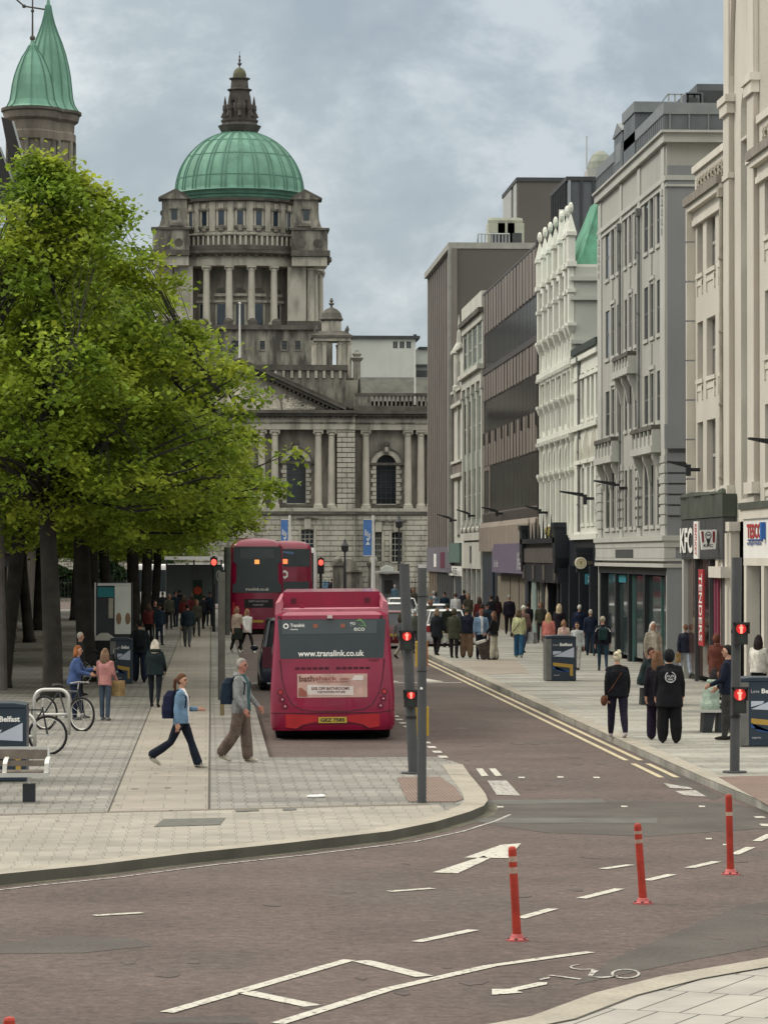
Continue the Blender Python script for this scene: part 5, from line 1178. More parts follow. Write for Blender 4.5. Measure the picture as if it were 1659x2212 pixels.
# rooftop plant rooms
b = MB(); b.box(18, 31, 160.5, 168, 16.9, 22.4, 0); b.box(17.9, 31.1, 160.4, 168.1, 22.4, 22.6, 1)
for k in range(22): b.box(18+k*.6, 18.12+k*.6, 160.38, 160.5, 17, 22.4, 1 if k % 3 else 2)
for k in range(9): b.box(17.88, 18, 161+k*.8, 161.12+k*.8, 17, 22.4, 1)
b.box(22.5, 31, 160.2, 160.4, 18, 21.8, 1); part('plant_room', b, [M_zinc, M_dkf, pm('pale_batten', (.3, .33, .36))], ob)
b = MB()
for k in range(8): u = o0+8+k*3; b.tube([(16.2, u, zT), (16.2, u, zT+1.5)], .05, 5)
b.tube([(16.2, o0+8, zT+1.5), (16.2, o0+29, zT+1.5)], .05, 5); part('railing', b, M_dkf, ob)
# --- narrow pale building with giant pilasters and the little corner-turret house
M_sage = pm('sage_panel', (.27, .32, .29), rough=.7, var=.12, streak=.2); M_wst = pm('white_stone', (.55, .55, .5), rough=.8, var=.08, streak=.3, scol=(.15, .15, .14), sthr=.52)
pb = thing('pilastered_building', 'narrow pale building with tall white pilasters and sage panels beside the brown offices', 'building', (XF, U(1045), 0))
p0, p1 = U(1045)+.003, U(1002)
b = MB(ftre); ph = []
nb = 4
for i in range(nb):
    a, c = p0+(p1-p0)*i/nb+.75, p0+(p1-p0)*(i+1)/nb-.35; ph += [(a, c, 13.9, 15.6), (a, c, 9.2, 12.0), (a, c, 5.6, 8.3)]
b.wall(p0, p1, 3.9, 16.8, ph, .3); q = body(b, p0, p1, 16.8, 12, back=.8); merge(b, q); part('wall', b, M_sage, pb)
for h in ph: window(pb, ftre, h, -.25, nx=1, ny=2, framem=M_wf, glassm=pm('sage_glass', (.12, .15, .14), rough=.2), sill=False)
for i in range(nb+1):
    u = p0+.25+(p1-p0-.5)*i/nb; b = MB(ftre); b.box(u-.28, u+.28, 5.3, 12.3, 0, .28); b.box(u-.4, u+.4, 12.3, 12.75, 0, .4); b.box(u-.38, u+.38, 5.1, 5.4, 0, .4); b.box(u-.2, u+.2, 13.6, 15.8, 0, .15); part('pilaster', b, M_wst, pb)
b = MB(ftre); b.box(p0, p1, 12.75, 13.3, 0, .35, 0); b.box(p0-.1, p1+.1, 13.3, 13.55, 0, .85, 0); b.box(p0, p1, 15.8, 16.2, 0, .3, 0); b.box(p0-.1, p1+.1, 16.2, 16.45, -2, .7, 1); b.box(p0-.05, p1, 16.45, 17.3, -2, .3, 0); b.box(p0, p1, 4.5, 4.9, 0, .5, 0)
for i in range(14): u = p0+(p1-p0)*(i+.5)/14; b.ball((u, 5.05, .4), (.22, .2, .2), 7, 1 if i % 3 == 0 else 0)
part('cornice', b, [M_wst, M_soot], pb)
b = MB(ftre); b.box(p0+.3, p1-.3, 3.0, 4.4, -.2, .35, 0); b.box((p0+p1)/2-.4, (p0+p1)/2+.4, 3.3, 4.2, .35, .4, 1); b.box(p0, p1, 0, 3.0, -.6, -.4, 1)
for i in range(5): u = p0+.3+(p1-p0-.6)*i/4; b.box(u-.15, u+.15, 0, 3.0, -.4, .3, 0)
part('shop_front', b, [M_wst, M_navy], pb)
tb = thing('turret_house', 'very narrow stone house with corbelled bay and small turret, against the tall brown tower', 'building', (XF, U(1002), 0))
t0_, t1_ = U(1002)+.003, U(981)
M_rst = pm('red_grey_stone', (.2, .17, .155), var=.2, streak=.4)
th = [((t0_+t1_)/2-.9, (t0_+t1_)/2+.9, z0, z1) for z0, z1 in ((5.0, 8.0), (9.0, 12.0), (13.0, 14.6))]
b = MB(ftr); b.wall(t0_, t1_, 3.8, 15.4, th, .3); q = body(b, t0_, t1_, 15.4, 10, back=.7); merge(b, q); part('wall', b, M_wst, tb)
for h in th: window(tb, ftr, h, -.25, nx=2, ny=2, framem=M_wf, sill=.6, sm=M_wst)
b = MB(ftr)
for z in (8.3, 12.3): b.box(t0_, t1_, z, z+.6, 0, .25, 1); b.box(t0_, t1_, z+.6, z+.75, 0, .5, 0); b.box(t0_, t1_, z-.2, z, 0, .5, 0)
b.box(t0_, t1_, 15.2, 15.4, -1, .5, 0); part('string_course', b, [M_wst, M_rst], tb)
b = MB(); cy_ = (t0_+t1_)/2; b.lathe([(r_*.4, z_) for r_, z_ in [(.1, 11.6), (.9, 13.0), (.9, 13.2), (.75, 13.3), (.75, 15.0), (1.0, 15.1), (.9, 15.3), (.35, 15.7), (.25, 16.3), (.12, 16.4), (.18, 16.7), (.02, 17.3)]], XF, cy_, 12); part('turret', b, M_wst, tb)
b = MB(ftr); b.box(t0_, t1_, 0, 3.8, -.6, -.1, 0); b.box(t0_+.1, t1_+2.2, 2.55, 3.1, -.1, .3, 1); b.box(t0_, t1_+1.5, 3.3, 4.4, -.1, .6, 2); part('shop_front', b, [M_navy, M_let, pm('green_fascia', (.09, .15, .13))], tb)
b = MB(); text(b, 'CAFE', (XF-.31, t1_+1.9, 2.65), (0, -(t1_-t0_+1), 0), (0, 0, .35)); part('lettering', b, M_dkf, tb)
# --- tall brown tower block at the end of the row
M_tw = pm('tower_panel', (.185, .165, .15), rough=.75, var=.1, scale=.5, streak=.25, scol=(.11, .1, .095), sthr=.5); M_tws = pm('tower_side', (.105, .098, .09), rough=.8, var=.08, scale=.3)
tw_ = thing('brown_tower_block', 'tall brown concrete office tower with ribbed front at the far end of the row', 'building', (XF, U(980), 0))
w0, w1 = U(980)+.003, U(927); zT2 = Z(978, 527)
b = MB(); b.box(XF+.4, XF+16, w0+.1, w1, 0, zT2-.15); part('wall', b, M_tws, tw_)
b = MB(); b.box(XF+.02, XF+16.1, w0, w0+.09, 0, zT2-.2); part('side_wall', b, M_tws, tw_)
for i in range(12):
    u = w0+.25+(w1-w0-.5)*i/11; b = MB(ftr); b.box(u-.45, u+.45, 4.0, zT2-.3, -.38, .22); part('rib', b, M_tw, tw_)
for i in range(11):
    u0_, u1_ = w0+.25+(w1-w0-.5)*i/11+.45, w0+.25+(w1-w0-.5)*(i+1)/11-.45
    b = MB(ftr)
    b.box(u0_, u1_, 4.0, zT2-.3, -.39, -.3); part('glazing_strip', b, M_bgl if i % 2 else M_gsh, tw_)
b = MB(ftr)
for k in range(5): z = 6.4+k*3; b.box(w0, w1, z, z+.12, -.39, .0)
part('floor_band', b, M_bfin, tw_)
b = MB(); b.box(XF-.3, XF+16.2, w0-.06, w1+.1, zT2-.3, zT2+.05); b.box(XF-.3, XF+.02, w0-.06, w0+.35, 3.9, zT2-.3); part('coping', b, pm('pale_coping', (.3, .3, .28)), tw_)
b = MB(ftr); b.box(w0, w1, 2.7, 4.2, -.3, .35, 0); b.box(w0+5, w0+8.5, 2.95, 3.9, .35, .4, 1); b.box(w0+12, w0+14, 3.0, 3.8, .35, .38, 2); part('fascia', b, [pm('mauve_fascia', (.13, .12, .15)), pm('maroon_sign', (.1, .012, .04)), M_let], tw_)
b = MB(ftr)
for k in range(14): u = w0+.5+(w1-w0-1)*k/13; b.box(u-.2, u+.2, 0, 2.7, -.3, .1, 0 if k < 9 else 1)
b.box(w0, w1, 0, 2.7, -.5, -.3, 2); part('shop_front', b, [M_gsh, pm('tan_pillar', (.26, .21, .16)), M_dark], tw_)
xa = lambda px: (px-VX)/36.6
b = MB(); zt_ = zT2+.05
for k in range(3): x_ = xa(1062+k*21); b.box(x_, x_+1.0, 193, 194.5, zt_, zt_+1.9, 0); b.lathe([(.45, zt_+1.9), (.5, zt_+2.1), (.45, zt_+2.25)], x_+.5, 193.7, 14, 0); b.box(x_+.15, x_+.85, 192.97, 193, zt_+.4, zt_+1.3, 1)
part('cooling_unit', b, [pm('ac_beige', (.36, .37, .31)), M_dkf], tw_)
b = MB()
for k in range(10): b.tube([(xa(1035+k*7.5), 191.5, zt_), (xa(1035+k*7.5), 191.5, zt_+1.1)], .04, 5)
b.tube([(xa(1035), 191.5, zt_+1.1), (xa(1103), 191.5, zt_+1.1)], .04, 5); b.tube([(xa(1035), 191.5, zt_+1.1), (xa(1030), 191.5, zt_)], .04, 5); part('railing', b, MATS['galvanised'], tw_)
b = MB(); z1 = PY(1134, 391, 204)[1]; xb0 = PY(1134, 391, 204)[0]; b.box(xb0-.45, 38, 204, 214, 8, z1, 0); b.box(xb0-.55, 38.1, 203.9, 214.1, z1, z1+.25, 1)
b.box(xb0-.5, xb0-.46, 204.5, 206.5, 8, z1, 2); b.box(xb0-.5, xb0-.46, 208, 213.8, 8, z1, 2); part('lift_tower', b, [M_tws, M_dkf, pm('pale_strip', (.36, .38, .38))], tw_)
b = MB(); xd, zd = PY(1297, 392, 210); b.cbox(xd, 210, zd-.4, 1.9, 1.9, 1.1, 0); b.lathe([(.85, zd+.7), (.85, zd+.9), (.78, zd+1.3), (.55, zd+1.75), (.25, zd+2.0), (.02, zd+2.05)], xd, 210, 16, 1); b.tube([(xd-.9, 210, zd+.5), (xd-.9, 210, zd+3.0)], .04, 5); part('roof_dome', b, [pm('dome_base', (.4, .4, .38)), pm('grey_dome', (.26, .28, .24))], tw_)
# --- wall-mounted street lamps
M_lampb = pm('black_lamp_metal', (.018, .02, .024), rough=.45)
lamps = [((1266, 1090), (1209, 1063), 13.9, 'on the white gothic building'), ((1336, 1050), (1283, 1040), 13.9, 'across the grey building front'), ((1490, 1028), (1442, 999), 13.9, 'at the grey building corner'), ((1676, 960), (1617, 949), 13.9, 'highest one, at the right edge'), ((1015, 1118), (986, 1102), 13.9, 'on the pilastered building'), ((975, 1128), (944, 1112), 13.9, 'farthest one, on the brown tower'), ((1075, 1115), (1040, 1097), 13.9, 'on the brown office building'), ((1168, 1110), (1133, 1094), 13.9, 'where brown offices meet the gothic front')]
for i, (p, q, X, s) in enumerate(lamps):
    Y, z = PX(p[0], p[1], X); Yt = PX(p[0], p[1], X)[0]; x2, z2__ = PY(q[0], q[1], Yt); zt_ = PY(p[0], q[1]+8, Yt)[1]
    t = thing('wall_lamp', 'black arm lamp '+s, 'street lamp', (X, Yt, z), 'black arm lamps fixed to the right-hand buildings')
    b = MB(); b.box(X-.1, X+.02, Yt-.1, Yt+.1, z, zt_+.05); b.box(X+.02, XF-.003, Yt-.05, Yt+.05, zt_-.15, zt_-.05); part('bracket', b, M_lampb, t)
    b = MB(); b.add([(X-.1, Yt-.07, zt_-.04), (X-.1, Yt+.07, zt_-.04), (X-.1, Yt+.07, zt_+.1), (X-.1, Yt-.07, zt_+.1), (x2, Yt-.13, z2__), (x2, Yt+.13, z2__), (x2, Yt+.13, z2__+.05), (x2, Yt-.13, z2__+.05)], [(0, 1, 2, 3), (4, 5, 6, 7), (0, 1, 5, 4), (1, 2, 6, 5), (2, 3, 7, 6), (3, 0, 4, 7)]); part('lamp_arm', b, M_lampb, t)

# downpipes, cables and small boxes that break up the fronts
M_pipe = pm('grey_pipe', (.16, .165, .165), rough=.6, var=.2); M_pipec = pm('cream_pipe', (.36, .33, .28), var=.2)
for par_, u_p, z0, z1, m_, x_ in ((gb, U(1345), 4.6, 14.8, M_pipe, XF-.09), (gb, U(1386), 4.6, 14.8, M_pipe, XF-.09), (cb, U(1571), 4.8, 13.5, M_pipec, XF-.16), (lw, U(1254), 4.6, 11.0, M_pipe, XF-.07), (ob, U(1166), 4.2, 16.9, M_bfin, XF-.07)):
    b = MB(); b.tube([(x_, u_p, z0), (x_, u_p, z1)], .055, 6); b.box(x_-.1, x_+.06, u_p-.14, u_p+.14, z1, z1+.25)
    for k in range(int((z1-z0)/2)): b.box(x_-.07, x_+.05, u_p-.08, u_p+.08, z0+1+2*k, z0+1.06+2*k)
    part('downpipe', b, m_, par_)
# ---------------------------------------------------------------- street trees
def leafmat(name, c1, c2, c3):
    m = bpy.data.materials.new(name); m.use_nodes = True; t = m.node_tree; b = t.nodes['Principled BSDF']; l = t.links.new
    g = N(t, 'ShaderNodeNewGeometry'); n = N(t, 'ShaderNodeTexNoise'); n.inputs['Scale'].default_value = .55; n.inputs['Detail'].default_value = 3; l(g.outputs['Position'], n.inputs[0])
    r = N(t, 'ShaderNodeValToRGB'); e = r.color_ramp.elements; e[0].position = .36; e[0].color = (*c1, 1); e[1].position = .66; e[1].color = (*c3, 1); x = e.new(.5); x.color = (*c2, 1); l(n.outputs[0], r.inputs[0])
    q = N(t, 'ShaderNodeMapRange'); q.inputs[3].default_value = .6; q.inputs[4].default_value = 1.4; l(g.outputs['Random Per Island'], q.inputs[0])
    v = N(t, 'ShaderNodeVectorMath', operation='SCALE'); l(r.outputs[0], v.inputs[0]); l(q.outputs[0], v.inputs['Scale']); l(v.outputs[0], b.inputs['Base Color'])
    b.inputs['Roughness'].default_value = .6; b.inputs['Specular IOR Level'].default_value = .25
    tr = N(t, 'ShaderNodeBsdfTranslucent'); l(v.outputs[0], tr.inputs[0]); ms = N(t, 'ShaderNodeMixShader'); ms.inputs[0].default_value = .48
    o = t.nodes['Material Output']; l(b.outputs[0], ms.inputs[1]); l(tr.outputs[0], ms.inputs[2]); l(ms.outputs[0], o.inputs[0]); return m
M_leaf = leafmat('maple_leaves', (.15, .235, .028), (.225, .31, .034), (.34, .4, .045))
M_bark = pm('dark_bark', (.032, .03, .026), rough=.95, var=.35, scale=3, bump=.5)
def rprof(z, prof):
    for i in range(len(prof)-1):
        if prof[i][0] <= z <= prof[i+1][0]: t = (z-prof[i][0])/(prof[i+1][0]-prof[i][0]); return prof[i][1]*(1-t)+prof[i+1][1]*t
    return 0
def make_tree(seed, H, prof, nclus, nleaf, trunk_r, lean=(0, 0), leafsize=.13, name_label='', loc=(0, 0, 0)):
    rr = random.Random(seed)
    T = thing('street_tree', name_label, 'tree', loc, 'leafy street trees along the left footway')
    pts = []; tries = 0
    while len(pts) < nclus and tries < 40000:
        tries += 1
        z = rr.uniform(prof[0][0], prof[-1][0]); r = rprof(z, prof)*.9; a = rr.uniform(0, 2*math.pi)
        if rr.random() > (r/max(p[1] for p in prof))+.12: continue
        rad = r*(rr.random()**.6)*(1+.13*math.sin(a*3+seed)+.09*math.sin(a*5+z))
        p = Vector((rad*math.cos(a)+lean[0]*z/H, rad*math.sin(a)+lean[1]*z/H, z+rr.gauss(0, .15)))
        if noise.noise(p*.75+Vector((seed*7, 0, 0))) < (-.14 if seed == 1 else -.2): continue
        pts.append(p)
    # trunk
    tz = [0, .25, 1, 3, 5, 7, 9, H*.8, H*.93]
    tp = [Vector((lean[0]*z/H+.10*math.sin(z*.6+seed), lean[1]*z/H+.10*math.cos(z*.5+seed), z)) for z in tz]
    tr_ = [trunk_r*1.35, trunk_r*1.08, trunk_r, trunk_r*.92, trunk_r*.8, trunk_r*.6, trunk_r*.42, trunk_r*.22, trunk_r*.08]
    b = MB(); b.tube(tp, tr_, 12)
    def tpos(z):
        z = max(0, min(z, tz[-1]))
        for i in range(len(tz)-1):
            if tz[i] <= z <= tz[i+1]: t = (z-tz[i])/(tz[i+1]-tz[i]); return tp[i].lerp(tp[i+1], t)
    limbs = []
    far = sorted([p for p in pts if math.hypot(p.x, p.y) > 1.5 and (p.z < H*.72 or rr.random() < .12)], key=lambda p: -math.hypot(p.x, p.y)*(1+rr.random()*.6))[:40]
    for p in far:
        d = math.hypot(p.x, p.y); zs = max(4.7, min(p.z-d*rr.uniform(.45, .95), H*.86)); s = tpos(zs); mid = s.lerp(p, .5)+Vector((rr.gauss(0, .25), rr.gauss(0, .25), .12*d*rr.uniform(-.6, .6)))
        q = [s, s.lerp(mid, .5)+Vector((0, 0, .06*d)), mid, mid.lerp(p, .55)+Vector((rr.gauss(0, .12), rr.gauss(0, .12), rr.gauss(0, .1))), p]
        r0 = .018+.012*d; b.tube(q, [r0, r0*.8, r0*.6, r0*.38, .008], 6); limbs += [q[1], q[2], q[3]]+[q[2].lerp(q[3], .5), q[3].lerp(q[4], .5)]
    kd = kdtree.KDTree(len(limbs))
    for i, q in enumerate(limbs): kd.insert(q, i)
    kd.balance()
    for p in pts:
        co, i, d = kd.find(p)
        if d > .1: m_ = co.lerp(p, .5)+Vector((rr.gauss(0, .06), rr.gauss(0, .06), .1)); b.tube([co, m_, p], [.022, .014, .005], 4, cap=False)
    part('trunk', b, M_bark, T, smooth=True, local=True)
    V = []; Fc = []
    for p in pts:
        rad = rr.uniform(.32, .62); n = int(nleaf*rr.uniform(.6, 1.3))
        for k in range(n):
            o = Vector((rr.gauss(0, 1), rr.gauss(0, 1), rr.gauss(0, .55))); o = o*(rad*.62)
            c = p+o-Vector((0, 0, .12*o.length)); s = leafsize*rr.uniform(.6, 1.25)
            nrm = Vector((rr.gauss(0, .55), rr.gauss(0, .55), 1)).normalized(); u = nrm.orthogonal().normalized(); u = Matrix.Rotation(rr.uniform(0, 6.28), 3, nrm) @ u; v = nrm.cross(u)
            i = len(V); dr = Vector((0, 0, -s*.35))
            V += [c-u*s*.6, c-u*s*.1+v*s*.55, c+u*s*.65+dr, c-u*s*.1-v*s*.55+dr*.3]; Fc.append((i, i+1, i+2, i+3))
    me = bpy.data.meshes.new('crown'); me.from_pydata([tuple(q) for q in V], [], Fc); me.materials.append(M_leaf)
    o = lk(bpy.data.objects.new('crown', me)); o.parent = T
    return T
profA = [(4.9, 3.6), (5.6, 5.2), (7.0, 5.1), (8.5, 4.6), (9.5, 4.0), (10.8, 3.1), (12.0, 2.2), (12.9, 1.2), (13.6, .2)]
profB = [(4.2, 4.2), (5.2, 5.8), (6.6, 5.7), (8.0, 4.9), (9.2, 4.0), (10.4, 3.0), (11.4, 2.0), (12.4, .3)]
TB = 'leafy green street tree, '
t1 = make_tree(1, 14, profA, 560, 105, .25, name_label=TB+'the nearest one with the tallest airy crown', loc=(-3.95, 82.0, KZ), leafsize=.125)
t2 = make_tree(2, 13, profB, 600, 105, .27, name_label=TB+'second from the camera, with a broad trunk', loc=(-3.45, 92.5, KZ), leafsize=.14)
t3 = make_tree(5, 12.6, profB, 560, 95, .22, lean=(.8, 0), name_label=TB+'dark trunk leaning left behind the nearest one', loc=(-5.4, 88.0, KZ), leafsize=.14)
def tcopy(src, loc, rz, label, s=1):
    c = copy_tree(src); c.location = loc; c.rotation_euler = (0, 0, rz); c.scale = (s, s, s); c['label'] = TB+label; return c
tcopy(t2, (-3.9, 108, KZ), 2.1, 'third along the row, behind the two thick trunks', .97)
tcopy(t3, (-3.75, 124, KZ), 4.0, 'fourth along the row, above the black litter bin')
tcopy(t2, (-3.3, 144, KZ), 1.2, 'fifth along the row, above the info panel', 1.06)
tcopy(t1, (-2.9, 163, KZ), 3.3, 'sixth along the row, above the crowd', 1.06)
tcopy(t3, (-2.9, 182, KZ), 5.1, 'farthest one, near the double-decker buses', 1.08)
tcopy(t2, (-4.4, 201, KZ), 0.6, 'last one before the square, mostly hidden', 1.0)

tcopy(t2, (-7.6, 112, KZ), 5.5, 'second row from the kerb, nearest of that row', .98)
tcopy(t3, (-7.3, 134, KZ), 2.4, 'second row from the kerb, behind the info panel', 1.0)
tcopy(t2, (-7.9, 156, KZ), 3.9, 'second row from the kerb, far along', 1.0)
tcopy(t3, (-7.2, 180, KZ), 1.0, 'second row from the kerb, at the far end', 1.0)
for k, (x_, y_, lab) in enumerate([(-12.5, 268, 'in the hall grounds, leftmost of the three behind the railing'), (-7.5, 269, 'in the hall grounds, middle one behind the railing'), (-3.5, 270, 'in the hall grounds, nearest to the stone pedestal')]): tcopy((t3, t2, t3)[k], (x_, y_, 0), 1.7*k+.4, lab, .8)
rr = random.Random(77); V = []; Fc = []  # hedge added as dark filler for the bright gap under the trees
for _ in range(9000):
    c = Vector((rr.uniform(-24, -1.5), rr.uniform(265, 267.2), rr.random()**.7*2.9)); c.z *= 1+.15*math.sin(c.x*1.3)
    n = Vector((rr.gauss(0, 1), rr.gauss(0, 1)-.6, rr.gauss(0, .7)+.5)).normalized(); u = n.orthogonal().normalized(); v = n.cross(u); s_ = rr.uniform(.12, .24); i = len(V); V += [c-u*s_, c+v*s_, c+u*s_, c-v*s_]; Fc.append((i, i+1, i+2, i+3))
me = bpy.data.meshes.new('hedge'); me.from_pydata([tuple(q) for q in V], [], Fc); me.materials.append(leafmat('filler_hedge_leaves', (.015, .035, .012), (.022, .05, .015), (.035, .07, .018)))
tag(lk(bpy.data.objects.new('hedge', me)), 'added dark filler hedge behind the railing of the hall grounds', 'hedge')
# ---------------------------------------------------------------- corner building with copper spires and the left row
M_sand = pm('brown_sandstone', (.19, .165, .14), rough=.9, var=.2, scale=.8, streak=.5, scol=(.05, .045, .04), sthr=.5)
XL = -10.5
rc = thing('corner_turret_building', 'stone corner building with two green copper ogee spires behind the trees', 'building', (XL, 178, 0))
b = MB(); b.box(XL-18, XL, 172, 212, 0, 20, 0)
for z in (4.2, 8.4, 12.6, 16.8, 19.6): b.box(XL-18, XL+.25, 171.8, 212.2, z, z+.35, 1)
for i in range(11):
    for j in range(4):
        y = 174+i*3.5; b.box(XL-.1, XL+.02, y, y+1.5, 5+j*4.2, 7.6+j*4.2, 2)
part('wall', b, [M_sand, M_soot, M_gl], rc)
def spire(cx, cy, r, z0, prof, nseg, fin, tz):
    b = MB(); b.lathe([(r*.86, 4), (r*.86, z0-3.4), (r*.95, z0-3.3), (r*.95, z0-2.9), (r*.86, z0-2.8), (r*.88, z0-1.6), (r*.96, z0-1.5), (r*.96, z0-1.1), (r*.9, z0-1.0), (r*.92, z0-.5), (r*1.05, z0-.35), (r*1.1, z0)], cx, cy, 28, 0)
    for i in range(10):
        a = R(36*i+8); x, y = cx+r*.9*math.cos(a), cy+r*.9*math.sin(a); b.tube([(x, y, z0-8), (x, y, z0-1.5)], .13, 6, 1)
    b.lathe([(r*1.1, z0-.02), (r*1.16, z0+.05), (r*1.16, z0+.2), (r*1.0, z0+.22)], cx, cy, 28, 2)
    tu = part('turret', b, [M_sand, M_st2, M_soot], rc)
    b = MB(); b.lathe([(rr_, z0+.2+zz) for rr_, zz in prof], cx, cy, nseg, 0); sp = part('spire', b, M_cop, tu)
    if nseg > 12: smooth_by_angle(sp)
    b = MB()
    for i in range(nseg if nseg < 12 else 14):
        a = 2*math.pi*i/(nseg if nseg < 12 else 14); b.tube([(cx+(q+.02)*math.cos(a), cy+(q+.02)*math.sin(a), z0+.2+zz) for q, zz in prof[:-1]], .045, 4)
    part('seam', b, M_cop2, sp)
    zt = z0+.2+prof[-1][1]; b = MB(); b.tube([(cx, cy, zt-.2), (cx, cy, zt+fin)], [.06, .03], 6); b.ball((cx, cy, zt+.05), .16, 8); b.ball((cx, cy, zt+fin*.45), .1, 6); b.box(cx-.25, cx+.25, cy-.02, cy+.02, zt+fin*.7, zt+fin*.74); part('finial', b, M_lant, tu)
# heights read off the picture at the turret distance
cx1, z1 = PY(104, 250, 184); s1 = 7000/184
pr = [(67, 0), (62, 6), (56, 16), (52, 30), (50, 50), (47, 78), (43, 100), (37, 125), (29, 150), (20, 172), (13, 192), (8, 212), (4.5, 232), (2, 250)]
spire(cx1, 184, 62/s1, z1, [(a/s1, z/s1) for a, z in pr], 28, 3.0, 0)
cx2, z2b = PY(70, 243, 176); s2 = 7000/176
pr = [(63, 0), (54, 6), (48, 18), (45, 34), (43, 50), (38, 72), (31, 92), (22, 112), (13, 126), (7, 138), (2, 152)]
spire(cx2, 176, 58/s2, z2b, [(a/s2, z/s2) for a, z in pr], 8, 3.4, 0)
b = MB(); x, z = PY(74, 0, 184); b.tube([(cx1, 184, PY(98, 20, 184)[1]), (PY(52, 12, 184)[0], 184, PY(52, 12, 184)[1]), (PY(34, -4, 184)[0], 184, PY(34, -4, 184)[1])], .05, 5); b.ball((PY(52, 12, 184)[0], 184, PY(52, 12, 184)[1]), .12, 6); part('weather_vane', b, M_lant, rc)
# darker row of shops behind the trees
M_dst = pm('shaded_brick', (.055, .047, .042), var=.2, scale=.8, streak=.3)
for i, (y0, y1, h, lab) in enumerate([(92, 128, 15, 'dark brick shop building on the left side, nearest of the row'), (128.1, 171.9, 17, 'dark stone shop building on the left side, next to the turret building')]):
    t = thing('left_shop_building', lab, 'building', (XL, y0, 0)); fl = lambda u, v, w: (XL+w, u, v)
    hs_ = []; u = y0+1.2
    while u < y1-2: hs_ += [(u, u+1.6, z, z+2.2) for z in (5.4, 9.2)]; u += 3.1
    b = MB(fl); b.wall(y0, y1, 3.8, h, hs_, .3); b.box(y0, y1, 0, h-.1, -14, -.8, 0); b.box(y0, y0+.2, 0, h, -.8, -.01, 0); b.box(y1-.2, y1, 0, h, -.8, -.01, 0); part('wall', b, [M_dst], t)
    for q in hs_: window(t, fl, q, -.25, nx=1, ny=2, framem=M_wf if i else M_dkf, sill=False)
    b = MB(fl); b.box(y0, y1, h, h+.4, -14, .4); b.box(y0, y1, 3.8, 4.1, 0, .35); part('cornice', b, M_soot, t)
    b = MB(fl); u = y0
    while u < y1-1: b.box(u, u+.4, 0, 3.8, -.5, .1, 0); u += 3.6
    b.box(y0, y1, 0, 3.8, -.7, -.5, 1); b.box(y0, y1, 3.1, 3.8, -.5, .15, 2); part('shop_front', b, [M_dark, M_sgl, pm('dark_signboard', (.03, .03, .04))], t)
# black slanted blades of the mast sculpture at the left edge
ms = thing('mast_sculpture', 'tall steel mast sculpture with dark slanting blades cut off by the left edge', 'sculpture', (-5.3, 86, KZ))
M_bl = pm('dark_bronze_blade', (.018, .017, .02), rough=.5, var=.2)
for P in ([(3, 252), (28, 262), (70, 412), (44, 430), (26, 372)], [(-30, 262), (0, 318), (32, 400), (30, 460), (-30, 470)]):
    Q = [PY(x, y, 86) for x, y in P]; b = MB(); b.prism(Q, 85.9, 86.05, 1); bl = part('blade', b, M_bl, ms)
    b = MB(); e0, e1 = (Q[1], Q[2]); b.tube([(e0[0], 85.88, e0[1]), (e1[0], 85.88, e1[1])], .03, 5); part('edge_strip', b, MATS['galvanised'], bl)
xm = PY(4, 1000, 86)[0]; b = MB(); b.tube([(xm, 86.3, KZ), (xm-.15, 86.3, 8), (xm-.3, 86.3, PY(0, 320, 86)[1])], [.14, .11, .06], 10); part('mast', b, pm('weathered_mast', (.14, .125, .12), rough=.6, metal=.3, var=.2), ms)
# ---------------------------------------------------------------- vehicles
M_mag = pm('magenta_paint', (.23, .004, .036), rough=.3, var=.12, scale=1.6, coat=.4, streak=.25, scol=(.07, .01, .02), sthr=.55, fine=.03); M_magd = pm('magenta_seam', (.06, .004, .015), rough=.5); M_red = pm('reflector_red', (.36, .015, .02), rough=.35, var=.12, scale=4)
M_pinkr = pm('faded_roof_pink', (.4, .13, .17), rough=.5, var=.25, scale=2)
M_bglass = pm('bus_rear_glass', (.03, .042, .048), rough=.25, var=.1); M_bg3 = pm('bus_glass_panel', (.055, .07, .078), rough=.4, var=.06)
M_tyre = pm('tyre_rubber', (.012, .012, .013), rough=.9); M_under = pm('underbody_black', (.006, .006, .007), rough=.9); M_rim = pm('wheel_rim', (.25, .25, .26), metal=.6, rough=.4)
M_amber = pm('amber_lens', (.5, .14, .02), rough=.3); M_lens = pm('clear_lens', (.5, .45, .45), rough=.2); M_plate = pm('yellow_plate', (.42, .30, .05), rough=.5, var=.05)
M_wcar = pm('white_car_paint', (.72, .73, .74), rough=.25, var=.03, coat=.5); M_cgl = glass('car_glass', (.03, .035, .04)); M_blackp = pm('black_plastic', (.015, .015, .017), rough=.6)
def rrect(x0, x1, y0, y1, r, n=5):
    P = []
    for cx, cy, a0 in ((x1-r, y1-r, 0), (x0+r, y1-r, 90), (x0+r, y0+r, 180), (x1-r, y0+r, 270)):
        for i in range(n+1): a = R(a0+90*i/n); P.append((cx+r*math.cos(a), cy+r*math.sin(a)))
    return P
def zloft(b, secs, m=0, cap=True, mfun=None):
    """stack of rounded rectangles (z,x0,x1,y0,y1,r)"""
    rings = [[(x, y, s[0]) for x, y in rrect(*s[1:])] for s in secs]; n = len(rings[0]); P = [p for r_ in rings for p in r_]
    F_ = []; 
    for j in range(len(rings)-1):
        for i in range(n): F_.append((j*n+i, j*n+(i+1) % n, (j+1)*n+(i+1) % n, (j+1)*n+i))
    b.add(P, F_, m)
    if cap: b.face(rings[0][::-1], m); b.face(rings[-1], m)
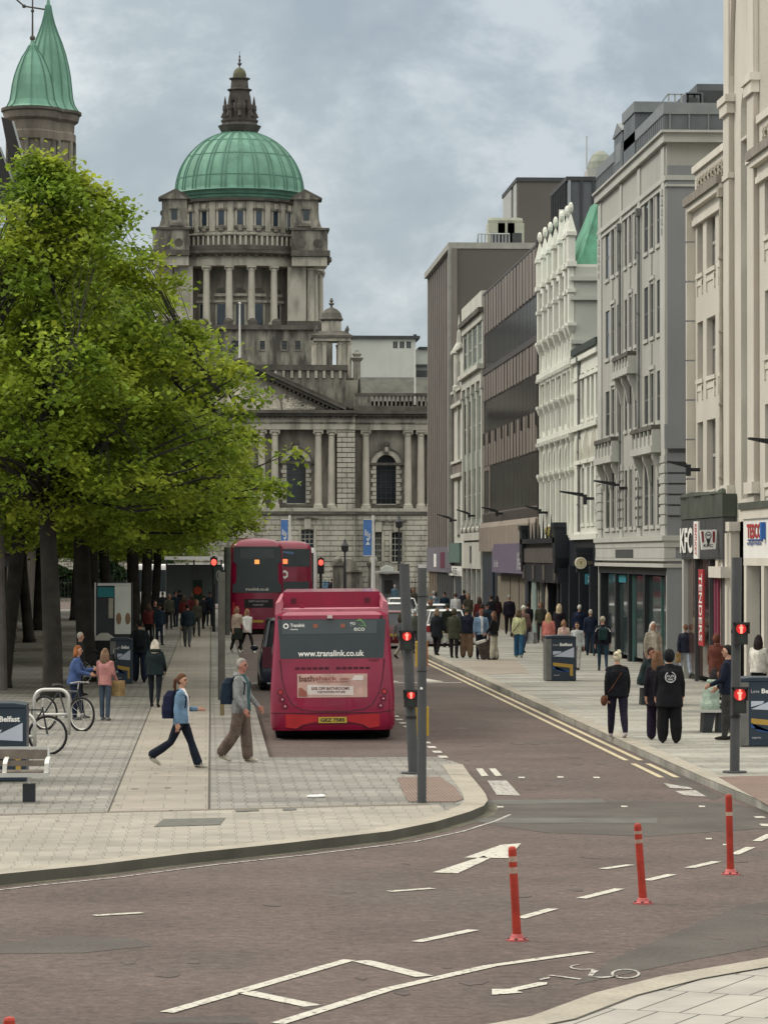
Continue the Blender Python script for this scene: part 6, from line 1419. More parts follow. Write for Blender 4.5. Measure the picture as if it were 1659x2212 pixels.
def wheel(b, x, y, r=.48, wd=.28, m=0, m2=1):
    sx = 1 if x > 0 else -1
    b.tube([(x-sx*wd, y, r), (x-sx*.02, y, r), (x, y, r)], [r, r, r*.9], 18, m); b.tube([(x-sx*.01, y, r), (x+sx*.012, y, r)], [r*.6, r*.5], 14, m2)
def rtf(loc, rz=0, roll=0):
    M = Matrix.Translation(loc) @ Matrix.Rotation(rz, 4, 'Z') @ Matrix.Rotation(roll, 4, 'Y')
    return lambda x, y, z: tuple(M @ Vector((x, y, z)))
def single_deck(loc, rz, label):
    T = thing('bus', label, 'bus', loc); tf = rtf(loc, rz, R(-.5)); nb = lambda: MB(tf); L_ = 11.4
    def rf(z): return .12*max(0, z-.9)
    def hw(z): return 1.25-.11*max(0, (z-.9)/1.6)
    b = nb(); zs = [.2, .3, .56, .9, 1.3, 1.7, 2.1, 2.4, 2.5]
    secs = [(z, -hw(z)+(.05 if z < .25 else 0), hw(z)-(.05 if z < .25 else 0), rf(z)+(.04 if z < .25 else 0), L_-rf(z), .24) for z in zs]
    secs += [(2.57, -hw(2.5)+.08, hw(2.5)-.08, .32, L_-.35, .22), (2.6, -hw(2.5)+.28, hw(2.5)-.28, .5, L_-.6, .2)]
    zloft(b, secs, 0); bd = part('body', b, [M_mag], T); smooth_by_angle(bd, 35)
    b = nb(); b.box(-1.15, 1.15, .5, L_-.2, .12, .21); part('underbody', b, M_under, T)
    # roof pod: rails, floor and cross wall
    b = nb()
    for s_ in (-1, 1): b.add([(s_*1.14, .35, 2.5), (s_*1.0, .35, 2.54), (s_*1.04, .35, 2.78), (s_*1.13, .35, 2.74), (s_*1.12, 4.5, 2.52), (s_*1.0, 4.5, 2.55), (s_*.98, 4.5, 2.94), (s_*1.08, 4.5, 2.88)], [(0, 1, 2, 3), (4, 5, 6, 7), (0, 1, 5, 4), (1, 2, 6, 5), (2, 3, 7, 6), (3, 0, 4, 7)], 1)
    b.box(-1.0, 1.0, 2.2, 8.5, 2.6, 2.95, 0); b.box(-.98, .98, .55, 2.2, 2.603, 2.625, 1); b.box(-1.0, 1.0, .36, .5, 2.56, 2.6, 1)
    for x in (-.78, .74): b.box(x-.05, x+.05, 2.17, 2.2, 2.72, 2.82, 2)
    b.cbox(-.6, 1.4, 2.62, .1, .1, .08, 0); part('roof_pod', b, [M_mag, M_pinkr, M_magd], T)
    q = lambda x, z, o=.006: (x, rf(z)-o, z)
    b = nb(); b.face([q(-1.03, 1.64), q(1.03, 1.64), q(1.08, 2.42), q(-1.08, 2.42)], 0); b.face([q(-1.0, 2.13, .012), q(.9, 2.13, .012), q(.9, 2.40, .012), q(-1.0, 2.40, .012)], 1); gl_ = part('rear_window', b, [M_bglass, M_bg3], T)
    def ft(s_, x0, x1, z0, z1, m, o=.018, par=gl_, bold=.02, nm='lettering', lab=None):
        b = nb(); text(b, s_, q(x0, z0, o), (x1-x0, 0, 0), (0, rf(z1)-rf(z0), z1-z0), bold=bold); return part(nm, b, m, par, label=lab)
    ft('www.translink.co.uk', -.68, .64, 1.68, 1.80, M_let); ft('Translink', -.83, -.54, 2.27, 2.34, M_let); ft('Ulsterbus', -.83, -.68, 2.21, 2.24, M_let)
    ft('go', .36, .47, 2.27, 2.36, pm('pale_print', (.5, .52, .5))); ft('eco', .44, .66, 2.18, 2.25, MATS['pale_print'])
    def disc(x, z, r, m, o=.02, n=16, par=T, nm='lamp', ring=0):
        b = nb(); P = [q(x+r*math.cos(2*math.pi*i/n), z+r*math.sin(2*math.pi*i/n), o) for i in range(n)]
        if ring:
            Q = [q(x+ring*math.cos(2*math.pi*i/n), z+ring*math.sin(2*math.pi*i/n), o) for i in range(n)]
            for i in range(n): b.face([P[i], P[(i+1) % n], Q[(i+1) % n], Q[i]])
        else:
            b.face(P); Q = [q(x+r*math.cos(2*math.pi*i/n), z+r*math.sin(2*math.pi*i/n), -.02) for i in range(n)]
            for i in range(n): b.face([P[i], P[(i+1) % n], Q[(i+1) % n], Q[i]])
        return part(nm, b, m, par)
    disc(-.92, 2.29, .055, M_let, par=gl_, nm='logo'); disc(-.92, 2.29, .03, M_bglass, o=.024, par=gl_, nm='logo')
    b = nb()
    for i in range(10):
        t0, t1 = i/10, (i+1)/10; f = lambda t: q(.49+.2*t+.0*t, 2.385-.11*t*t+.06*math.sin(math.pi*t), .018); g_ = lambda t: q(.49+.2*t-.01, 2.36-.11*t*t+.045*math.sin(math.pi*t)-.0, .018); b.face([f(t0), f(t1), g_(t1), g_(t0)])
    for i in range(10):
        t0, t1 = i/10, (i+1)/10; f = lambda t: q(.49+.16*t, 2.37-.07*t-.035*math.sin(math.pi*t), .018); g_ = lambda t: q(.5+.16*t, 2.36-.07*t-.045*math.sin(math.pi*t), .018); b.face([f(t0), f(t1), g_(t1), g_(t0)])
    part('leaf_logo', b, pm('leaf_green', (.12, .25, .1)), gl_)
    for x in (-.33, .22): b = nb(); b.face([q(x-.045, 2.25, .018), q(x+.045, 2.25, .018), q(x+.045, 2.33, .018), q(x-.045, 2.33, .018)]); part('lamp', b, pm('dull_amber', (.25, .09, .06)), gl_)
    b = nb(); b.cbox(-.04, rf(2.47)-.06, 2.44, .1, .1, .06, 0); part('camera_housing', b, M_lens, T)
    for x in (-1.06, 1.0): disc(x, 2.46, .035, M_magd, o=.012)
    b = nb()
    for i in range(13):
        if i == 6: continue
        x = -.74+i*.117; b.box(x, x+.09, rf(1.44)-.006, rf(1.44)+.05, 1.415, 1.465)
    part('engine_grille', b, M_magd, T)
    b = nb(); cv = [(-1.05, 1.62), (-1.0, 1.2), (-.93, .95), (-.8, .72), (-.62, .62), (-.3, .585), (.3, .585), (.62, .62), (.8, .72), (.93, .95), (1.0, 1.2), (1.05, 1.62)]
    b.tube([q(x, z, .001) for x, z in cv], .012, 4); b.tube([q(-1.24, .555, -.02), q(-.9, .55, .004), q(.9, .55, .004), q(1.24, .6, -.02)], .012, 4); part('panel_seam', b, M_magd, T)
    b = nb(); b.box(-.70, .70, rf(1.1)-.03, rf(1.1)+.05, .86, 1.33); ad = part('advert_board', b, pm('advert_peach', (.5, .33, .29), var=.22, scale=4), T)
    af = rf(1.1)-.034
    b = nb(); b.face([(-.5, af, .92), (.42, af, .90), (.42, af, 1.08), (-.5, af, 1.12)]); b.face([(.38, af, 1.2), (.62, af, 1.2), (.62, af, 1.3), (.45, af, 1.3)]); part('advert_panel', b, pm('advert_white', (.62, .56, .54)), ad)
    for s_, x0, x1, z0, z1, m in (('bath', -.66, -.36, 1.18, 1.3, 'advert_brown'), ('shack', -.34, .1, 1.2, 1.29, 'advert_rust'), ('.com', .14, .32, 1.2, 1.25, 'advert_rust'), ('50% OFF BATHROOMS', -.42, .34, 1.01, 1.07, 'advert_brown'), ('TILES SHOWERS FIXTURES', -.3, .26, .95, .99, 'advert_brown')):
        b = nb(); text(b, s_, (x0, af-.004, z0), (x1-x0, 0, 0), (0, 0, z1-z0), bold=.02); part('lettering', b, pm(m, (.14, .05, .04) if m == 'advert_brown' else (.3, .1, .08)), ad)
    b = nb(); b.face([(-.68, af-.003, .88), (-.5, af-.003, .88), (-.52, af-.003, .98), (-.62, af-.003, 1.06), (-.67, af-.003, 1.06)]); b.face([(-.3, af-.003, 1.165), (.32, af-.003, 1.165), (.32, af-.003, 1.178), (-.3, af-.003, 1.178)]); part('advert_shape', b, MATS['advert_rust'], ad)
    for s_ in (-1, 1):
        for k, (x, z) in enumerate(((1.04, .97), (1.01, .83), (.955, .69))):
            lm = disc(s_*x, z, .062, M_magd, o=.012); disc(s_*x, z, .045 if k else .04, M_red if k == 0 else M_mag, o=.016, par=lm, nm='lens'); 
            if k: disc(s_*x+.01, z, .016, M_lens, o=.02, par=lm, nm='bulb')
        b = nb(); b.face([q(s_*.3, .5, .003), q(s_*.94, .545, .003), q(s_*.94, .27, .003), q(s_*.72, .24, .003), q(s_*.55, .33, .003), q(s_*.3, .38, .003)][::s_]); part('reflector', b, M_red, T)
    b = nb(); cv = [(-.75, .22), (-.6, .31), (-.4, .34), (.4, .34), (.6, .31), (.75, .22)]; b.tube([q(x, z, .004) for x, z in cv], .012, 4); part('bumper_crease', b, M_magd, T)
    b = nb(); b.box(-.285, .285, -.022, .01, .35, .47); pl_ = part('number_plate', b, M_plate, T); b = nb(); text(b, 'GEZ 7585', (-.24, -.026, .375), (.48, 0, 0), (0, 0, .07), bold=.03); part('lettering', b, M_blackp, pl_)
    b = nb(); text(b, 'Y2427', q(.72, 1.57, .008), (.22, 0, 0), (0, 0, .05)); part('fleet_number', b, M_magd, T)
    for s_ in (-1, 1):
        x = lambda z: s_*(hw(z)+.006)
        for k in range(6):
            y0, y1 = 1.2+k*1.6, 2.7+k*1.6; b = nb(); b.face([(x(1.25), y0, 1.25), (x(1.25), y1, 1.25), (x(2.15), y1, 2.15), (x(2.15), y0, 2.15)]); part('side_window', b, M_bglass, T)
        for y in (2.6, 8.6):
            b = nb(); wheel(b, s_*1.2, y, .48); part('wheel', b, [M_tyre, M_rim], T)
            b = nb(); n = 12; b.face([(s_*1.256, y+.62*math.cos(math.pi*i/n), .3+.68*math.sin(math.pi*i/n)) for i in range(n+1)]); part('wheel_arch', b, M_under, T)
        b = nb(); wheel(b, s_*1.16, 1.05, .46, .3); part('wheel', b, [M_tyre, M_rim], T, label='rear wheel glimpsed under the bumper')
    b = nb(); b.box(-1.0, 1.0, L_-.28, L_-.02, 1.0, 2.2); part('windscreen', b, M_bglass, T)
    return T
Xb, Yb = G(719, 1600)
single_deck((Xb, Yb, 0), R(-2.1), 'magenta single-decker bus seen from behind, standing in the bus bay')
def double_deck(loc, rz, label, kind):
    T = thing('double_decker_bus', label, 'bus', loc, 'magenta double-decker buses'); tf = rtf(loc, rz); nb = lambda: MB(tf); L_ = 10.6; H_ = 4.5
    b = nb(); hw = lambda z: 1.25-.05*max(0, (z-2)/2.2); rf = lambda z: .07*max(0, z-1.2)
    zloft(b, [(z, -hw(z), hw(z), rf(z), L_-rf(z)*1.5, .3) for z in (.25, 1.0, 2.0, 3.0, 3.8, 4.1)]+[(4.3, -1.08, 1.08, .34, L_-.5, .3), (4.42, -.85, .85, .5, L_-.7, .3), (4.5, -.45, .45, .8, L_-1, .3)], 0)
    bd = part('body', b, M_mag, T); smooth_by_angle(bd, 40); b = nb(); b.box(-1.15, 1.15, .1, L_-.2, .06, .26); part('underbody', b, M_under, T)
    q = lambda x, z, o=.01: (x, rf(z)-o, z)
    if kind == 0:
        b = nb(); b.face([q(-1.15, 1.95), q(1.15, 1.95), q(1.15, 2.3), q(.98, 2.45), q(.98, 3.3), q(1.13, 3.4), q(1.12, 4.12), q(-1.12, 4.12), q(-1.13, 3.4), q(-.98, 3.3), q(-.98, 2.45), q(-1.15, 2.3)]); g_ = part('rear_window', b, M_bglass, T)
        b = nb(); b.face([q(-.8, 3.55, .02), q(.8, 3.55, .02), q(.8, 4.0, .02), q(-.8, 4.0, .02)]); part('upper_glass', b, M_bg3, g_)
        b = nb(); text(b, 'translink.co.uk', q(-.55, 2.05, .02), (1.1, 0, 0), (0, 0, .14)); part('lettering', b, M_let, g_)
        b = nb(); b.box(-.12, .1, rf(3.4)-.03, rf(3.4), 3.3, 3.5); part('indicator', b, pm('amber_glow', (.8, .3, .08), emit=1.2), g_)
        b = nb(); b.box(-.6, .75, rf(1.5)-.02, rf(1.5), 1.25, 1.65); a_ = part('advert_board', b, M_blackp, T); b = nb(); text(b, 'SAFETY AND HEALTH', (-.4, -.0, 1.5), (.9, 0, 0), (0, 0, .09)); text(b, 'WORKS BEST', (-.2, -.0, 1.33), (.5, 0, 0), (0, 0, .09)); part('lettering', b, pm('grey_print', (.4, .38, .4)), a_)
    else:
        b = nb(); b.face([q(-1.1, 3.1), q(1.1, 3.1), q(1.1, 4.05), q(-1.1, 4.05)]); g_ = part('rear_window', b, M_bglass, T)
        b = nb(); b.face([q(-1.1, 1.75), q(1.1, 1.75), q(1.05, 2.3), q(-1.05, 2.3)]); part('lower_window', b, M_bglass, T)
        b = nb(); n = 6; b.face([q(-.25+.2*math.sin(2*math.pi*i/n), 2.68+.24*math.cos(2*math.pi*i/n), .015) for i in range(n)]); lg = part('hexagon_logo', b, M_let, T); b = nb(); b.face([q(-.25+.1*math.sin(2*math.pi*i/n), 2.68+.12*math.cos(2*math.pi*i/n), .02) for i in range(n)]); part('logo_centre', b, M_mag, lg)
        b = nb(); b.face([q(-1.0, 3.95, .02), q(.2, 3.75, .02), q(.25, 3.88, .02), q(-.9, 4.0, .02)]); b.face([q(-.9, 3.7, .02), q(-.78, 3.7, .02), q(-.7, 3.95, .02), q(-.85, 3.95, .02)]); part('painted_reflection', b, pm('reflection_blue', (.1, .16, .3)), g_)  # blue reflections painted as flat shapes on the rear glass
        b = nb(); b.box(-.45, -.1, rf(3.3)-.03, rf(3.3), 3.25, 3.5); part('indicator', b, pm('orange_red_glow', (.9, .2, .07), emit=1.3), g_)
        b = nb(); b.box(-.6, .65, -.02, 0, .95, 1.45); part('advert_board', b, pm('pale_green_advert', (.35, .4, .36), var=.3, scale=4), T)
    for s_ in (-1, 1):
        b = nb(); b.box(s_*1.1-.06, s_*1.1+.06, -.02, .05, .9, 1.5); part('tail_lamp', b, M_red, T)
        for z0, z1 in ((1.2, 2.1), (2.9, 3.75)):
            b = nb(); b.face([(s_*(hw(z0)+.006), .8, z0), (s_*(hw(z0)+.006), L_-.9, z0), (s_*(hw(z1)+.006), L_-.9, z1), (s_*(hw(z1)+.006), .8, z1)]); part('side_window', b, M_bglass, T)
        for y in (2.4, 8.2): b = nb(); wheel(b, s_*1.2, y); part('wheel', b, [M_tyre, M_rim], T)
    b = nb(); b.box(-.3, .3, -.02, .01, .55, .66); part('number_plate', b, M_plate, T)
    return T
double_deck(((555.5-VX)/46, 152.2, 0), 0, 'nearer magenta double-decker bus with one tall black rear window', 0)
double_deck(((624-VX)/40.0, 174, 0), 0, 'farther magenta double-decker bus with a white hexagon logo, partly hidden', 1)
def car(loc, rz, label, paint, kind='car', lights=False):
    T = thing('parked_car' if kind == 'car' else 'dark_van', label, kind, loc, 'cars queuing at the kerb beyond the bus' if kind == 'car' else None); tf = rtf(loc, rz); nb = lambda: MB(tf); v = kind == 'van'
    h1, h2, L_, hw = (1.0, 1.95, 4.9, .98) if v else (.92, 1.5, 4.35, .9)
    b = nb(); zloft(b, [(.22, -hw+.06, hw-.06, .06, L_-.06, .25), (.4, -hw, hw, 0, L_, .3), (.7, -hw, hw, .02, L_-.02, .3), (h1, -hw+.08, hw-.08, .1, L_-(.1 if v else .25), .3)], 0); smooth_by_angle(part('body', b, paint, T), 50)
    y1 = L_-(.7 if v else 1.2)
    b = nb(); zloft(b, [(h1, -hw+.1, hw-.1, .25, y1, .2), (h2-.06, -hw+.26, hw-.26, .55, y1-.75, .25)], 0, cap=False); part('glasshouse', b, M_cgl, T)
    b = nb(); zloft(b, [(h2-.07, -hw+.24, hw-.24, .5, y1-.72, .25), (h2-.02, -hw+.27, hw-.27, .55, y1-.78, .25), (h2, -hw+.4, hw-.4, .75, y1-1, .25)], 0); smooth_by_angle(part('roof', b, paint, T), 60)
    b = nb()
    for s_ in (-1, 1):
        for (ya, yb) in ((.3, .62), (y1-.05, y1-.8), (1.6, 1.65)): b.tube([(s_*(hw-.12), ya, h1), (s_*(hw-.27), yb, h2-.06)], .04, 4)
    part('pillar', b, paint, T)
    for s_ in (-1, 1):
        b = nb(); b.box(s_*(hw-.2)-.13, s_*(hw-.2)+.13, -.012 if not v else -.01, .1, .62, .85 if not v else 1.2); part('tail_lamp', b, M_red if not v else M_magd, T)
        b = nb(); b.box(s_*(hw-.2)-.16, s_*(hw-.2)+.16, L_-.1, L_+.012, .6, .75); part('headlamp', b, M_lens, T)
        b = nb(); b.ball((s_*(hw+.1), y1-.75, h1+.08), (.12, .08, .08), 8); part('mirror', b, paint, T)
        for y in (.8, L_-.85): b = nb(); wheel(b, s_*(hw-.01), y, .32, .2); part('wheel', b, [M_tyre, M_rim], T)
    b = nb(); b.box(-.26, .26, -.015, .02, .5, .61); part('number_plate', b, M_plate, T)
    return T
cars = [((9.75, 131, 0), 'white car with its roof showing, nearest one behind the waiting crowd'), ((10.3, 146, 0), 'white estate car just left of the second signal post'), ((8.75, 150, 0), 'white hatchback with dark rear window, above the bus roof corner'), ((10.2, 168, 0), 'small white car above the right end of the bus roof'), ((8.6, 190, 0), 'red and white car glimpsed over the middle of the bus roof')]
for i, (p, lab) in enumerate(cars): car(p, 0, lab, M_wcar if i < 4 else pm('red_car_paint', (.4, .05, .06), rough=.3, coat=.5))
car((7.3, 128, 0), 0, 'dark red car just right of the bus, half hidden by the crowd', pm('maroon_car_paint', (.12, .01, .02), rough=.3, coat=.5))
vn = car((2.45, 88.5, 0), 0, 'dark navy van mostly hidden in front of the single-decker, its mirror showing', pm('navy_van_paint', (.012, .016, .035), rough=.3, coat=.4), 'van')
def coach(loc, rz, label, L_=11, H_=3.1, name='white_bus'):
    T = thing(name, label, 'bus', loc); tf = rtf(loc, rz); nb = lambda: MB(tf)
    b = nb(); zloft(b, [(.25, -1.25, 1.25, 0, L_, .2), (1.2, -1.25, 1.25, 0, L_, .2), (H_-.3, -1.2, 1.2, .08, L_-.1, .2), (H_-.08, -1.1, 1.1, .2, L_-.2, .2), (H_, -.8, .8, .5, L_-.5, .2)], 0); smooth_by_angle(part('body', b, M_wcar, T), 40)
    for s_ in (-1, 1):
        b = nb(); b.face([(s_*1.262, .5, 1.2), (s_*1.262, L_-.4, 1.2), (s_*1.22, L_-.4, H_-.4), (s_*1.22, .5, H_-.4)]); b.face([(s_*1.258, L_*.55, .3), (s_*1.258, L_-.2, .3), (s_*1.258, L_-.3, 1.3), (s_*1.258, L_*.7, 1.3)]); part('side_window', b, M_bglass, T)
        for y in (2.3, L_-2.5): b = nb(); wheel(b, s_*1.2, y); part('wheel', b, [M_tyre, M_rim], T)
    b = nb(); b.box(-1.0, 1.0, -.01, .2, 1.3, H_-.35); part('rear_window', b, M_bglass, T); return T
coach(((682-VX)/36.5-1.1, 193, 0), 0, 'tall white bus just right of the farther double-decker, behind the red signal', H_=4.2)
coach((-5.5, 226, 0), R(-90), 'white bus with black windows crossing the square under the trees', L_=11.5, name='crossing_bus')
# ---------------------------------------------------------------- street furniture
M_post = pm('charcoal_post', (.06, .064, .068), rough=.55, var=.12, scale=3, streak=.2); M_glow = pm('red_signal_glow', (1.0, .10, .07), emit=1.6); M_gloww = pm('red_figure_glow', (1.0, .22, .16), emit=1.9); M_ybox = pm('yellow_box', (.50, .32, .03), rough=.6, var=.15, scale=4)
M_steel = pm('brushed_steel', (.55, .55, .53), rough=.35, metal=.7, var=.08); M_wood = pm('weathered_wood', (.16, .135, .115), rough=.85, var=.25, scale=5, streak=.3)
def PG(x, y, z=KZ): X, Y = G(x, y, z); return X, Y
def man(b, x, y, z, h, m=0, s=1):
    b.ball((x, y, z+h*.88), (h*.11, .01, h*.12), 8, m); b.box(x-h*.13, x+h*.13, y-.012, y+.012, z+h*.38, z+h*.76, m); b.box(x-h*.11, x-h*.01, y-.012, y+.012, z, z+h*.38, m); b.box(x+h*.01, x+h*.11, y-.012, y+.012, z, z+h*.38, m); b.box(x-h*.24, x+h*.2, y-.012, y+.012, z+h*.55, z+h*.7, m)
def signal_head(T, x, y, z, w_=.24, h_=.42, lit='man', hx=0):
    b = MB(); b.box(x-w_/2, x+w_/2, y-.12, y+.06, z, z+h_, 0); b.box(x-w_/2-.02, x+w_/2+.02, y-.2, y-.12, z+h_-.03, z+h_+.01, 0); b.box(x-w_/2-.02, x-w_/2, y-.2, y-.12, z+h_*.5, z+h_, 0); b.box(x+w_/2, x+w_/2+.02, y-.2, y-.12, z+h_*.5, z+h_, 0)
    hd = part('signal_head', b, M_blackp, T); b = MB(); man(b, x, y-.135, z+h_*.52, h_*.42); part('red_figure', b, M_gloww, hd)
    b = MB(); n = 14; b.face([(x+h_*.24*math.cos(2*math.pi*i/n), y-.123, z+h_*.73+h_*.24*math.sin(2*math.pi*i/n)) for i in range(n)]); part('red_halo', b, pm('red_lens', (.5, .02, .02), emit=.6, rough=.2), hd)
    b = MB(); b.face([(x+h_*.2*math.cos(2*math.pi*i/n), y-.123, z+h_*.25+h_*.2*math.sin(2*math.pi*i/n)) for i in range(n)]); part('unlit_lens', b, pm('unlit_lens', (.02, .03, .025), rough=.2), hd)
    return hd
def sigpost(px, top, heads, label, rad=.085, plate=True, boxes=()):
    X, Y = PG(*px); xt, zt = PY(top[0], top[1], Y); T = thing('signal_post', label, 'signal post', (X, Y, KZ), 'charcoal pedestrian signal posts')
    b = MB(); b.tube([(X, Y, KZ-.02), (X, Y, KZ+.05), (X+(xt-X)*.3, Y, KZ+(zt-KZ)*.3), (xt, Y, zt)], rad, 14); b.tube([(xt, Y, zt), (xt, Y, zt+.02)], rad*1.05, 14)
    if plate: b.tube([(X, Y, KZ), (X, Y, KZ+.03)], .2, 18)
    po = part('pole', b, M_post, T)
    for z in (.9, 2.3): z += KZ; t = (z-KZ)/(zt-KZ); b = MB(); b.tube([(X+(xt-X)*t, Y, z), (X+(xt-X)*t, Y, z+.05)], rad*1.08, 14); part('band', b, M_blackp, po)
    for hx_, y0, y1 in heads:
        xh, z0 = PY(hx_, y1, Y); z1 = PY(hx_, y0, Y)[1]; signal_head(T, xh, Y-.12, z0, .22, z1-z0)
    for x0, x1, y0, y1 in boxes:
        a, z0 = PY(x0, y1, Y); c, z1 = PY(x1, y0, Y); b = MB(); b.box(a, c, Y+.05, Y+.2, z0, z1); wn(part('push_button_box', b, M_ybox, T), .012)
    return T
sigpost((893, 1672), (873, 1221), [(877, 1362, 1404), (886, 1490, 1527)], 'leaning charcoal signal post with two lit red figures, left of the kerb nose', boxes=[(899, 912, 1386, 1442), (896, 911, 1527, 1591)])
X, Y = PG(911, 1735); T = thing('plain_post', 'plain charcoal post without signals standing on the tactile paving', 'post', (X, Y, KZ))
xt, zt = PY(912, 1227, Y); b = MB(); b.tube([(X, Y, KZ), (xt, Y, zt)], .066, 14); b.tube([(xt, Y, zt), (xt, Y, zt+.05)], .06, 14, 1); part('pole', b, [M_post, M_steel], T)
for yy in (1290, 1452): x_, z_ = PY(911.5, yy, Y); b = MB(); b.tube([(x_, Y, z_), (x_, Y, z_+.02)], .069, 14); part('band', b, M_blackp, T)
b = MB(); x_, z_ = PY(911, 1487, Y); b.tube([(x_-.01, Y-.068, z_), (x_-.01, Y-.075, z_)], .02, 10); part('cap', b, M_let, T)
b = MB(); a, z0 = PY(918, 1440, Y); c, z1 = PY(925, 1385, Y); b.box(a-.02, c, Y+.03, Y+.12, z0, z1); part('side_box', b, pm('faded_orange', (.35, .14, .06)), T)
b = MB(); a, z0 = PY(918, 1590, Y); c, z1 = PY(926.5, 1528, Y); b.box(a-.02, c, Y+.03, Y+.12, z0, z1); part('side_box', b, M_ybox, T)
sigpost((1587, 1670), (1592, 1207), [(1596, 1345, 1392), (1593, 1484, 1540)], 'upright charcoal signal post on a round base plate by the right kerb', rad=.08)
# far signals
def far_signal(px, y0, y1, ph, label, ytop=None, round_=False):
    Y = 7000/ph; x, zt = PY(px, y0, Y); z0 = PY(px, y1, Y)[1]; T = thing('traffic_signal', label, 'traffic signal', (x, Y, KZ), 'far traffic signals showing red')
    b = MB(); b.tube([(x, Y, KZ), (x, Y, zt+.2)], .07, 10); part('pole', b, M_blackp, T)
    b = MB(); b.box(x-.17, x+.17, Y-.15, Y+.05, z0, zt+.15); hd = part('signal_head', b, M_blackp, T); b = MB(); b.ball((x, Y-.17, zt-.08), (.13, .05, .15), 12); part('red_lamp', b, M_glow, hd); return T
far_signal(693, 1212, 1240, 42, 'black traffic signal with round red light, right of the double-deckers')
far_signal(462, 1211, 1228, 46, 'black traffic signal showing red above the left footway crowd')
# bus stop post with small panels
X, Y = PG(479, 1546); T = thing('bus_stop_post', 'tall weathered grey-green bus stop post by the bay', 'post', (X, Y, KZ))
xt, zt = PY(480, 1236, Y); b = MB(); b.box(X-.075, X+.075, Y-.05, Y+.05, KZ+.35, zt); b.box(X-.04, X+.06, Y-.04, Y+.04, KZ, KZ+.35, 1); b.box(X-.085, X-.06, Y-.055, Y+.055, KZ+.35, zt, 2); part('pole', b, [pm('weathered_green', (.075, .08, .065), rough=.8, var=.25, scale=3), pm('brass_stub', (.2, .17, .09)), M_post], T)
X2, Y2 = PG(493, 1372); T = thing('flag_pole_post', 'slim grey post rising left of the nearer double-decker', 'post', (X2, Y2, KZ)); b = MB(); b.tube([(X2-.05, Y2, KZ), (X2-.05, Y2, PY(490, 1182, Y2)[1])], .14, 10); x_, z_ = PY(478, 1255, Y2); part('pole', b, pm('grey_green_pole', (.1, .11, .1), var=.2), T)
b = MB(); a, z0 = PY(462, 1262, Y2); c, z1 = PY(483, 1225, Y2); b.box(a, c, Y2-.05, Y2+.03, z0, z1, 0); part('stop_flag', b, [pm('stop_sign_green', (.05, .07, .065))], T)
b = MB(); xm_, zm_ = (a+c)/2, (z0+z1)/2; n = 14
for i in range(n):
    t0, t1 = 2*math.pi*i/n, 2*math.pi*(i+1)/n; f = lambda t, r: (xm_+.12*r*math.cos(t), Y2-.055, zm_+.25*r*math.sin(t)); b.face([f(t0, 1), f(t1, 1), f(t1, .7), f(t0, .7)])
part('ring_emblem', b, pm('grey_white', (.4, .42, .4)), T)
# flexible red bollards
M_bol = pm('red_orange_rubber', (.33, .028, .014), rough=.5, var=.25, scale=4, fine=.1); M_bolb = pm('faded_pink_base', (.42, .09, .09), rough=.6, var=.15, scale=8); M_refl = pm('worn_reflective', (.38, .27, .22), rough=.4, var=.25, scale=8)
bl = ['nearest red flexible bollard with two pale bands, left of the other two', 'middle red flexible bollard leaning left, with faded bands', 'farthest red flexible bollard with one pale band, at the right edge', 'tip of a red bollard cut off by the bottom left corner']
for i, (fx, fy, tx, ty) in enumerate([(1117, 2033, 1106, 1829), (1389, 1953, 1377, 1779), (1578, 1890, 1574, 1716), (22, 2395, 20, 2198)]):
    X, Y = G(fx, fy); xt, zt = PY(tx, ty, Y); T = thing('flexible_bollard', bl[i], 'bollard', (X, Y, 0), 'red flexible lane bollards'); r = .04
    b = MB(); f = lambda t: (X+(xt-X)*t, Y, .04+(zt-.04)*t); b.tube([f(0), f(.3), f(.6), f(.96), f(.99), f(1)], [r*1.1, r, r, r, r*.8, r*.4], 14); part('post', b, M_bol, T, smooth=False)
    for t0, t1 in ([(.83, .89), (.7, .77)], [(.86, .9), (.74, .79)], [(.72, .77)], [(.85, .9)])[i]: b = MB(); b.tube([f(t0), f(t1)], r*1.03, 14); part('reflective_band', b, M_refl, T)
    b = MB(); b.lathe([(.105, 0), (.105, .015), (.07, .03), (.055, .06), (.04, .065)], X, Y, 16)
    for k in range(6): a = k*math.pi/3+.3; b.ball((X+.085*math.cos(a), Y+.085*math.sin(a), .02), (.02, .02, .012), 6, 1)
    part('base', b, [M_bolb, M_blackp], T)
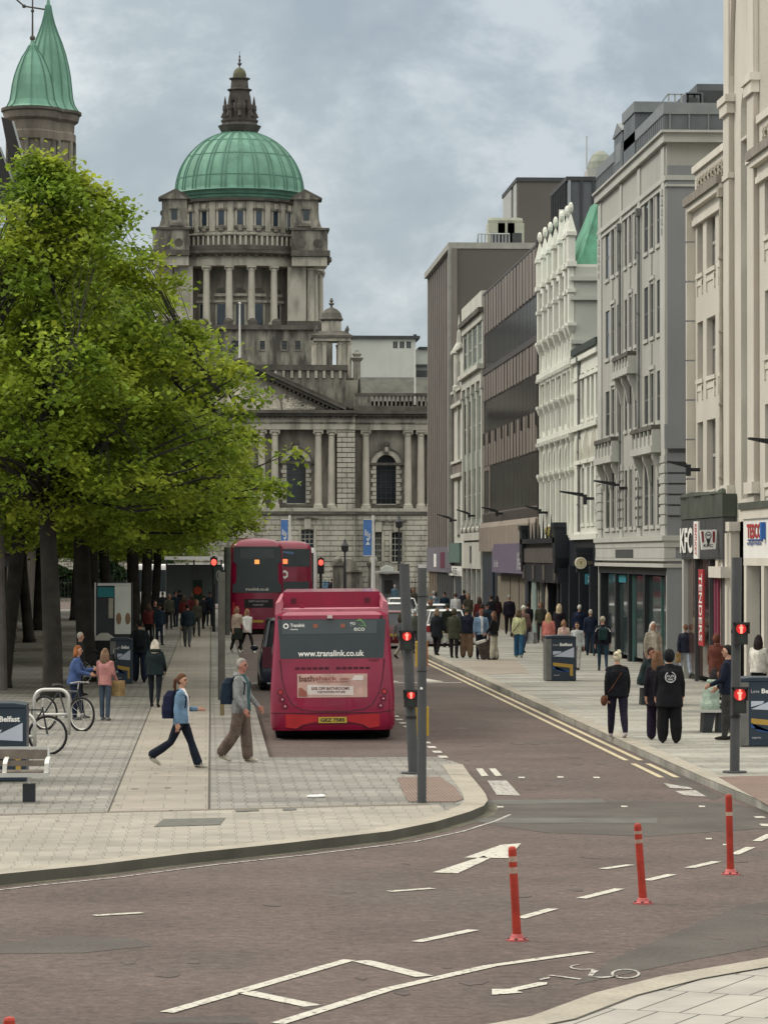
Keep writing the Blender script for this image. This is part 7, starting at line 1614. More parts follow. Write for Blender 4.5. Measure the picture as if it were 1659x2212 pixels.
# solar litter bins with adverts
M_bnavy = pm('navy_bin_panel', (.018, .032, .05), rough=.4, var=.1); M_bside = pm('grey_bin_side', (.13, .13, .125), rough=.5, var=.2, scale=4); M_bw = pm('pale_blue_print', (.42, .46, .55), var=.08); M_byel = pm('ochre_print', (.38, .24, .05)); M_bblue = pm('blue_print', (.02, .07, .25), var=.2)
def bigbin(px, y0, hgt, wd, label, txt=True, turn=0):
    X, Y = PG(px, y0); T = thing('litter_bin', label, 'litter bin', (X, Y, KZ), 'navy solar litter bins with adverts'); h = hgt; w_ = wd/2; z = KZ
    b = MB(); b.box(X-w_, X+w_, Y, Y+.75, z+.02, z+h-.08, 0); b.prism([(X-w_, z+h-.08), (X+w_, z+h-.08), (X+w_, z+h-.03), (X+w_*.5, z+h), (X-w_*.5, z+h), (X-w_, z+h-.02)], Y-.02, Y+.78, 1, 0); b.box(X-w_-.003, X-w_+.16, Y-.004, Y+.755, z+.02, z+h-.09, 1); b.box(X-w_+.01, X+w_-.01, Y+.02, Y+.7, z-.0, z+.02, 1)
    wn(part('body', b, [M_bnavy, M_bside], T), .015); f = Y-.008; x0, x1 = X-w_+.2, X+w_-.06
    b = MB(); b.box(x0, x1, Y-.006, Y, z+.12, z+h-.14); pn = part('advert_panel', b, M_bnavy, T)
    b = MB(); ww = x1-x0; m_ = z+h*.62; b.face([(x0, f, m_-.1), (x1, f, m_-.13), (x1, f, m_+.16)]); b.face([(x0, f, m_-.06), (x0+ww*.35, f, m_+.0), (x0+ww*.4, f, m_+.05), (x0, f, m_+.05)]); part('white_shape', b, M_bw, pn)
    b = MB(); b.face([(x0, f, m_-.27), (x1-ww*.05, f, m_-.33), (x1-ww*.05, f, m_-.43), (x0, f, m_-.37)]); b.face([(x1-ww*.2, f, z+.16), (x1-ww*.05, f, z+.14), (x1-ww*.05, f, m_-.435), (x1-ww*.2, f, m_-.42)]); part('ochre_shape', b, M_byel, pn)
    b = MB(); b.face([(x0, f, m_-.45), (x1-ww*.25, f, m_-.5), (x1-ww*.25, f, z+.25), (x0+ww*.2, f, z+.3), (x0, f, z+.45)]); part('blue_shape', b, M_bblue, pn)
    b = MB(); text(b, 'Belfast', (x0+ww*.32, f, z+h-.3), (ww*.6, 0, 0), (0, 0, .09), bold=.03); part('lettering', b, M_let, pn)
    b = MB(); text(b, 'Love', (x0, f, z+h-.29), (ww*.25, 0, 0), (0, 0, .06)); text(b, 'bigbelly', (x0+.02, f, z+.15), (ww*.28, 0, 0), (0, 0, .04)); part('lettering', b, MATS['grey_print'], pn)
    return T
bigbin(1212, 1472, 1.3, .86, 'navy advert litter bin standing alone in the middle of the right footway')
bigbin(1650, 1614, 1.3, .88, 'navy advert litter bin cut by the right edge, behind the signal post')
bigbin(2, 1690, 1.25, .80, 'navy advert litter bin at the left edge, behind the bench')
bigbin(262, 1478, 1.28, .62, 'dark advert litter bin behind the bicycles and red-haired person')
# round black litter bin with pale lid
X, Y = PG(225, 1470); T = thing('lidded_bin', 'black litter bin with a pale pointed lid beside the info panel', 'litter bin', (X, Y, KZ))
b = MB(); b.box(X-.36, X+.36, Y-.3, Y+.3, KZ, KZ+1.15); part('body', b, M_blackp, T); b = MB(); b.box(X-.37, X+.37, Y-.31, Y+.31, KZ+.55, KZ+.6); b.box(X+.33, X+.38, Y-.32, Y-.28, KZ, KZ+1.2); part('trim', b, M_steel, T)
b = MB(); b.add([(X-.38, Y-.32, KZ+1.15), (X+.38, Y-.32, KZ+1.15), (X+.38, Y+.32, KZ+1.15), (X-.38, Y+.32, KZ+1.15), (X-.1, Y, KZ+1.36), (X+.1, Y, KZ+1.36)], [(0, 1, 5, 4), (2, 3, 4, 5), (1, 2, 5), (3, 0, 4), (3, 2, 1, 0)]); part('lid', b, pm('pale_lid', (.45, .45, .42)), T)
# info panel
X, Y = PG(247, 1440); T = thing('info_panel', 'large freestanding advert and map panel with a teal header under the trees', 'information panel', (X, Y, KZ))
s_ = 7000/Y; x0, z0 = PY(211, 1370, Y); x1, z1 = PY(283, 1262, Y); xm_ = PY(248, 1300, Y)[0]
b = MB(); b.box(x0-.05, x1+.05, Y, Y+.3, KZ, z1+.05, 0); b.box(x0-.1, x1+.12, Y+.05, Y+.28, KZ, KZ+.6, 0); part('frame', b, [M_dark], T)
b = MB(); b.box(xm_, x1, Y-.03, Y, z0, z1); pa = part('poster', b, pm('pale_poster', (.42, .45, .43), var=.12, scale=1.5), T); b = MB()
for k in (-.13, .16): b.ball(((xm_+x1)/2+k, Y-.035, z0+.5), (.09, .01, .2), 8)
part('brown_figure', b, pm('brown_print', (.16, .1, .06)), pa)
b = MB(); b.box(x0, xm_-.03, Y-.02, Y, z1-.42, z1-.1); part('teal_header', b, pm('teal_header', (.01, .13, .15)), T); b = MB(); b.box(x0+.35, xm_-.05, Y-.02, Y, z1-1.1, z1-.45); part('map_sheet', b, pm('map_beige', (.24, .23, .19), var=.15, scale=5), T); b = MB(); b.box(x0, x1, Y-.04, Y+.02, z1-.05, z1+.03); b.tube([(x0-.08, Y-.1, KZ), (x0-.08, Y-.1, z1+.05)], .03, 6); part('edge_trim', b, M_steel, T)
# benches
def bench_left():
    Y = PG(60, 1735)[1]; f = lambda x, y: PY(x, y, Y); T = thing('park_bench', 'wooden slatted bench with bright metal armrests at the left edge', 'bench', (f(60, 1735)[0], Y, KZ))
    xr, zs = f(104, 1675); xl = f(-120, 1675)[0]; zt_ = f(50, 1618)[1]; zm_ = f(50, 1640)[1]
    b = MB(); b.box(xl, xr, Y-.02, Y+.02, zs-.03, zs+.03); b.box(xl, xr, Y+.42, Y+.46, zs+.0, zs+.05); b.box(xl, xr, Y+.5, Y+.53, zt_-.04, zt_); b.tube([(xr-.02, Y+.44, zs), (xr-.02, Y+.52, zt_)], .02, 6); b.tube([(xr-.02, Y, zs), (xr-.02, Y+.45, zs+.03)], .025, 6); part('frame', b, M_steel, T)
    b = MB()
    for k in range(4): b.box(xl, xr-.04, Y+.04+k*.1, Y+.125+k*.1, zs+.02, zs+.05)
    part('seat', b, M_wood, T); b = MB(); b.box(xl, xr-.04, Y+.47, Y+.5, zs+.1, zt_-.2); b.box(xl, xr-.04, Y+.48, Y+.51, zt_-.18, zt_-.045); part('backrest', b, M_wood, T)
    for px in (99, 9):
        x = f(px, 1660)[0]; b = MB(); pts = [(x, Y+.02, zs+.03), (x+.01, Y+.0, zs+.17), (x+.015, Y+.12, zs+.22), (x+.015, Y+.45, zs+.24)]
        for i in range(3): p, q = pts[i], pts[i+1]; b.add([(p[0]-.03, p[1], p[2]), (p[0]+.03, p[1], p[2]), (q[0]+.03, q[1], q[2]), (q[0]-.03, q[1], q[2]), (p[0]-.03, p[1]+.03, p[2]-.02), (p[0]+.03, p[1]+.03, p[2]-.02), (q[0]+.03, q[1]+.03, q[2]-.03), (q[0]-.03, q[1]+.03, q[2]-.03)], [(0, 1, 2, 3), (4, 5, 6, 7), (0, 1, 5, 4), (1, 2, 6, 5), (2, 3, 7, 6), (3, 0, 4, 7)])
        part('armrest', b, pm('bright_aluminium', (.8, .8, .76), rough=.35, metal=.3), T)
    x = f(61, 1700)[0]; b = MB(); b.box(x-.09, x+.09, Y+.14, Y+.34, KZ, zs-.14, 0); b.box(x-.02, x+.02, Y+.2, Y+.28, zs-.14, zs-.02, 1); part('leg', b, [M_dark, M_steel], T)
    x = f(-90, 1700)[0]; b = MB(); b.box(x-.09, x+.09, Y+.14, Y+.34, KZ, zs-.14, 0); part('leg', b, [M_dark, M_steel], T)
bench_left()
def bench_right(px, y0, label, back=0):
    X, Y = PG(px, y0); T = thing('park_bench', label, 'bench', (X, Y, KZ)); hs_ = .46
    b = MB()
    for k in range(5): b.add([(X-.1-.02*k+.11*k, Y-.9, KZ+hs_-.04), (X-.02+.09*k, Y-.9, KZ+hs_-.04), (X-.02+.09*k, Y+1.3, KZ+hs_-.04), (X-.1+.09*k, Y+1.3, KZ+hs_-.04), (X-.1+.09*k, Y-.9, KZ+hs_), (X-.02+.09*k, Y-.9, KZ+hs_), (X-.02+.09*k, Y+1.3, KZ+hs_), (X-.1+.09*k, Y+1.3, KZ+hs_)], [(0, 3, 2, 1), (4, 5, 6, 7), (0, 1, 5, 4), (1, 2, 6, 5), (2, 3, 7, 6), (3, 0, 4, 7)]) if False else b.box(X-.45, X+.75, Y-.3+k*.13, Y-.2+k*.13, KZ+hs_-.04, KZ+hs_+.003*k)
    part('seat', b, pm('pale_wood_slats', (.33, .31, .27), var=.2, scale=4), T)
    for x in (-.05, .25): b = MB(); b.add([(X+x, Y-.25, KZ), (X+x+.18, Y-.25, KZ), (X+x+.26, Y-.25, KZ+hs_-.05), (X+x+.02, Y-.25, KZ+hs_-.05), (X+x, Y+.2, KZ), (X+x+.18, Y+.2, KZ), (X+x+.26, Y+.2, KZ+hs_-.05), (X+x+.02, Y+.2, KZ+hs_-.05)], [(0, 1, 2, 3), (4, 5, 6, 7), (0, 1, 5, 4), (1, 2, 6, 5), (2, 3, 7, 6), (3, 0, 4, 7)]); part('leg', b, M_dark, T)
    b = MB(); b.box(X-.46, X+.76, Y-.32, Y-.3, KZ+hs_-.05, KZ+hs_); part('front_rail', b, M_steel, T)
    return X, Y
BR = bench_right(1520, 1582, 'slatted bench on black legs with the person in pale green hoodie'); BR2 = bench_right(1387, 1522, 'farther slatted bench hidden behind two people in black')
# bicycle stands and bicycles
def hoop(x0, x1, ybase, ytop, label):
    X0_, Y = PG(x0, ybase); X1_, _ = PG(x1, ybase); z1 = PY(x1, ytop, Y)[1]; T = thing('bike_stand', label, 'bicycle stand', (X0_, Y, KZ), 'brushed steel bicycle hoops'); r = .035
    P = [(X0_, Y, KZ), (X0_, Y, z1-.2)]+[(X0_+.2-.2*math.cos(t), Y, z1-.2+.2*math.sin(t)) for t in [math.pi/2*i/5 for i in range(1, 6)]]+[(X1_-.2+.2*math.sin(t), Y, z1-.2+.2*math.cos(t)) for t in [math.pi/2*i/5 for i in range(0, 6)]]+[(X1_, Y, KZ)]
    b = MB(); b.tube(P, r, 8); part('hoop', b, M_steel, T, smooth=True); zm_ = KZ+(z1-KZ)*.45; b = MB(); b.tube([(X0_, Y, zm_), (X1_, Y, zm_)], r*.8, 8); part('crossbar', b, M_steel, T, smooth=True)
hoop(30, 75, 1632, 1542, 'nearest steel bicycle hoop with a bicycle leaning on it'); hoop(74, 149, 1588, 1490, 'middle steel bicycle hoop, behind the nearest one'); hoop(178, 212, 1478, 1440, 'farthest small steel bicycle hoop by the dark litter bin')
def bicycle(cx, cy, ang, label, s=1.0, col=(.03, .03, .035)):
    X, Y = PG(cx, cy); T = thing('bicycle', label, 'bicycle', (X, Y, KZ), 'bicycles at the steel hoops'); d = (math.cos(R(ang)), math.sin(R(ang))); r = .34*s
    P = lambda u, z, o=0: (X+u*d[0]-o*d[1], Y+u*d[1]+o*d[0], KZ+z)
    for u in (0, -1.02*s):
        b = MB(); n = 28; b.tube([P(u+r*math.cos(2*math.pi*i/n), r+r*math.sin(2*math.pi*i/n)) for i in range(n+1)], .024, 6, cap=False); w_ = part('wheel', b, M_tyre, T, smooth=True)
        b = MB(); b.tube([P(u+(r-.035)*math.cos(2*math.pi*i/n), r+(r-.035)*math.sin(2*math.pi*i/n)) for i in range(n+1)], .008, 4, cap=False)
        for i in range(12): a = 2*math.pi*i/12; b.tube([P(u, r), P(u+(r-.03)*math.cos(a), r+(r-.03)*math.sin(a))], .0025, 3)
        b.tube([P(u, r, -.05), P(u, r, .05)], .022, 8); part('rim', b, M_steel, w_)
    m_ = pm('bike_frame_dark', (.03, .035, .04), rough=.35); b = MB(); A_ = P(0, r); B_ = P(-1.02*s, r); C_ = P(-.42*s, .30); D_ = P(-.62*s, .8); E_ = P(-.12*s, .82)
    for p, q in ((A_, C_), (A_, D_), (C_, D_), (C_, E_), (D_, E_), (E_, B_)) if False else ((A_, P(-.1, .85)), (P(-.1, .78), C_), (P(-.1, .8), D_), (C_, D_), (C_, B_), (D_, B_)): b.tube([p, q], .018, 6)
    part('frame', b, m_, T); b = MB(); b.tube([P(-.1, .85), P(-.08, .98)], .014, 6); b.tube([P(-.05, .98, -.28), P(-.08, 1.0, 0), P(-.05, .98, .28)], .014, 6); part('handlebar', b, M_steel, T)
    b = MB(); b.ball(P(-.66*s, .92), (.12, .08, .04), 8); b.tube([D_, P(-.65*s, .9)], .014, 6); part('saddle', b, M_blackp, T); b = MB(); b.tube([P(-.42*s, .30, -.1), P(-.42*s, .30, .1)], .05, 10); b.tube([P(-.42*s, .3, .1), P(-.3*s, .18, .1)], .01, 5); part('crank', b, M_steel, T)
bicycle(103, 1630, -6, 'dark bicycle with a big front wheel behind the bench backrest'); bicycle(176, 1580, -40, 'black bicycle angled away, beside the person in blue jacket'); bicycle(252, 1478, 20, 'farther bicycle whose wheel shows right of the pink-topped person')
# banners and lamp columns in the square
for i, (x0, x1, yt, yb, px, lab) in enumerate([(607, 622, 1123, 1196, 626, 'blue banner on a white pole, left one above the buses'), (785, 803, 1123, 1200, 806, 'blue banner on a white pole, right one in front of the hall')]):
    Y = 232; xp, zt_ = PY(px, yt-10, Y); T = thing('banner_pole', lab, 'banner', (xp, Y, 0), 'blue banners on white poles'); b = MB(); b.tube([(xp, Y, 0), (xp, Y, zt_)], [.16, .08], 10); part('pole', b, M_wpole, T)
    a, z0 = PY(x0, yb, Y); c, z1 = PY(x1, yt, Y); b = MB(); b.box(a, c, Y-.02, Y+.02, z0, z1); bn = part('banner', b, pm('banner_blue', (.08, .2, .5), var=.08), T)
    b = MB(); ww, hh = c-a, z1-z0
    for k in range(3): b.box(a+ww*(.2+.24*k), a+ww*(.32+.24*k), Y-.03, Y-.022, z0+hh*(.56-.04*k), z0+hh*(.72-.05*k))
    b.box(a+ww*.15, a+ww*.75, Y-.03, Y-.022, z0+hh*.55, z0+hh*.58); b.face([(a+ww*.3, Y-.028, z0+hh*.48), (a+ww*.8, Y-.028, z0+hh*.48), (a+ww*.55, Y-.028, z0+hh*.4)]); b.face([(a+ww*.55, Y-.028, z0+hh*.4), (a+ww*.8, Y-.028, z0+hh*.3), (a+ww*.25, Y-.028, z0+hh*.3)]); part('print', b, M_let, bn)
    b = MB(); b.box(a, xp, Y-.03, Y+.03, z1, z1+.06); b.box(a, xp, Y-.03, Y+.03, z0-.06, z0); part('arm', b, M_wpole, T)
for i, (px, yt, lab) in enumerate([(862, 1118, 'black ornate lamp column in front of the hall, right of the blue banner'), (745, 1170, 'black ornate lamp column between the two blue banners')]):
    Y = 240; x, zt_ = PY(px, yt, Y); T = thing('lamp_column', lab, 'street lamp', (x, Y, 0), 'ornate lamp columns in the square'); b = MB(); b.tube([(x, Y, 0), (x, Y, .6), (x, Y, zt_*.6), (x, Y, zt_-.6)], [.28, .14, .09, .06], 8); part('column', b, M_lampb, T)
    b = MB(); b.lathe([(.05, zt_-.8), (.25, zt_-.7), (.3, zt_-.3), (.12, zt_-.05), (.03, zt_+.2)], x, Y, 8); part('lantern', b, M_lampb, T)
# stone memorial and gate piers before the hall
def P250(x, y): return PY(x, y, 255)
T = thing('stone_memorial', 'broad low stone memorial wall with curved top in the square', 'memorial', (P250(752, 1290)[0], 255, 0)); x0, zt_ = P250(722, 1232); x1, _ = P250(783, 1232); cx_ = (x0+x1)/2; hwid = (x1-x0)/2
b = MB(); b.prism([(x0, 0), (x1, 0), (x1, zt_)]+[(cx_+hwid*.7*math.cos(t), zt_+.9*math.sin(t)) for t in [math.pi*i/10 for i in range(11)]]+[(x0, zt_)], 255, 257, 1); b.box(x0-.3, x1+.3, 254.8, 257.2, zt_-.15, zt_); b.box(x0-.3, x1+.3, 254.8, 257.2, 0, .5); part('wall', b, M_st2, T)
for i, px in enumerate((797, 722)):
    T = thing('gate_pier', ['stone gate pier right of the memorial wall', 'stone gate pier left of the memorial wall'][i], 'gate pier', (P250(px, 1290)[0], 252, 0), 'stone gate piers'); x = P250(px+6, 1290)[0]; zt_ = P250(px, 1222)[1]; b = MB(); b.cbox(x, 252, 0, .9, .9, zt_, 0); b.cbox(x, 252, zt_, 1.2, 1.2, .25, 0); b.ball((x, 252, zt_+.4), .35, 10); part('pier', b, M_st2, T)
T = thing('statue_pedestal', 'pale stone pedestal with carved top rising behind the double-deckers', 'monument', (PY(524, 1200, 245)[0], 245, 0)); f = lambda x, y: PY(x, y, 245); x0, z1 = f(508, 1145); x1 = f(545, 1145)[0]; cx_ = (x0+x1)/2
b = MB(); b.cbox(cx_, 245, 0, x1-x0, x1-x0, z1-.6); b.cbox(cx_, 245, z1-.6, (x1-x0)*1.2, (x1-x0)*1.2, .3); b.lathe([(.7, z1-.3), (.5, z1+.1), (.28, z1+.5), (.4, z1+.7), (.1, z1+1.1)], cx_, 245, 10); part('pedestal', b, M_st, T)
# kiosk, black railings and clutter right of the memorial
T = thing('newspaper_kiosk', 'dark kiosk with pale canopy in the square, left of the shops', 'kiosk', (PY(850, 1290, 236)[0], 236, 0)); f = lambda x, y: PY(x, y, 236); x0, z1 = f(824, 1230); x1 = f(872, 1230)[0]
b = MB(); b.box(x0, x1, 236, 239, 0, z1-.3); part('body', b, M_gsh, T); b = MB(); b.box(x0-.3, x1+.3, 235.4, 239.3, z1-.3, z1-.15); part('canopy', b, M_steel, T); b = MB(); b.box(x0+.2, x1-.8, 235.9, 236, 1.0, z1-.8); part('counter', b, M_blackp, T); b = MB(); b.ball(((x0+x1)/2-.4, 235.8, z1-.05), (.5, .1, .35), 10); part('sign', b, MATS['grey_white'], T)
T = thing('iron_railing', 'black iron railing in front of the city hall grounds', 'railing', (PY(800, 1280, 262)[0], 262, 0)); b = MB(); x0, x1 = -22, 22; b.box(x0, x1, 261.97, 262.03, 1.5, 1.56); b.box(x0, x1, 261.97, 262.03, .3, .36); b.box(x0, x1, 261.8, 262.2, 0, .25, 1); x = x0
while x < x1: b.box(x-.02, x+.02, 261.98, 262.02, .2, 1.8); x += .28
part('bars', b, [M_lampb, M_st2], T)
sgn = thing('road_sign', 'small dark sign panel with red disc near the far left crossing', 'road sign', (PY(426, 1280, 185)[0], 185, KZ)); f = lambda x, y: PY(x, y, 185); x0, z0 = f(417, 1310); x1, z1 = f(437, 1252)
b = MB(); b.box(x0, x1, 185, 185.15, z0-.6, z1); part('board', b, pm('deep_green_board', (.02, .05, .035)), sgn); b = MB(); n = 14; b.face([((x0+x1)/2+.24*math.cos(2*math.pi*i/n), 184.98, z0+.9+.24*math.sin(2*math.pi*i/n)) for i in range(n)]); part('disc', b, pm('orange_red_print', (.5, .08, .04)), sgn)
shl = thing('bus_shelter', 'bus shelter with white roof line at the far end of the left footway', 'bus shelter', (PY(420, 1290, 213)[0], 213, 0)); f = lambda x, y: PY(x, y, 213); x0, z1 = f(356, 1206); x1, z2_ = f(482, 1203)
b = MB(); b.box(x0, x1, 212, 214.5, z1-.1, z1+.12); part('roof', b, M_wcar, shl)
b = MB()
for x in (x0+.1, (x0+x1)/2, x1-.1): b.tube([(x, 214, 0), (x, 214, z1-.1)], .05, 8)
part('post', b, M_post, shl); b = MB(); b.box(x0+.1, x1-.1, 214.2, 214.25, .5, z1-.4); part('back_panel', b, M_bg3, shl)
# ---------------------------------------------------------------- people
CM = {}
def cloth(c, rough=.9):
    k = tuple(round(v, 3) for v in c)
    if k not in CM: CM[k] = pm('cloth_%d' % len(CM), c, rough=rough, var=.3, scale=6, fine=.12, spec=.2, bump=.9)
    return CM[k]
SKIN = pm('skin', (.42, .235, .165), rough=.6, var=.08, scale=12); SKD = pm('skin_red', (.36, .16, .12), rough=.6, var=.08, scale=12); EYE = pm('eye_dark', (.03, .025, .025), rough=.4); LIP = pm('lip', (.3, .1, .09), rough=.5)
V3 = Vector
class PB:
    def __init__(s): s.mb = MB(); s.src = []
    def loft(s, secs, tag, n=12, step=.03, front=None):
        """secs: (centre, axis u, axis v, ru, rv); tag = material slot, front=(slot, width) recolours the front strip"""
        R_ = []
        for i in range(len(secs)-1):
            a, b = secs[i], secs[i+1]; L_ = (V3(b[0])-V3(a[0])).length; k = max(1, int(L_/step))
            for j in range(k):
                t = j/k; R_.append((V3(a[0]).lerp(V3(b[0]), t), V3(a[1]).lerp(V3(b[1]), t).normalized(), V3(a[2]).lerp(V3(b[2]), t).normalized(), a[3]*(1-t)+b[3]*t, a[4]*(1-t)+b[4]*t))
        e = secs[-1]; R_.append((V3(e[0]), V3(e[1]), V3(e[2]), e[3], e[4]))
        P = []
        for c, u, v, ru, rv in R_:
            for k in range(n):
                a = 2*math.pi*k/n; p = c+u*math.cos(a)*ru+v*math.sin(a)*rv; P.append(tuple(p))
                s.src.append((p, front[0] if front and v.y*math.sin(a) > .2 and abs(math.cos(a)*ru) < front[1] else tag))
        F_ = [(i*n+k, i*n+(k+1) % n, (i+1)*n+(k+1) % n, (i+1)*n+k) for i in range(len(R_)-1) for k in range(n)]
        F_ += [tuple(range(n))[::-1], tuple((len(R_)-1)*n+k for k in range(n))]
        s.mb.add(P, F_)
    def limb(s, pts, rads, tag, n=10, step=.03):
        pts = [V3(p) for p in pts]; secs = []
        for i, p in enumerate(pts):
            d = (pts[min(i+1, len(pts)-1)]-pts[max(0, i-1)]).normalized(); u = V3((1, 0, 0)) if abs(d.x) < .8 else V3((0, 1, 0)); u = (u-d*u.dot(d)).normalized(); v = d.cross(u); secs.append((p, u, v, rads[i], rads[i]))
        s.loft(secs, tag, n, step)
        for i in range(len(pts)): s.ball(pts[i], rads[i]*.98, tag)
    def ball(s, c, r, tag, n=10):
        i = len(s.mb.v); s.mb.ball(tuple(c), r, n)
        for p in s.mb.v[i:]: s.src.append((V3(p), tag))
def person(x, y, H, deg, pose, top, bottom, hair, label, z=KZ, bulk=1.0, toplen='hip', legw='mid', head=0, shoes=(.02, .02, .02), inner=None, skin=None, group=None, vox=None, world=None, arms=None, lean=0, girl=False, hood=False):
    X, Y = world if world else G(x, y, z)
    T = thing('person', label, 'person', (X, Y, z), group, R(-deg)); T.scale = (H/1.75,)*3
    dist = Y; vox = vox or (.0125 if dist < 75 else (.016 if dist < 110 else .024)); B = PB(); fine = dist < 75
    SK, TP, BT, SH, IN, EY, LI, HA = range(8); bk = bulk
    ux, uy = V3((1, 0, 0)), V3((0, 1, 0))
    sit = pose == 'sit'
    P = dict(walk=((26, 8), (-24, 22), (-20, 12), (24, 16)), stride=((21, 3), (-24, 30), (-12, 10), (16, 20)), stand=((3, 0), (-3, 4), (4, 8), (-2, 10)), step=((12, 4), (-12, 14), (-10, 12), (12, 14)), sit=((82, 88), (80, 84), (28, 70), (30, 66)), cross=((6, 0), (-10, 26), (8, 20), (2, 18)), lean=((14, 2), (4, 4), (20, 70), (10, 60)))[pose]
    (l0, k0), (l1, k1), (a0, e0), (a1, e1) = P
    if arms: (a0, e0), (a1, e1) = arms
    hz_ = .92; LG = {'slim': (.078, .055, .04), 'mid': (.09, .068, .056), 'wide': (.1, .088, .092), 'flare': (.088, .062, .085)}[legw]
    legs = []; low = 9
    for s_, (lt, kb) in ((-1, (l0, k0)), (1, (l1, k1))):
        hp = V3((s_*.088*bk, 0, hz_)); a = R(lt); kn = hp+V3((s_*.012, math.sin(a), -math.cos(a)))*.43; c = R(lt-kb); an = kn+V3((s_*.008 if pose != 'cross' else -s_*.05, math.sin(c), -math.cos(c)))*.41; fd = R(min(0, (lt-kb)*.6)) if not sit else 0; low = min(low, an.z-.085-.12*max(0, -math.sin(fd))*0); legs.append((hp, kn, an, fd))
    dz = -low if not sit else -(low)
    M_ = lambda p: V3(p)+V3((0, 0, dz))
    for hp, kn, an, fd in legs:
        B.limb([M_(hp), M_(hp.lerp(kn, .5)), M_(kn), M_(kn.lerp(an, .5)), M_(an+V3((0, 0, .02)))], [LG[0]*bk, LG[0]*.9*bk, LG[1]*bk, (LG[1]+LG[2])/2*bk, LG[2]], BT)
        f = V3((0, math.cos(fd), math.sin(fd))); h_ = M_(an)+V3((0, -.05, -.035)); w3 = V3((1, 0, 0)); up_ = w3.cross(f)
        B.loft([(h_-f*.015, w3, up_, .022, .02), (h_+f*.02, w3, up_, .04, .045), (h_+f*.10, w3, up_, .042, .042), (h_+f*.19+V3((0, 0, -.008)), w3, up_, .046, .03), (h_+f*.235+V3((0, 0, -.014)), w3, up_, .03, .02)], SH, 10)
    Z_ = lambda z: z+dz
    def sp(z): t = max(0, z-.95); return V3((0, math.sin(R(lean))*t, Z_(.95+t*math.cos(R(lean))) if z > .95 else Z_(z)))
    fr = (IN, inner[1]) if inner else None
    B.loft([(sp(.84), ux, uy, .14*bk, .10*bk), (sp(.90), ux, uy, .15*bk, .102*bk), (sp(.98), ux, uy, .125*bk, .088*bk)], BT, 36, .02)
    sh = (.165 if girl else .185)
    B.loft([(sp(.95), ux, uy, .158*bk, .112*bk), (sp(1.08), ux, uy, .146*bk, .108*bk), (sp(1.22), ux, uy, .165*bk, .12*bk), (sp(1.34), ux, uy, .178*bk, .118*bk), (sp(1.41), ux, uy, sh*.86, .095), (sp(1.455), ux, uy, .105, .075), (sp(1.48), ux, uy, .07, .062)], TP, 40, .02, front=fr)
    if toplen in ('hip', 'long', 'coat', 'jacket'):
        hem = {'hip': .86, 'jacket': .84, 'long': .68, 'coat': .42}[toplen]; fl = {'hip': 1.03, 'jacket': 1.1, 'long': 1.12, 'coat': 1.3}[toplen]
        if sit: hem = .84
        B.loft([(sp(hem), ux, uy, .18*bk*fl, .135*bk*fl), (sp(.98), ux, uy, .178*bk, .135*bk), (sp(1.1), ux, uy, .165*bk, .125*bk), (sp(1.3), ux, uy, .18*bk, .125*bk)], TP, 44, .018, front=fr)
    elif toplen == 'skirt':
        B.loft([(sp(.5), ux, uy, .24, .2), (sp(.8), ux, uy, .19, .15), (sp(.98), ux, uy, .15, .11)], BT, 40, .02)
    nb = sp(1.47); hc = nb+V3((0, .015+math.sin(R(lean))*.1, .165)); Hm = Matrix.Rotation(R(-head), 3, 'Z')
    B.limb([nb+V3((0, 0, -.03)), hc+V3((0, -.015, -.07))], [.056, .052], SK)
    def hp_(p): return hc+Hm @ V3(p)
    B.ball(hc, (.074, .09, .108), SK, 14); B.ball(hp_((0, .02, -.06)), (.055, .062, .055), SK, 12); B.ball(hp_((0, .096, -.012)), (.013, .018, .02), SK, 8); B.ball(hp_((0, .03, -.098)), (.03, .04, .022), SK, 8)
    for s_ in (-1, 1):
        B.ball(hp_((s_*.076, -.005, -.01)), (.012, .022, .03), SK, 8); B.ball(hp_((s_*.03, .079, .012)), (.015, .009, .009), EY, 6)
    B.ball(hp_((0, .081, -.055)), (.018, .006, .004), LI, 6)
    hands = []
    sl = .055*min(bk, 1.15)+(.008 if toplen in ('coat', 'jacket') else 0)
    for s_, (sa, eb) in ((-1, (a0, e0)), (1, (a1, e1))):
        S_ = sp(1.395)+V3((s_*sh*1.0, 0, 0)); a = R(sa+lean); ab = .16+.04*(bk-1)*4; el = S_+V3((s_*ab, math.sin(a), -math.cos(a))).normalized()*.285; c = R(sa+eb+lean); inw = -.25 if eb > 45 else -.02
        d2 = V3((s_*(.06+inw), math.sin(c), -math.cos(c))).normalized(); wr = el+d2*.245
        B.limb([S_-V3((s_*.05, 0, -.01)), S_, S_.lerp(el, .5), el, el.lerp(wr, .55), wr+d2*-.01], [.06, .062, sl, sl*.88, sl*.78, sl*.66], TP)
        B.limb([wr-d2*.03, wr+d2*.02], [.026, .026], SK); side = V3((s_, 0, 0)); nr = d2.cross(side).normalized(); pal = wr+d2*.055
        B.loft([(wr+d2*.01, nr, side, .034, .018), (pal, nr, side, .042, .017), (wr+d2*.098, nr, side, .038, .014)], SK, 8, .02)
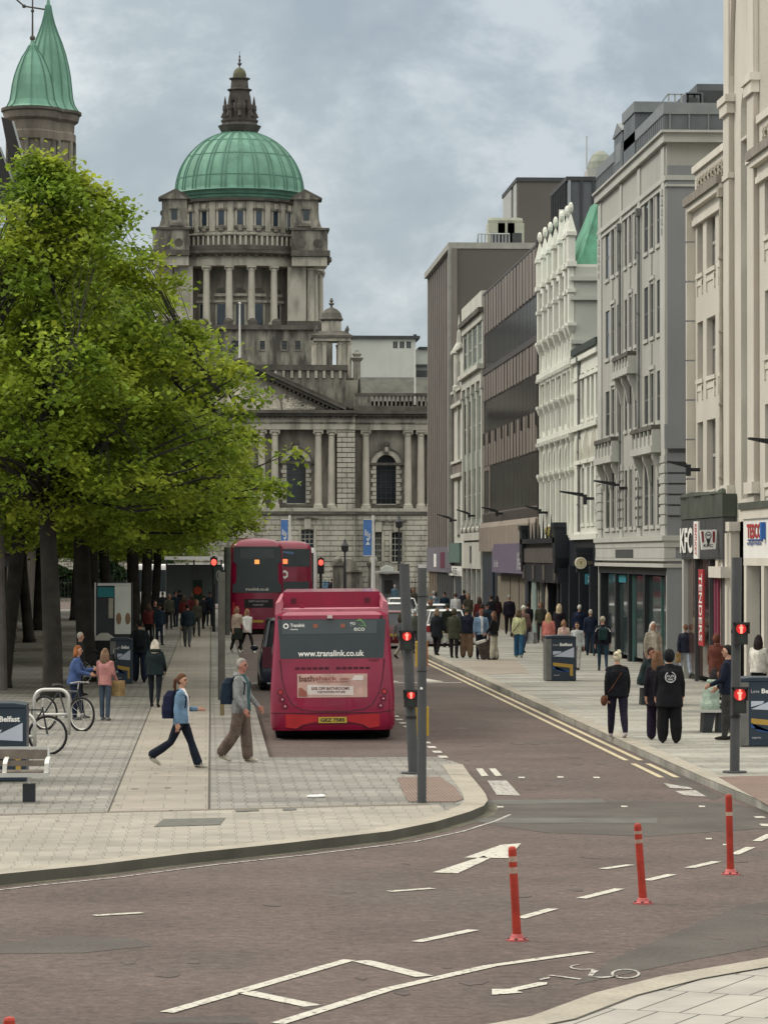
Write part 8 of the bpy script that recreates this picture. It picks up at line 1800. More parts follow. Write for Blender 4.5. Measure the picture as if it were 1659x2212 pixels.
        if fine:
            for k, (o, ln) in enumerate(((-.030, .058), (-.010, .068), (.010, .064), (.029, .050))):
                q0 = wr+d2*.09+nr*o; q1 = q0+d2*ln*.5-side*.008; q2 = q1+d2*ln*.34-side*.02; q3 = q2+d2*ln*.12-side*.02; B.limb([q0, q1, q2, q3], [.0095, .009, .0085, .007], SK, 7, .02)
            q0 = wr+d2*.03-nr*.036*(1 if s_ > 0 else -1); B.limb([q0, q0+d2*.03-nr*.02*(1 if s_ > 0 else -1), q0+d2*.06-nr*.022*(1 if s_ > 0 else -1)-side*.01], [.012, .0105, .009], SK, 7, .02)
        else: B.limb([wr+d2*.09, wr+d2*.15-side*.02], [.026, .016], SK, 7); B.limb([wr+d2*.03+nr*.035, wr+d2*.08+nr*.05], [.012, .01], SK, 7)
        hands.append((wr+d2*.09, d2))
    # one continuous surface
    me = bpy.data.meshes.new('tmp'); me.from_pydata(B.mb.v, [], B.mb.f); o = lk(bpy.data.objects.new('tmp', me)); md = o.modifiers.new('r', 'REMESH'); md.mode = 'VOXEL'; md.voxel_size = vox; md.use_smooth_shade = True
    sm = o.modifiers.new('s', 'SMOOTH'); sm.factor = .5; sm.iterations = 2 if fine else 1
    nm = bpy.data.meshes.new_from_object(o.evaluated_get(bpy.context.evaluated_depsgraph_get())); bpy.data.objects.remove(o); bpy.data.meshes.remove(me)
    kd = kdtree.KDTree(len(B.src))
    for i, (p, t) in enumerate(B.src): kd.insert(p, i)
    kd.balance(); nm.name = 'body'; nm.materials.clear()
    hcol = hair[1]
    for m in (skin or SKIN, cloth(top), cloth(bottom), cloth(shoes), cloth(inner[0] if inner else top), EYE, LIP, cloth(hcol)): nm.materials.append(m)
    nm.polygons.foreach_set('material_index', [B.src[kd.find(p.center)[1]][1] for p in nm.polygons]); nm.polygons.foreach_set('use_smooth', [True]*len(nm.polygons))
    bo = lk(bpy.data.objects.new('body', nm)); bo.parent = T
    # hair
    st = hair[0]; b = MB(); rr = random.Random(int(x*7+y)); hm = cloth(hcol)
    def shell(rx, ry, rz, cz, cut, back=-.012, n=18):
        b2 = MB(); b2.ball((0, 0, 0), 1, n); 
        for i, (px, py, pz) in enumerate(b2.v):
            q = V3((px*rx, py*ry+back, pz*rz+cz)); jit = 1+.05*noise.noise(V3((px*4, py*4, pz*4+x)))
            if py > .1 and pz < cut: q = V3((px*rx*.8, min(py*ry, .04)*.6, pz*rz*.8+cz))
            q = V3((q.x*jit, q.y*jit, q.z*jit)); b2.v[i] = tuple(hp_(q))
        i0 = len(b.v); b.v += b2.v; b.f += [[i0+k for k in f] for f in b2.f]; b.m += b2.m
    def strand(pts, rads, n=9): b.tube([hp_(p) for p in pts], rads, n)
    if st == 'short': shell(.08, .097, .108, .018, .42)
    elif st == 'bald': shell(.077, .09, .09, -.005, .9) if False else None
    elif st in ('long', 'vlong', 'bob', 'pony', 'bun'):
        shell(.083, .099, .112, .016, .38)
        if st in ('long', 'vlong', 'bob'):
            bt = {'bob': -.17, 'long': -.30, 'vlong': -.44}[st]
            for k in range(7): a = -1.2+k*.4; px, py = .06*math.sin(a), -.06*math.cos(a)-.01; strand([(px, py, .05), (px*1.35, py*1.15, -.08), (px*1.5+rr.uniform(-.01, .01), py*1.1-.015, bt*.6), (px*1.1, py-.035, bt+rr.uniform(-.03, .03))], [.035, .042, .04, .012])
        if st == 'pony': strand([(0, -.09, .03), (0, -.14, 0), (0, -.15, -.12), (0, -.12, -.24)], [.028, .034, .03, .01])
        if st == 'bun': 
            for k in range(6): b.ball(tuple(hp_((rr.uniform(-.05, .05), -.06+rr.uniform(-.03, .03), .09+rr.uniform(-.04, .03)))), (.045, .045, .04), 8)
    elif st == 'hoodup': shell(.105, .12, .135, .0, .05, -.02); b.lathe([(.1, 0), (.12, 0)], 0, 0, 3) if False else None
    elif st == 'cap':
        shell(.084, .1, .1, .028, .45); i0 = len(b.v); b.tube([hp_((0, .09, .05)), hp_((0, .15, .04))], [.06, .05], 8)
    if b.v:
        h_o = part({'hoodup': 'hood', 'cap': 'cap'}.get(st, 'hair'), b, hm, T, smooth=True, local=True)
    if hood:
        b = MB(); c = sp(1.46); b.tf = None
        for k in range(9): a = math.pi*(.0+k/8); b.ball((c.x+.11*math.cos(a), c.y-.09*math.sin(a)-.01, c.z+.01), (.05, .045, .05), 8)
        part('hood', b, cloth(hood if isinstance(hood, tuple) else top), T, smooth=True, local=True)
    T['_h'] = [0.0]; del T['_h']
    return T, sp, hands
def wpt(T, p): return T.location+Matrix.Rotation(T.rotation_euler.z, 3, 'Z') @ (V3(p)*T.scale[0])
def carry(T, name, label, cat, build, mats, group=None):
    """a carried thing: its own top-level object built in the carrier's frame, standing at the same place"""
    b = MB(); build(b); o = thing(name, label, cat, T.location.copy(), group, T.rotation_euler.z); o.scale = T.scale.copy(); part('body' if cat != 'backpack' else 'pack', b, mats, o, local=True); return o
def backpack(T, sp, label, col, w_=.15, h_=.44, d=.17):
    c = sp(1.2)
    def f(b): zloft(b, [(c.z-h_/2, -w_*.9, w_*.9, c.y-.13-d, c.y-.13, .04), (c.z-h_*.2, -w_, w_, c.y-.14-d, c.y-.12, .05), (c.z+h_*.3, -w_*.95, w_*.95, c.y-.13-d*.9, c.y-.12, .05), (c.z+h_/2, -w_*.7, w_*.7, c.y-.12-d*.6, c.y-.12, .03)])
    o = carry(T, 'backpack', label, 'backpack', f, cloth(col), 'backpacks')
    for s_ in (-1, 1):
        b = MB(); b.tube([(s_*.1, c.y-.13, c.z+.2), (s_*.115, c.y-.04, c.z+.265), (s_*.12, c.y+.115, c.z+.13), (s_*.13, c.y+.1, c.z-.04), (s_*.14, c.y-.12, c.z-.14)], .017, 6); part('strap', b, cloth(tuple(v*.7 for v in col)), o, local=True)
    b = MB(); b.box(-w_*.6, w_*.6, c.y-.145-d, c.y-.13-d, c.z-h_*.38, c.z-h_*.02); part('pocket', b, cloth(tuple(v*1.3 for v in col)), o, local=True); return o
def bag(T, hand, label, col, w_=.16, h_=.34, d=.06, name='shopping_bag', cat='bag', drop=.06, tone=None):
    p = hand[0]
    def f(b):
        z1 = p.z-drop; b.add([(p.x+a*w_*k, p.y+c*d*k+0, z) for z, k in ((z1-h_, 1), (z1, .92)) for a, c in ((-1, -1), (1, -1), (1, 1), (-1, 1))] if False else [(p.x+a*d*k, p.y+c*w_*k, z) for z, k in ((z1-h_, 1), (z1, .95)) for a, c in ((-1, -1), (1, -1), (1, 1), (-1, 1))], [(0, 3, 2, 1), (0, 1, 5, 4), (1, 2, 6, 5), (2, 3, 7, 6), (3, 0, 4, 7), (4, 5, 6, 7)])
        for q in (-1, 1): b.tube([(p.x+q*d*.5, p.y-w_*.5, z1), (p.x, p.y-.02, p.z), (p.x, p.y+.02, p.z), (p.x+q*d*.5, p.y+w_*.5, z1)], .006, 4)
    return carry(T, name, label, cat, f, cloth(col, .6))
BK, NV, DG = (.012, .012, .014), (.014, .02, .042), (.045, .047, .05); JN = (.04, .08, .16); BLK2 = (.018, .014, .022)
# --- foreground walkers on the left footway
T, sp, hd = person(392, 1661, 1.63, 102, 'stride', (.12, .2, .3), (.008, .012, .022), ('pony', (.10, .045, .025)), 'woman in open denim jacket and white top striding right with a navy backpack', bulk=1.1, toplen='hip', legw='flare', head=8, shoes=(.4, .38, .33), inner=((.62, .58, .58), .075), arms=((6, 82), (-10, 14)), girl=True)
backpack(T, sp, 'large navy backpack on the woman in the denim jacket', (.012, .016, .04), .16, .5, .2)
T, sp, hd = person(521, 1648, 1.8, 112, 'cross', (.19, .195, .2), (.115, .085, .072), ('short', (.3, .27, .25)), 'grey-haired man in grey jacket and brown trousers standing by the bus bay', bulk=1.12, toplen='hip', legw='wide', head=0, shoes=(.4, .37, .3), inner=((.035, .075, .085), .075), skin=SKD, arms=((10, 32), (4, 28)), hood=True)
backpack(T, sp, 'dark blue backpack on the grey-haired man in grey', (.012, .022, .04), .15, .44, .2)
T, sp, hd = person(335, 1528, 1.6, 8, 'step', (.012, .022, .024), (.012, .016, .022), ('long', (.52, .48, .4)), 'fair-haired woman in dark waxed jacket walking away down the left footway', bulk=1.22, toplen='jacket', legw='slim', hood=(.02, .025, .025), girl=True, arms=((12, 40), (10, 35)))
T, sp, hd = person(302, 1474, 1.76, -4, 'step', (.016, .024, .03), (.014, .02, .04), ('short', (.02, .02, .02)), 'dark-haired man in black jacket walking away just behind the fair-haired woman', bulk=1.2, toplen='jacket', legw='wide', arms=((6, 10), (4, 10)))
bag(T, hd[1], 'grey drawstring bag held low by the man in black jacket', (.07, .085, .11), .12, .45, .08, name='drawstring_bag')
backpack(T, sp, 'black backpack with two white marks on the man walking away', (.012, .014, .018), .15, .42, .16)
T, sp, hd = person(405, 1398, 1.7, 10, 'step', (.02, .035, .05), (.09, .1, .11), ('short', (.03, .02, .02)), 'person in dark check shirt and grey trousers walking with a cane', bulk=1.25, toplen='hip', legw='mid')
carry(T, 'walking_cane', 'black walking cane held by the person in the check shirt', 'cane', lambda b: b.tube([(hd[0][0].x-.03, hd[0][0].y, 0), (hd[0][0].x-.03, hd[0][0].y, hd[0][0].z), (hd[0][0].x-.03, hd[0][0].y-.06, hd[0][0].z+.02)], .012, 6), cloth(BK))
T, sp, hd = person(335, 1386, 1.7, 175, 'stand', BK, (.02, .02, .025), ('short', (.03, .02, .02)), 'person in black carrying several white paper shopping bags', bulk=1.05)
bag(T, hd[0], 'large white paper bag, carried by the person in black', (.62, .63, .66), .2, .5, .13, drop=.03); bag(T, hd[1], 'pale grey paper bag in the other hand of the person in black', (.4, .41, .45), .2, .5, .13, drop=.03)
T, sp, hd = person(229, 1437, 1.72, 60, 'stand', NV, BK, ('short', (.66, .64, .6)), 'white-haired person in navy coat beside the large advert panel', bulk=1.25, toplen='long', arms=((30, 30), (25, 30)))
bag(T, hd[1], 'coral red tote bag of the white-haired person', (.55, .08, .08), .16, .3, .08, name='tote_bag', drop=.02)
T, sp, hd = person(160, 1556, 1.62, 95, 'lean', (.05, .085, .2), (.012, .018, .04), ('bob', (.22, .08, .03)), 'red-haired person in blue jacket leaning by the bicycle hoops', bulk=1.18, toplen='jacket', lean=8, girl=True, shoes=(.1, .1, .1))
T, sp, hd = person(227, 1557, 1.56, 20, 'stand', (.42, .2, .19), (.05, .07, .1), ('long', (.16, .10, .065)), 'young person in pink top with a khaki bag near the bicycles', bulk=.95, girl=True, shoes=(.2, .2, .2), arms=((14, 40), (10, 40)))
bag(T, hd[1], 'large khaki cloth bag hanging beside the person in pink', (.28, .2, .09), .17, .36, .12, name='cloth_bag', drop=-.05)
T, sp, hd = person(173, 1504, 1.62, 80, 'stand', (.02, .025, .03), BK, ('short', (.5, .45, .4)), 'pale-haired person in dark clothes half hidden behind a tree trunk and bin')
T, sp, hd = person(24, 1408, 1.68, 30, 'stand', (.012, .014, .018), (.11, .11, .14), ('long', (.04, .03, .025)), 'person in black top and grey skirt at the far left edge', toplen='skirt', girl=True)
# pair stepping off beside the double-decker
T, sp, hd = person(512, 1410, 1.7, 150, 'step', (.42, .34, .28), (.02, .025, .022), ('bob', (.3, .16, .09)), 'woman in beige top and dark skirt walking beside the double-decker', toplen='skirt', girl=True, arms=((10, 40), (0, 10)), shoes=(.4, .36, .32))
T, sp, hd = person(534, 1412, 1.68, 150, 'walk', (.68, .68, .68), BK, ('long', (.34, .2, .1)), 'woman in white blouse and black trousers next to the beige-topped woman', legw='slim', girl=True, shoes=(.5, .5, .48))
# --- group at the right kerb beyond the bus
T, sp, hd = person(866, 1424, 1.7, 40, 'walk', (.12, .13, .14), (.24, .23, .19), ('long', (.05, .04, .03)), 'walker in grey top and pale trousers between bus and leaning signal post', z=0, legw='mid')
T, sp, hd = person(897, 1412, 1.68, 20, 'stand', (.08, .09, .075), (.05, .05, .05), ('short', (.4, .42, .45)), 'person in olive grey between the two signal posts', z=0)
T, sp, hd = person(944, 1416, 1.68, 25, 'step', (.012, .016, .022), BK, ('bob', (.18, .13, .09)), 'woman in long black coat at the kerb beside the yellow lines', toplen='long', girl=True, bulk=1.15)
bag(T, hd[1], 'pale translucent bag of the woman in the long black coat', (.5, .52, .48), .16, .34, .1, drop=.0)
T, sp, hd = person(967, 1399, 1.7, -20, 'stand', (.018, .022, .016), BK, ('cap', (.04, .045, .03)), 'person in black with dark green cap, left of the olive parka')
T, sp, hd = person(981, 1422, 1.72, 20, 'stand', (.055, .058, .04), (.02, .018, .022), ('hoodup', (.07, .065, .045)), 'person in olive parka and dark trousers with backpack, at the kerb', toplen='long', bulk=1.1)
T, sp, hd = person(1008, 1422, 1.76, 5, 'stand', (.012, .016, .03), (.16, .105, .07), ('cap', (.06, .06, .04)), 'stocky man in navy jacket and brown trousers with his back turned', bulk=1.32, legw='wide')
T, sp, hd = person(1039, 1425, 1.74, 170, 'stand', (.16, .25, .37), (.012, .014, .03), ('short', (.25, .06, .05)), 'red-faced man in blue denim shirt facing the camera', inner=((.6, .6, .62), .05), skin=SKD, bulk=1.12)
T2, sp2, hd2 = person(1067, 1426, 1.66, -70, 'stand', BK, (.46, .44, .36), ('vlong', (.13, .07, .045)), 'long-haired woman in black top and cream trousers beside a suitcase', legw='wide', girl=True, bulk=1.1, arms=((20, 20), (10, 20)))
X, Y = G(1053, 1425, KZ); sc_ = thing('suitcase', 'dark brown wheeled suitcase tilted between the denim man and long-haired woman', 'suitcase', (X, Y-.15, KZ), None, R(10)); b = MB(); tf = rtf((0, 0, .05), 0, R(-18)); b.tf = tf; zloft(b, [(.0, -.2, .2, -.13, .13, .05), (.05, -.22, .22, -.15, .15, .06), (.58, -.22, .22, -.15, .15, .06), (.62, -.19, .19, -.12, .12, .05)]); part('body', b, cloth((.07, .055, .05)), sc_, local=True); b = MB(tf); b.box(-.22, .1, -.152, .152, .58, .66); part('luggage_tag', b, cloth((.55, .55, .52)), sc_, local=True); b = MB(tf)
for s_ in (-1, 1): b.tube([(s_*.12, .1, .6), (s_*.12, .1, .95)], .012, 5)
b.tube([(-.12, .1, .95), (.12, .1, .95)], .018, 6); part('handle', b, M_blackp, sc_, local=True)
b = MB(tf)
for s_ in (-1, 1): b.tube([(s_*.17, -.12, -.02), (s_*.13, -.12, -.02)], .035, 10)
part('caster', b, M_tyre, sc_, local=True)
T, sp, hd = person(1100, 1371, 1.8, 0, 'step', (.016, .014, .024), BK, ('cap', (.3, .3, .28)), 'man in black jacket walking away alone in mid pavement', bulk=1.2)
T, sp, hd = person(1121, 1421, 1.7, 10, 'step', (.54, .55, .32), (.025, .09, .17), ('bob', (.10, .07, .045)), 'woman in pale yellow cardigan and blue jeans with a cross strap', girl=True, legw='wide', shoes=(.35, .45, .42), bulk=1.06, inner=None)
carry(T, 'crossbody_bag', 'dark bag on a diagonal strap over the yellow cardigan', 'bag', lambda b: (b.tube([(.1, sp(1.43).y-.05, sp(1.45).z), (0, sp(1.2).y-.15, sp(1.2).z), (-.2, sp(1).y-.12, sp(.95).z)], .014, 5), b.ball((-.26, 0, sp(.85).z), (.06, .14, .1), 10)), cloth((.05, .05, .04)))
T, sp, hd = person(1131, 1410, 1.74, 30, 'step', (.16, .1, .09), (.03, .04, .07), ('cap', (.66, .64, .58)), 'person in white cap and brown top just behind the yellow cardigan', bulk=1.1)
bag(T, hd[1], 'bulky grey-white shopping bag hanging right of the yellow cardigan', (.36, .36, .37), .17, .42, .14)
T, sp, hd = person(1073, 1363, 1.68, 15, 'step', (.03, .012, .016), BK, ('long', (.02, .018, .02)), 'dark-haired woman in maroon and black left of the lone man', girl=True, bulk=1.15)
T, sp, hd = person(1157, 1371, 1.7, 0, 'step', (.05, .065, .075), (.06, .07, .08), ('short', (.03, .03, .03)), 'person in slate blue jacket left of the pale columns')
T, sp, hd = person(1180, 1378, 1.72, 10, 'step', (.035, .03, .035), BK, ('long', (.07, .05, .04)), 'person in dark grey in front of the gothic shop window')
# --- people by the bin and black shop front
T, sp, hd = person(1185, 1427, 1.62, 20, 'stand', (.5, .17, .15), (.3, .2, .18), ('vlong', (.5, .36, .2)), 'long-haired blonde woman in coral top behind the litter bin', girl=True, bulk=1.1, toplen='hip')
T, sp, hd = person(1208, 1402, 1.72, 15, 'stand', BLK2, BK, ('vlong', (.56, .46, .3)), 'blonde woman in black coat, back turned, behind the coral top', girl=True, bulk=1.15, toplen='long')
T, sp, hd = person(1218, 1438, 1.48, 175, 'stand', (.55, .42, .36), (.4, .34, .3), ('bob', (.28, .17, .09)), 'small woman in blush pink cardigan facing the camera behind the bin', girl=True, inner=((.5, .3, .28), .06))
T, sp, hd = person(1247, 1448, 1.5, 205, 'step', (.42, .44, .45), (.42, .41, .4), ('short', (.07, .045, .035)), 'child in pale grey patterned jacket and trousers right of the bin', toplen='hip')
T, sp, hd = person(1250, 1386, 1.74, 170, 'stand', BK, BK, ('short', (.5, .47, .42)), 'fair-haired person in black far back by the dark doorway')
T, sp, hd = person(1265, 1388, 1.76, 190, 'stand', (.3, .27, .25), (.08, .08, .1), ('short', (.28, .2, .17)), 'man in beige jacket facing the camera by the dark doorway', skin=SKD)
T, sp, hd = person(1252, 1408, 1.74, 5, 'stand', (.012, .018, .045), (.02, .025, .05), ('short', (.68, .66, .62)), 'white-haired man in navy jacket with his back turned', bulk=1.25)
T, sp, hd = person(1276, 1417, 1.66, 0, 'step', (.015, .022, .045), (.02, .035, .06), ('short', (.5, .47, .43)), 'grey-haired person in navy jacket beside the white-haired man', bulk=1.1)
T, sp, hd = person(1302, 1450, 1.7, 4, 'step', (.012, .012, .02), (.02, .045, .07), ('cap', (.36, .32, .26)), 'youth in black jacket with white shoulder stripes and slim trousers', bulk=1.12, legw='slim')
backpack(T, sp, 'dark green backpack on the youth with the striped jacket', (.012, .03, .03), .15, .4, .15)
b = MB()
for s_ in (-1, 1):
    for k in range(3): c = sp(1.42); b.tube([(s_*(.07+.035*k), c.y-.085, c.z+.0-.02*k), (s_*(.14+.03*k), c.y-.06, c.z-.04-.012*k), (s_*(.215+.012*k), c.y-.01-.03*k, c.z-.16)], .011, 4)
part('shoulder_stripe', b, cloth((.72, .72, .72)), T, local=True)
T, sp, hd = person(1318, 1408, 1.76, 5, 'step', (.018, .026, .02), BK, ('hoodup', (.02, .03, .024)), 'person in dark green hooded parka in front of the shop glass', toplen='jacket', bulk=1.3)
T, sp, hd = person(1336, 1410, 1.72, 0, 'step', (.03, .028, .022), BK, ('short', (.25, .18, .12)), 'person in dark brown right beside the green parka', bulk=1.1)
T, sp, hd = person(1367, 1408, 1.8, -60, 'step', (.008, .011, .016), BK, ('short', (.35, .28, .25)), 'bald-looking old man in a very long black overcoat', toplen='coat', bulk=1.15, head=-10, skin=SKD, arms=((25, 60), (20, 55)))
# --- right: passers-by around the benches
T, sp, hd = person(1411, 1477, 1.72, 175, 'stand', (.3, .27, .22), (.26, .24, .2), ('long', (.62, .6, .56)), 'white-haired woman in beige jacket facing the camera', girl=True, bulk=1.15, inner=((.44, .4, .33), .07), toplen='jacket')
T, sp, hd = person(1481, 1466, 1.64, 5, 'walk', (.022, .026, .045), (.36, .42, .5), ('short', (.2, .10, .06)), 'woman in navy jacket and pale jeans walking away by the benches', girl=True, bulk=1.2, legw='mid', shoes=(.1, .1, .1))
bag(T, hd[0], 'tan shoulder bag of the woman in pale jeans', (.3, .19, .09), .12, .3, .08, name='shoulder_bag', drop=-.05)
T, sp, hd = person(1471, 1440, 1.72, 60, 'stand', (.5, .46, .42), BK, ('cap', (.36, .03, .02)), 'person in bright red hat and cream top behind the navy jacket')
T, sp, hd = person(1517, 1441, 1.74, -30, 'stand', (.012, .012, .018), BK, ('vlong', (.17, .11, .065)), 'long-haired woman in black coat outside the fried chicken shop', girl=True, toplen='long', bulk=1.1)
bag(T, hd[0], 'yellow-green plastic carrier bag held by the woman in the black coat', (.3, .33, .13), .16, .36, .1)
T, sp, hd = person(1499, 1414, 1.74, 120, 'stand', BK, (.34, .34, .34), ('short', (.04, .03, .03)), 'person in black top and pale shorts by the shop door')
T, sp, hd = person(1548, 1512, 1.62, 40, 'stand', (.11, .035, .025), (.1, .035, .03), ('hoodup', (.13, .05, .035)), 'person in rust brown hooded coat outside the fried chicken shop', toplen='long', bulk=1.2)
T, sp, hd = person(1573, 1600, 1.84, -70, 'stand', (.008, .012, .026), (.045, .045, .045), ('short', (.015, .012, .012)), 'tall man in dark navy top standing just left of the upright signal post', toplen='hip', bulk=1.2, arms=((14, 50), (10, 40)))
T, sp, hd = person(1639, 1532, 1.72, 30, 'stand', (.62, .6, .55), (.012, .012, .015), ('long', (.025, .018, .02)), 'dark-haired woman in white blouse behind the bin at the right edge', girl=True, bulk=1.15, arms=((10, 20), (10, 30)))
T, sp, hd = person(1334, 1594, 1.7, -2, 'step', (.006, .007, .01), (.015, .013, .028), ('bun', (.6, .55, .4)), 'blonde woman in loose black jacket and navy trousers walking away', girl=True, bulk=1.2, toplen='jacket', legw='mid', shoes=(.42, .38, .38))
carry(T, 'crossbody_bag', 'brown leather crossbody bag on the blonde woman in black', 'bag', lambda b: (b.tube([(.1, sp(1.43).y-.02, sp(1.47).z), (.04, sp(1.3).y-.15, sp(1.3).z), (-.14, sp(1).y-.17, sp(1.02).z), (-.26, -.02, sp(.86).z)], .011, 5), b.ball((-.28, -.02, sp(.76).z), (.07, .13, .11), 12)), cloth((.10, .04, .022)))
T, sp, hd = person(1420, 1600, 1.74, 4, 'step', (.010, .008, .014), (.018, .012, .03), ('vlong', (.13, .07, .04)), 'woman with very long brown hair in black and purple, arm in arm', girl=True, bulk=1.12, toplen='long', legw='wide')
T, sp, hd = person(1446, 1606, 1.78, 2, 'stand', (.007, .007, .01), (.008, .008, .01), ('hoodup', (.010, .010, .013)), 'person in black hoodie with a round white mask emblem on the back', bulk=1.3, toplen='long', legw='wide')
b = MB(); c = sp(1.24); yb_ = c.y-.185; R0 = .105
def em(pts): b.face([(x_, yb_-.004-.0*x_, c.z+z_) for x_, z_ in pts])
for i in range(24):
    t0, t1 = 2*math.pi*i/24, 2*math.pi*(i+1)/24
    if 1.25 < (t0 % 6.283) < 1.85: continue
    em([(R0*math.cos(t0), R0*math.sin(t0)), (R0*math.cos(t1), R0*math.sin(t1)), (R0*.86*math.cos(t1), R0*.86*math.sin(t1)), (R0*.86*math.cos(t0), R0*.86*math.sin(t0))])
for s_ in (-1, 1):
    for i in range(12): t0, t1 = 2*math.pi*i/12, 2*math.pi*(i+1)/12; em([(s_*.04+.032*math.cos(t0), .022+.02*math.sin(t0)), (s_*.04+.032*math.cos(t1), .022+.02*math.sin(t1)), (s_*.04+.022*math.cos(t1), .022+.011*math.sin(t1)), (s_*.04+.022*math.cos(t0), .022+.011*math.sin(t0))])
    em([(s_*.02, -.015), (s_*.03, -.015), (s_*.05, -.06), (s_*.04, -.065)]); em([(s_*.09, .03), (s_*.06, -.03), (s_*.065, -.04), (s_*.098, .02)])
em([(-.035, -.035), (.035, -.035), (.03, -.05), (-.03, -.05)]); em([(-.03, -.07), (.03, -.07), (.025, -.08), (-.025, -.08)]); em([(-.01, .005), (.01, .005), (.012, -.02), (-.012, -.02)])
part('emblem', b, cloth((.6, .6, .62)), T, local=True)
# seated people
bx, by = BR
T, sp, hd = person(1526, 1583, 1.62, 55, 'sit', (.26, .33, .28), (.012, .012, .018), ('bob', (.02, .016, .018)), 'person in pale green hoodie sitting on the nearer bench', girl=True, bulk=1.3, lean=14, hood=(.28, .36, .3), world=(bx+.12, by+.0), shoes=(.2, .2, .2))
bx, by = BR2
T, sp, hd = person(1388, 1522, 1.74, 120, 'sit', (.014, .026, .028), (.03, .03, .026), ('short', (.05, .03, .025)), 'seated man in black and green jacket bending his head on the farther bench', bulk=1.25, lean=16, world=(bx+.05, by), skin=SKD)
# --- background crowd on both sides, each a person with shared shapes
protos = []
for i, (tp, bt, hr, dg, pz) in enumerate([((.02, .02, .028), BK, ('short', (.04, .03, .025)), 0, 'step'), ((.1, .17, .24), (.03, .03, .04), ('short', (.4, .4, .4)), 10, 'stand'), ((.55, .56, .58), (.05, .05, .06), ('short', (.06, .04, .03)), 0, 'step'), ((.10, .02, .02), BK, ('long', (.06, .04, .03)), -20, 'stand'), ((.015, .03, .05), (.02, .03, .05), ('cap', (.02, .02, .02)), 180, 'stand'), ((.06, .06, .045), (.04, .04, .04), ('bob', (.2, .12, .07)), 170, 'step')]):
    protos.append((i, tp, bt, hr, dg, pz))
rc_ = random.Random(33); extra = []
for k in range(16): extra.append((rc_.choice([rc_.uniform(930, 1060), rc_.uniform(1120, 1250), rc_.uniform(1290, 1420)]), rc_.uniform(1262, 1308), k % 6))
crowd = [(937, 1279, 1, 'person in light blue jacket above the white car roof'), (961, 1281, 4, 'person in navy coat above the white car, next to the blue jacket'), (985, 1283, 2, 'person in bright white top among the crowd near the cars'), (1003, 1276, 0, 'person in black right of the white top, far by the pilasters'), (1022, 1274, 4, 'person with black cap far behind the denim shirt'), (1036, 1292, 3, 'person in dark red left of the navy tiled shop corner'), (1012, 1284, 5, 'person in olive between black coats in the far crowd'), (949, 1266, 0, 'person in black far back before the mauve fascia'), (973, 1268, 3, 'dark red figure far back under the white cafe sign'), (995, 1262, 5, 'tiny figure in olive at the far end of the shops'), (1054, 1300, 4, 'person in navy close to the tiled shop corner'),
         (352, 1277, 0, 'person in black left end of the footway crowd'), (366, 1284, 5, 'person in olive and brown in the left footway crowd'), (380, 1281, 4, 'person in teal navy in the left footway crowd'), (388, 1272, 0, 'person in black hat standing tallest in the left crowd'), (398, 1286, 3, 'person in dark red in the middle of the left crowd'), (414, 1284, 3, 'person in maroon beside the dark green board'), (425, 1292, 5, 'brownish figure right of the maroon one under the board'), (440, 1283, 0, 'person in black near the right end of the left crowd'), (453, 1280, 4, 'person in navy at the right end of the left crowd'), (322, 1300, 3, 'reddish figure by the tree trunks left of the crowd'), (345, 1302, 4, 'figure in navy just above the white bags'),
         (703, 1249, 1, 'far person in pale blue by the stone memorial'), (716, 1252, 0, 'far person in black by the stone memorial'), (853, 1262, 1, 'far person with pale hood beside the kiosk'), (884, 1262, 0, 'far person in black between the signal posts'), (893, 1272, 5, 'far person in brown between the signal posts'), (1142, 1298, 0, 'person in black by the tan shutters'), (1170, 1300, 5, 'person in brown in front of the pale columns'), (1062, 1288, 0, 'person in black under the purple shop sign')]
place_ = lambda x: 'by the far white cars' if x < 1000 else ('near the navy tiled shop' if x < 1100 else ('under the black shop canopy' if x < 1280 else 'before the grey building glass'))
look_ = ['dark coat', 'light blue jacket', 'white top', 'dark red top', 'navy coat and cap', 'olive jacket']
seen_ = {}
for x_, y_, p_ in extra:
    q = 'passer-by in %s %s' % (look_[p_], place_(x_)); seen_[q] = seen_.get(q, 0)+1
    if seen_[q] > 1: continue
    crowd.append((x_, y_, p_, q))
made = {}
for k, (px, yh_, pi_, lab) in enumerate(crowd):
    s_ = (yh_-HY)/(3.58-1.7); yf = HY+3.58*s_; X, Y = (px-VX)/s_, 7000/s_
    if pi_ not in made:
        i, tp, bt, hr, dg, pz = protos[pi_]; T, _, _ = person(px, yf, 1.74, dg, pz, tp, bt, hr, lab, world=(X, Y), vox=.028, group='people in the far crowd'); made[pi_] = T
    else:
        T = copy_tree(made[pi_]); T['label'] = lab; T.location = (X, Y, KZ); T.rotation_euler.z = made[pi_].rotation_euler.z+R((k*37) % 60-30); q = (1.62+.17*((k*13) % 10)/10)/1.75; T.scale = (q, q, q)
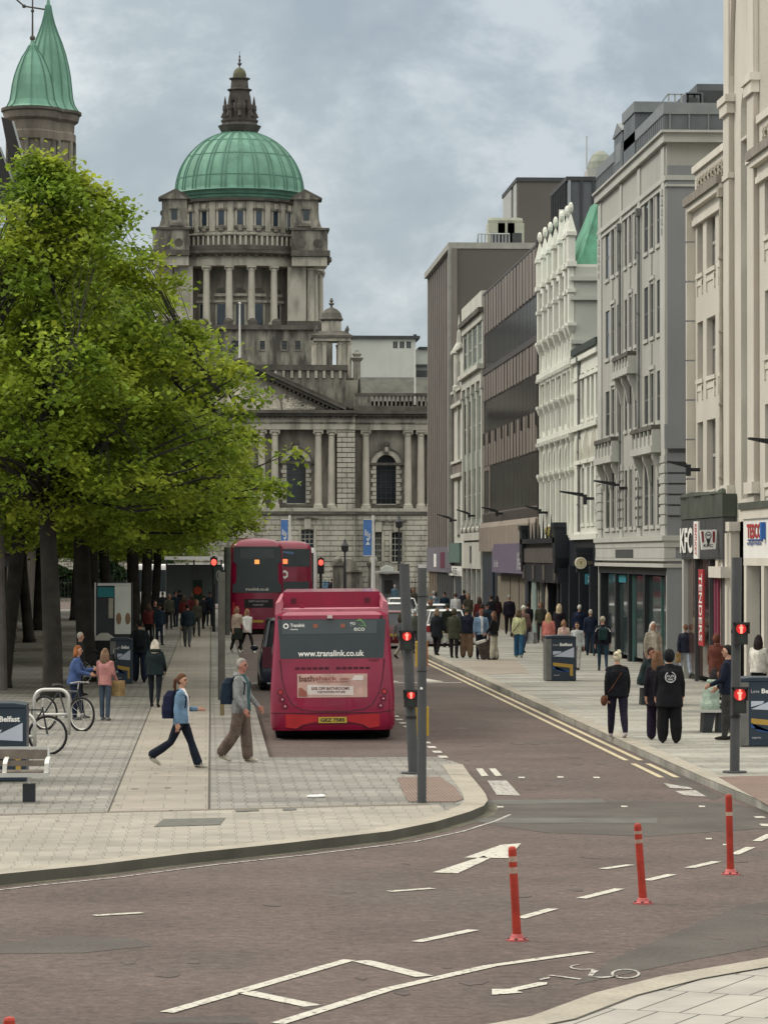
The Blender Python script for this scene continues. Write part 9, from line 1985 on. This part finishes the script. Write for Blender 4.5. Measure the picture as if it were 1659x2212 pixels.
# ---------------------------------------------------------------- give separate pieces an object of their own
NOSPLIT = {'lettering', 'window_display', 'planting', 'bars', 'print', 'fleet_number', 'sill', 'crown', 'trunk', 'body', 'hair', 'strap', 'emblem', 'shoulder_stripe', 'engine_grille', 'rim', 'railing', 'spike', 'hood'}
for o in list(sc.objects):
    if o.type != 'MESH' or o.parent is None or o.name.split('.')[0] in NOSPLIT or o.data.users > 1 or len(o.data.polygons) > 6000: continue
    if root(o).get('category') not in ('building', 'city hall', 'shop front', 'information panel', 'kiosk', 'litter bin', 'bus shelter'): continue
    me = o.data; nv = len(me.vertices); par = list(range(nv))
    def fd(i):
        while par[i] != i: par[i] = par[par[i]]; i = par[i]
        return i
    for p in me.polygons:
        a = fd(p.vertices[0])
        for k in p.vertices[1:]: par[fd(k)] = a
    bb = {}
    for v in me.vertices:
        r_ = fd(v.index); c = v.co
        if r_ not in bb: bb[r_] = [c.x, c.y, c.z, c.x, c.y, c.z]
        else:
            q = bb[r_]; q[0] = min(q[0], c.x); q[1] = min(q[1], c.y); q[2] = min(q[2], c.z); q[3] = max(q[3], c.x); q[4] = max(q[4], c.y); q[5] = max(q[5], c.z)
    ks = list(bb)
    if len(ks) < 2 or len(ks) > 500: continue
    cl = {k: k for k in ks}
    def fc(k):
        while cl[k] != k: k = cl[k]
        return k
    ks.sort(key=lambda k: bb[k][1]); e = .06
    for i, a in enumerate(ks):
        A_ = bb[a]
        for c in ks[i+1:]:
            C_ = bb[c]
            if C_[1] > A_[4]+e: 
                if C_[1] > A_[4]+e: break
            if A_[0]-e < C_[3] and C_[0]-e < A_[3] and A_[2]-e < C_[5] and C_[2]-e < A_[5]: cl[fc(c)] = fc(a)
    groups = {}
    for k in ks: groups.setdefault(fc(k), []).append(k)
    if not 2 <= len(groups) <= 40: continue
    cid = {k: fc(k) for k in ks}
    first = True
    for g_ in groups:
        idx = [p for p in me.polygons if cid[fd(p.vertices[0])] == g_]; mp_ = {}; V = []; Fc = []
        for p in idx:
            f_ = []
            for k in p.vertices:
                if k not in mp_: mp_[k] = len(V); V.append(tuple(me.vertices[k].co))
                f_.append(mp_[k])
            Fc.append(f_)
        m2 = bpy.data.meshes.new(o.name.split('.')[0]); m2.from_pydata(V, [], Fc)
        for q in me.materials: m2.materials.append(q)
        m2.polygons.foreach_set('material_index', [p.material_index for p in idx]); m2.polygons.foreach_set('use_smooth', [p.use_smooth for p in idx])
        if first: new0 = m2; first = False
        else:
            n2 = o.copy(); n2.data = m2; lk(n2)
    o.data = new0
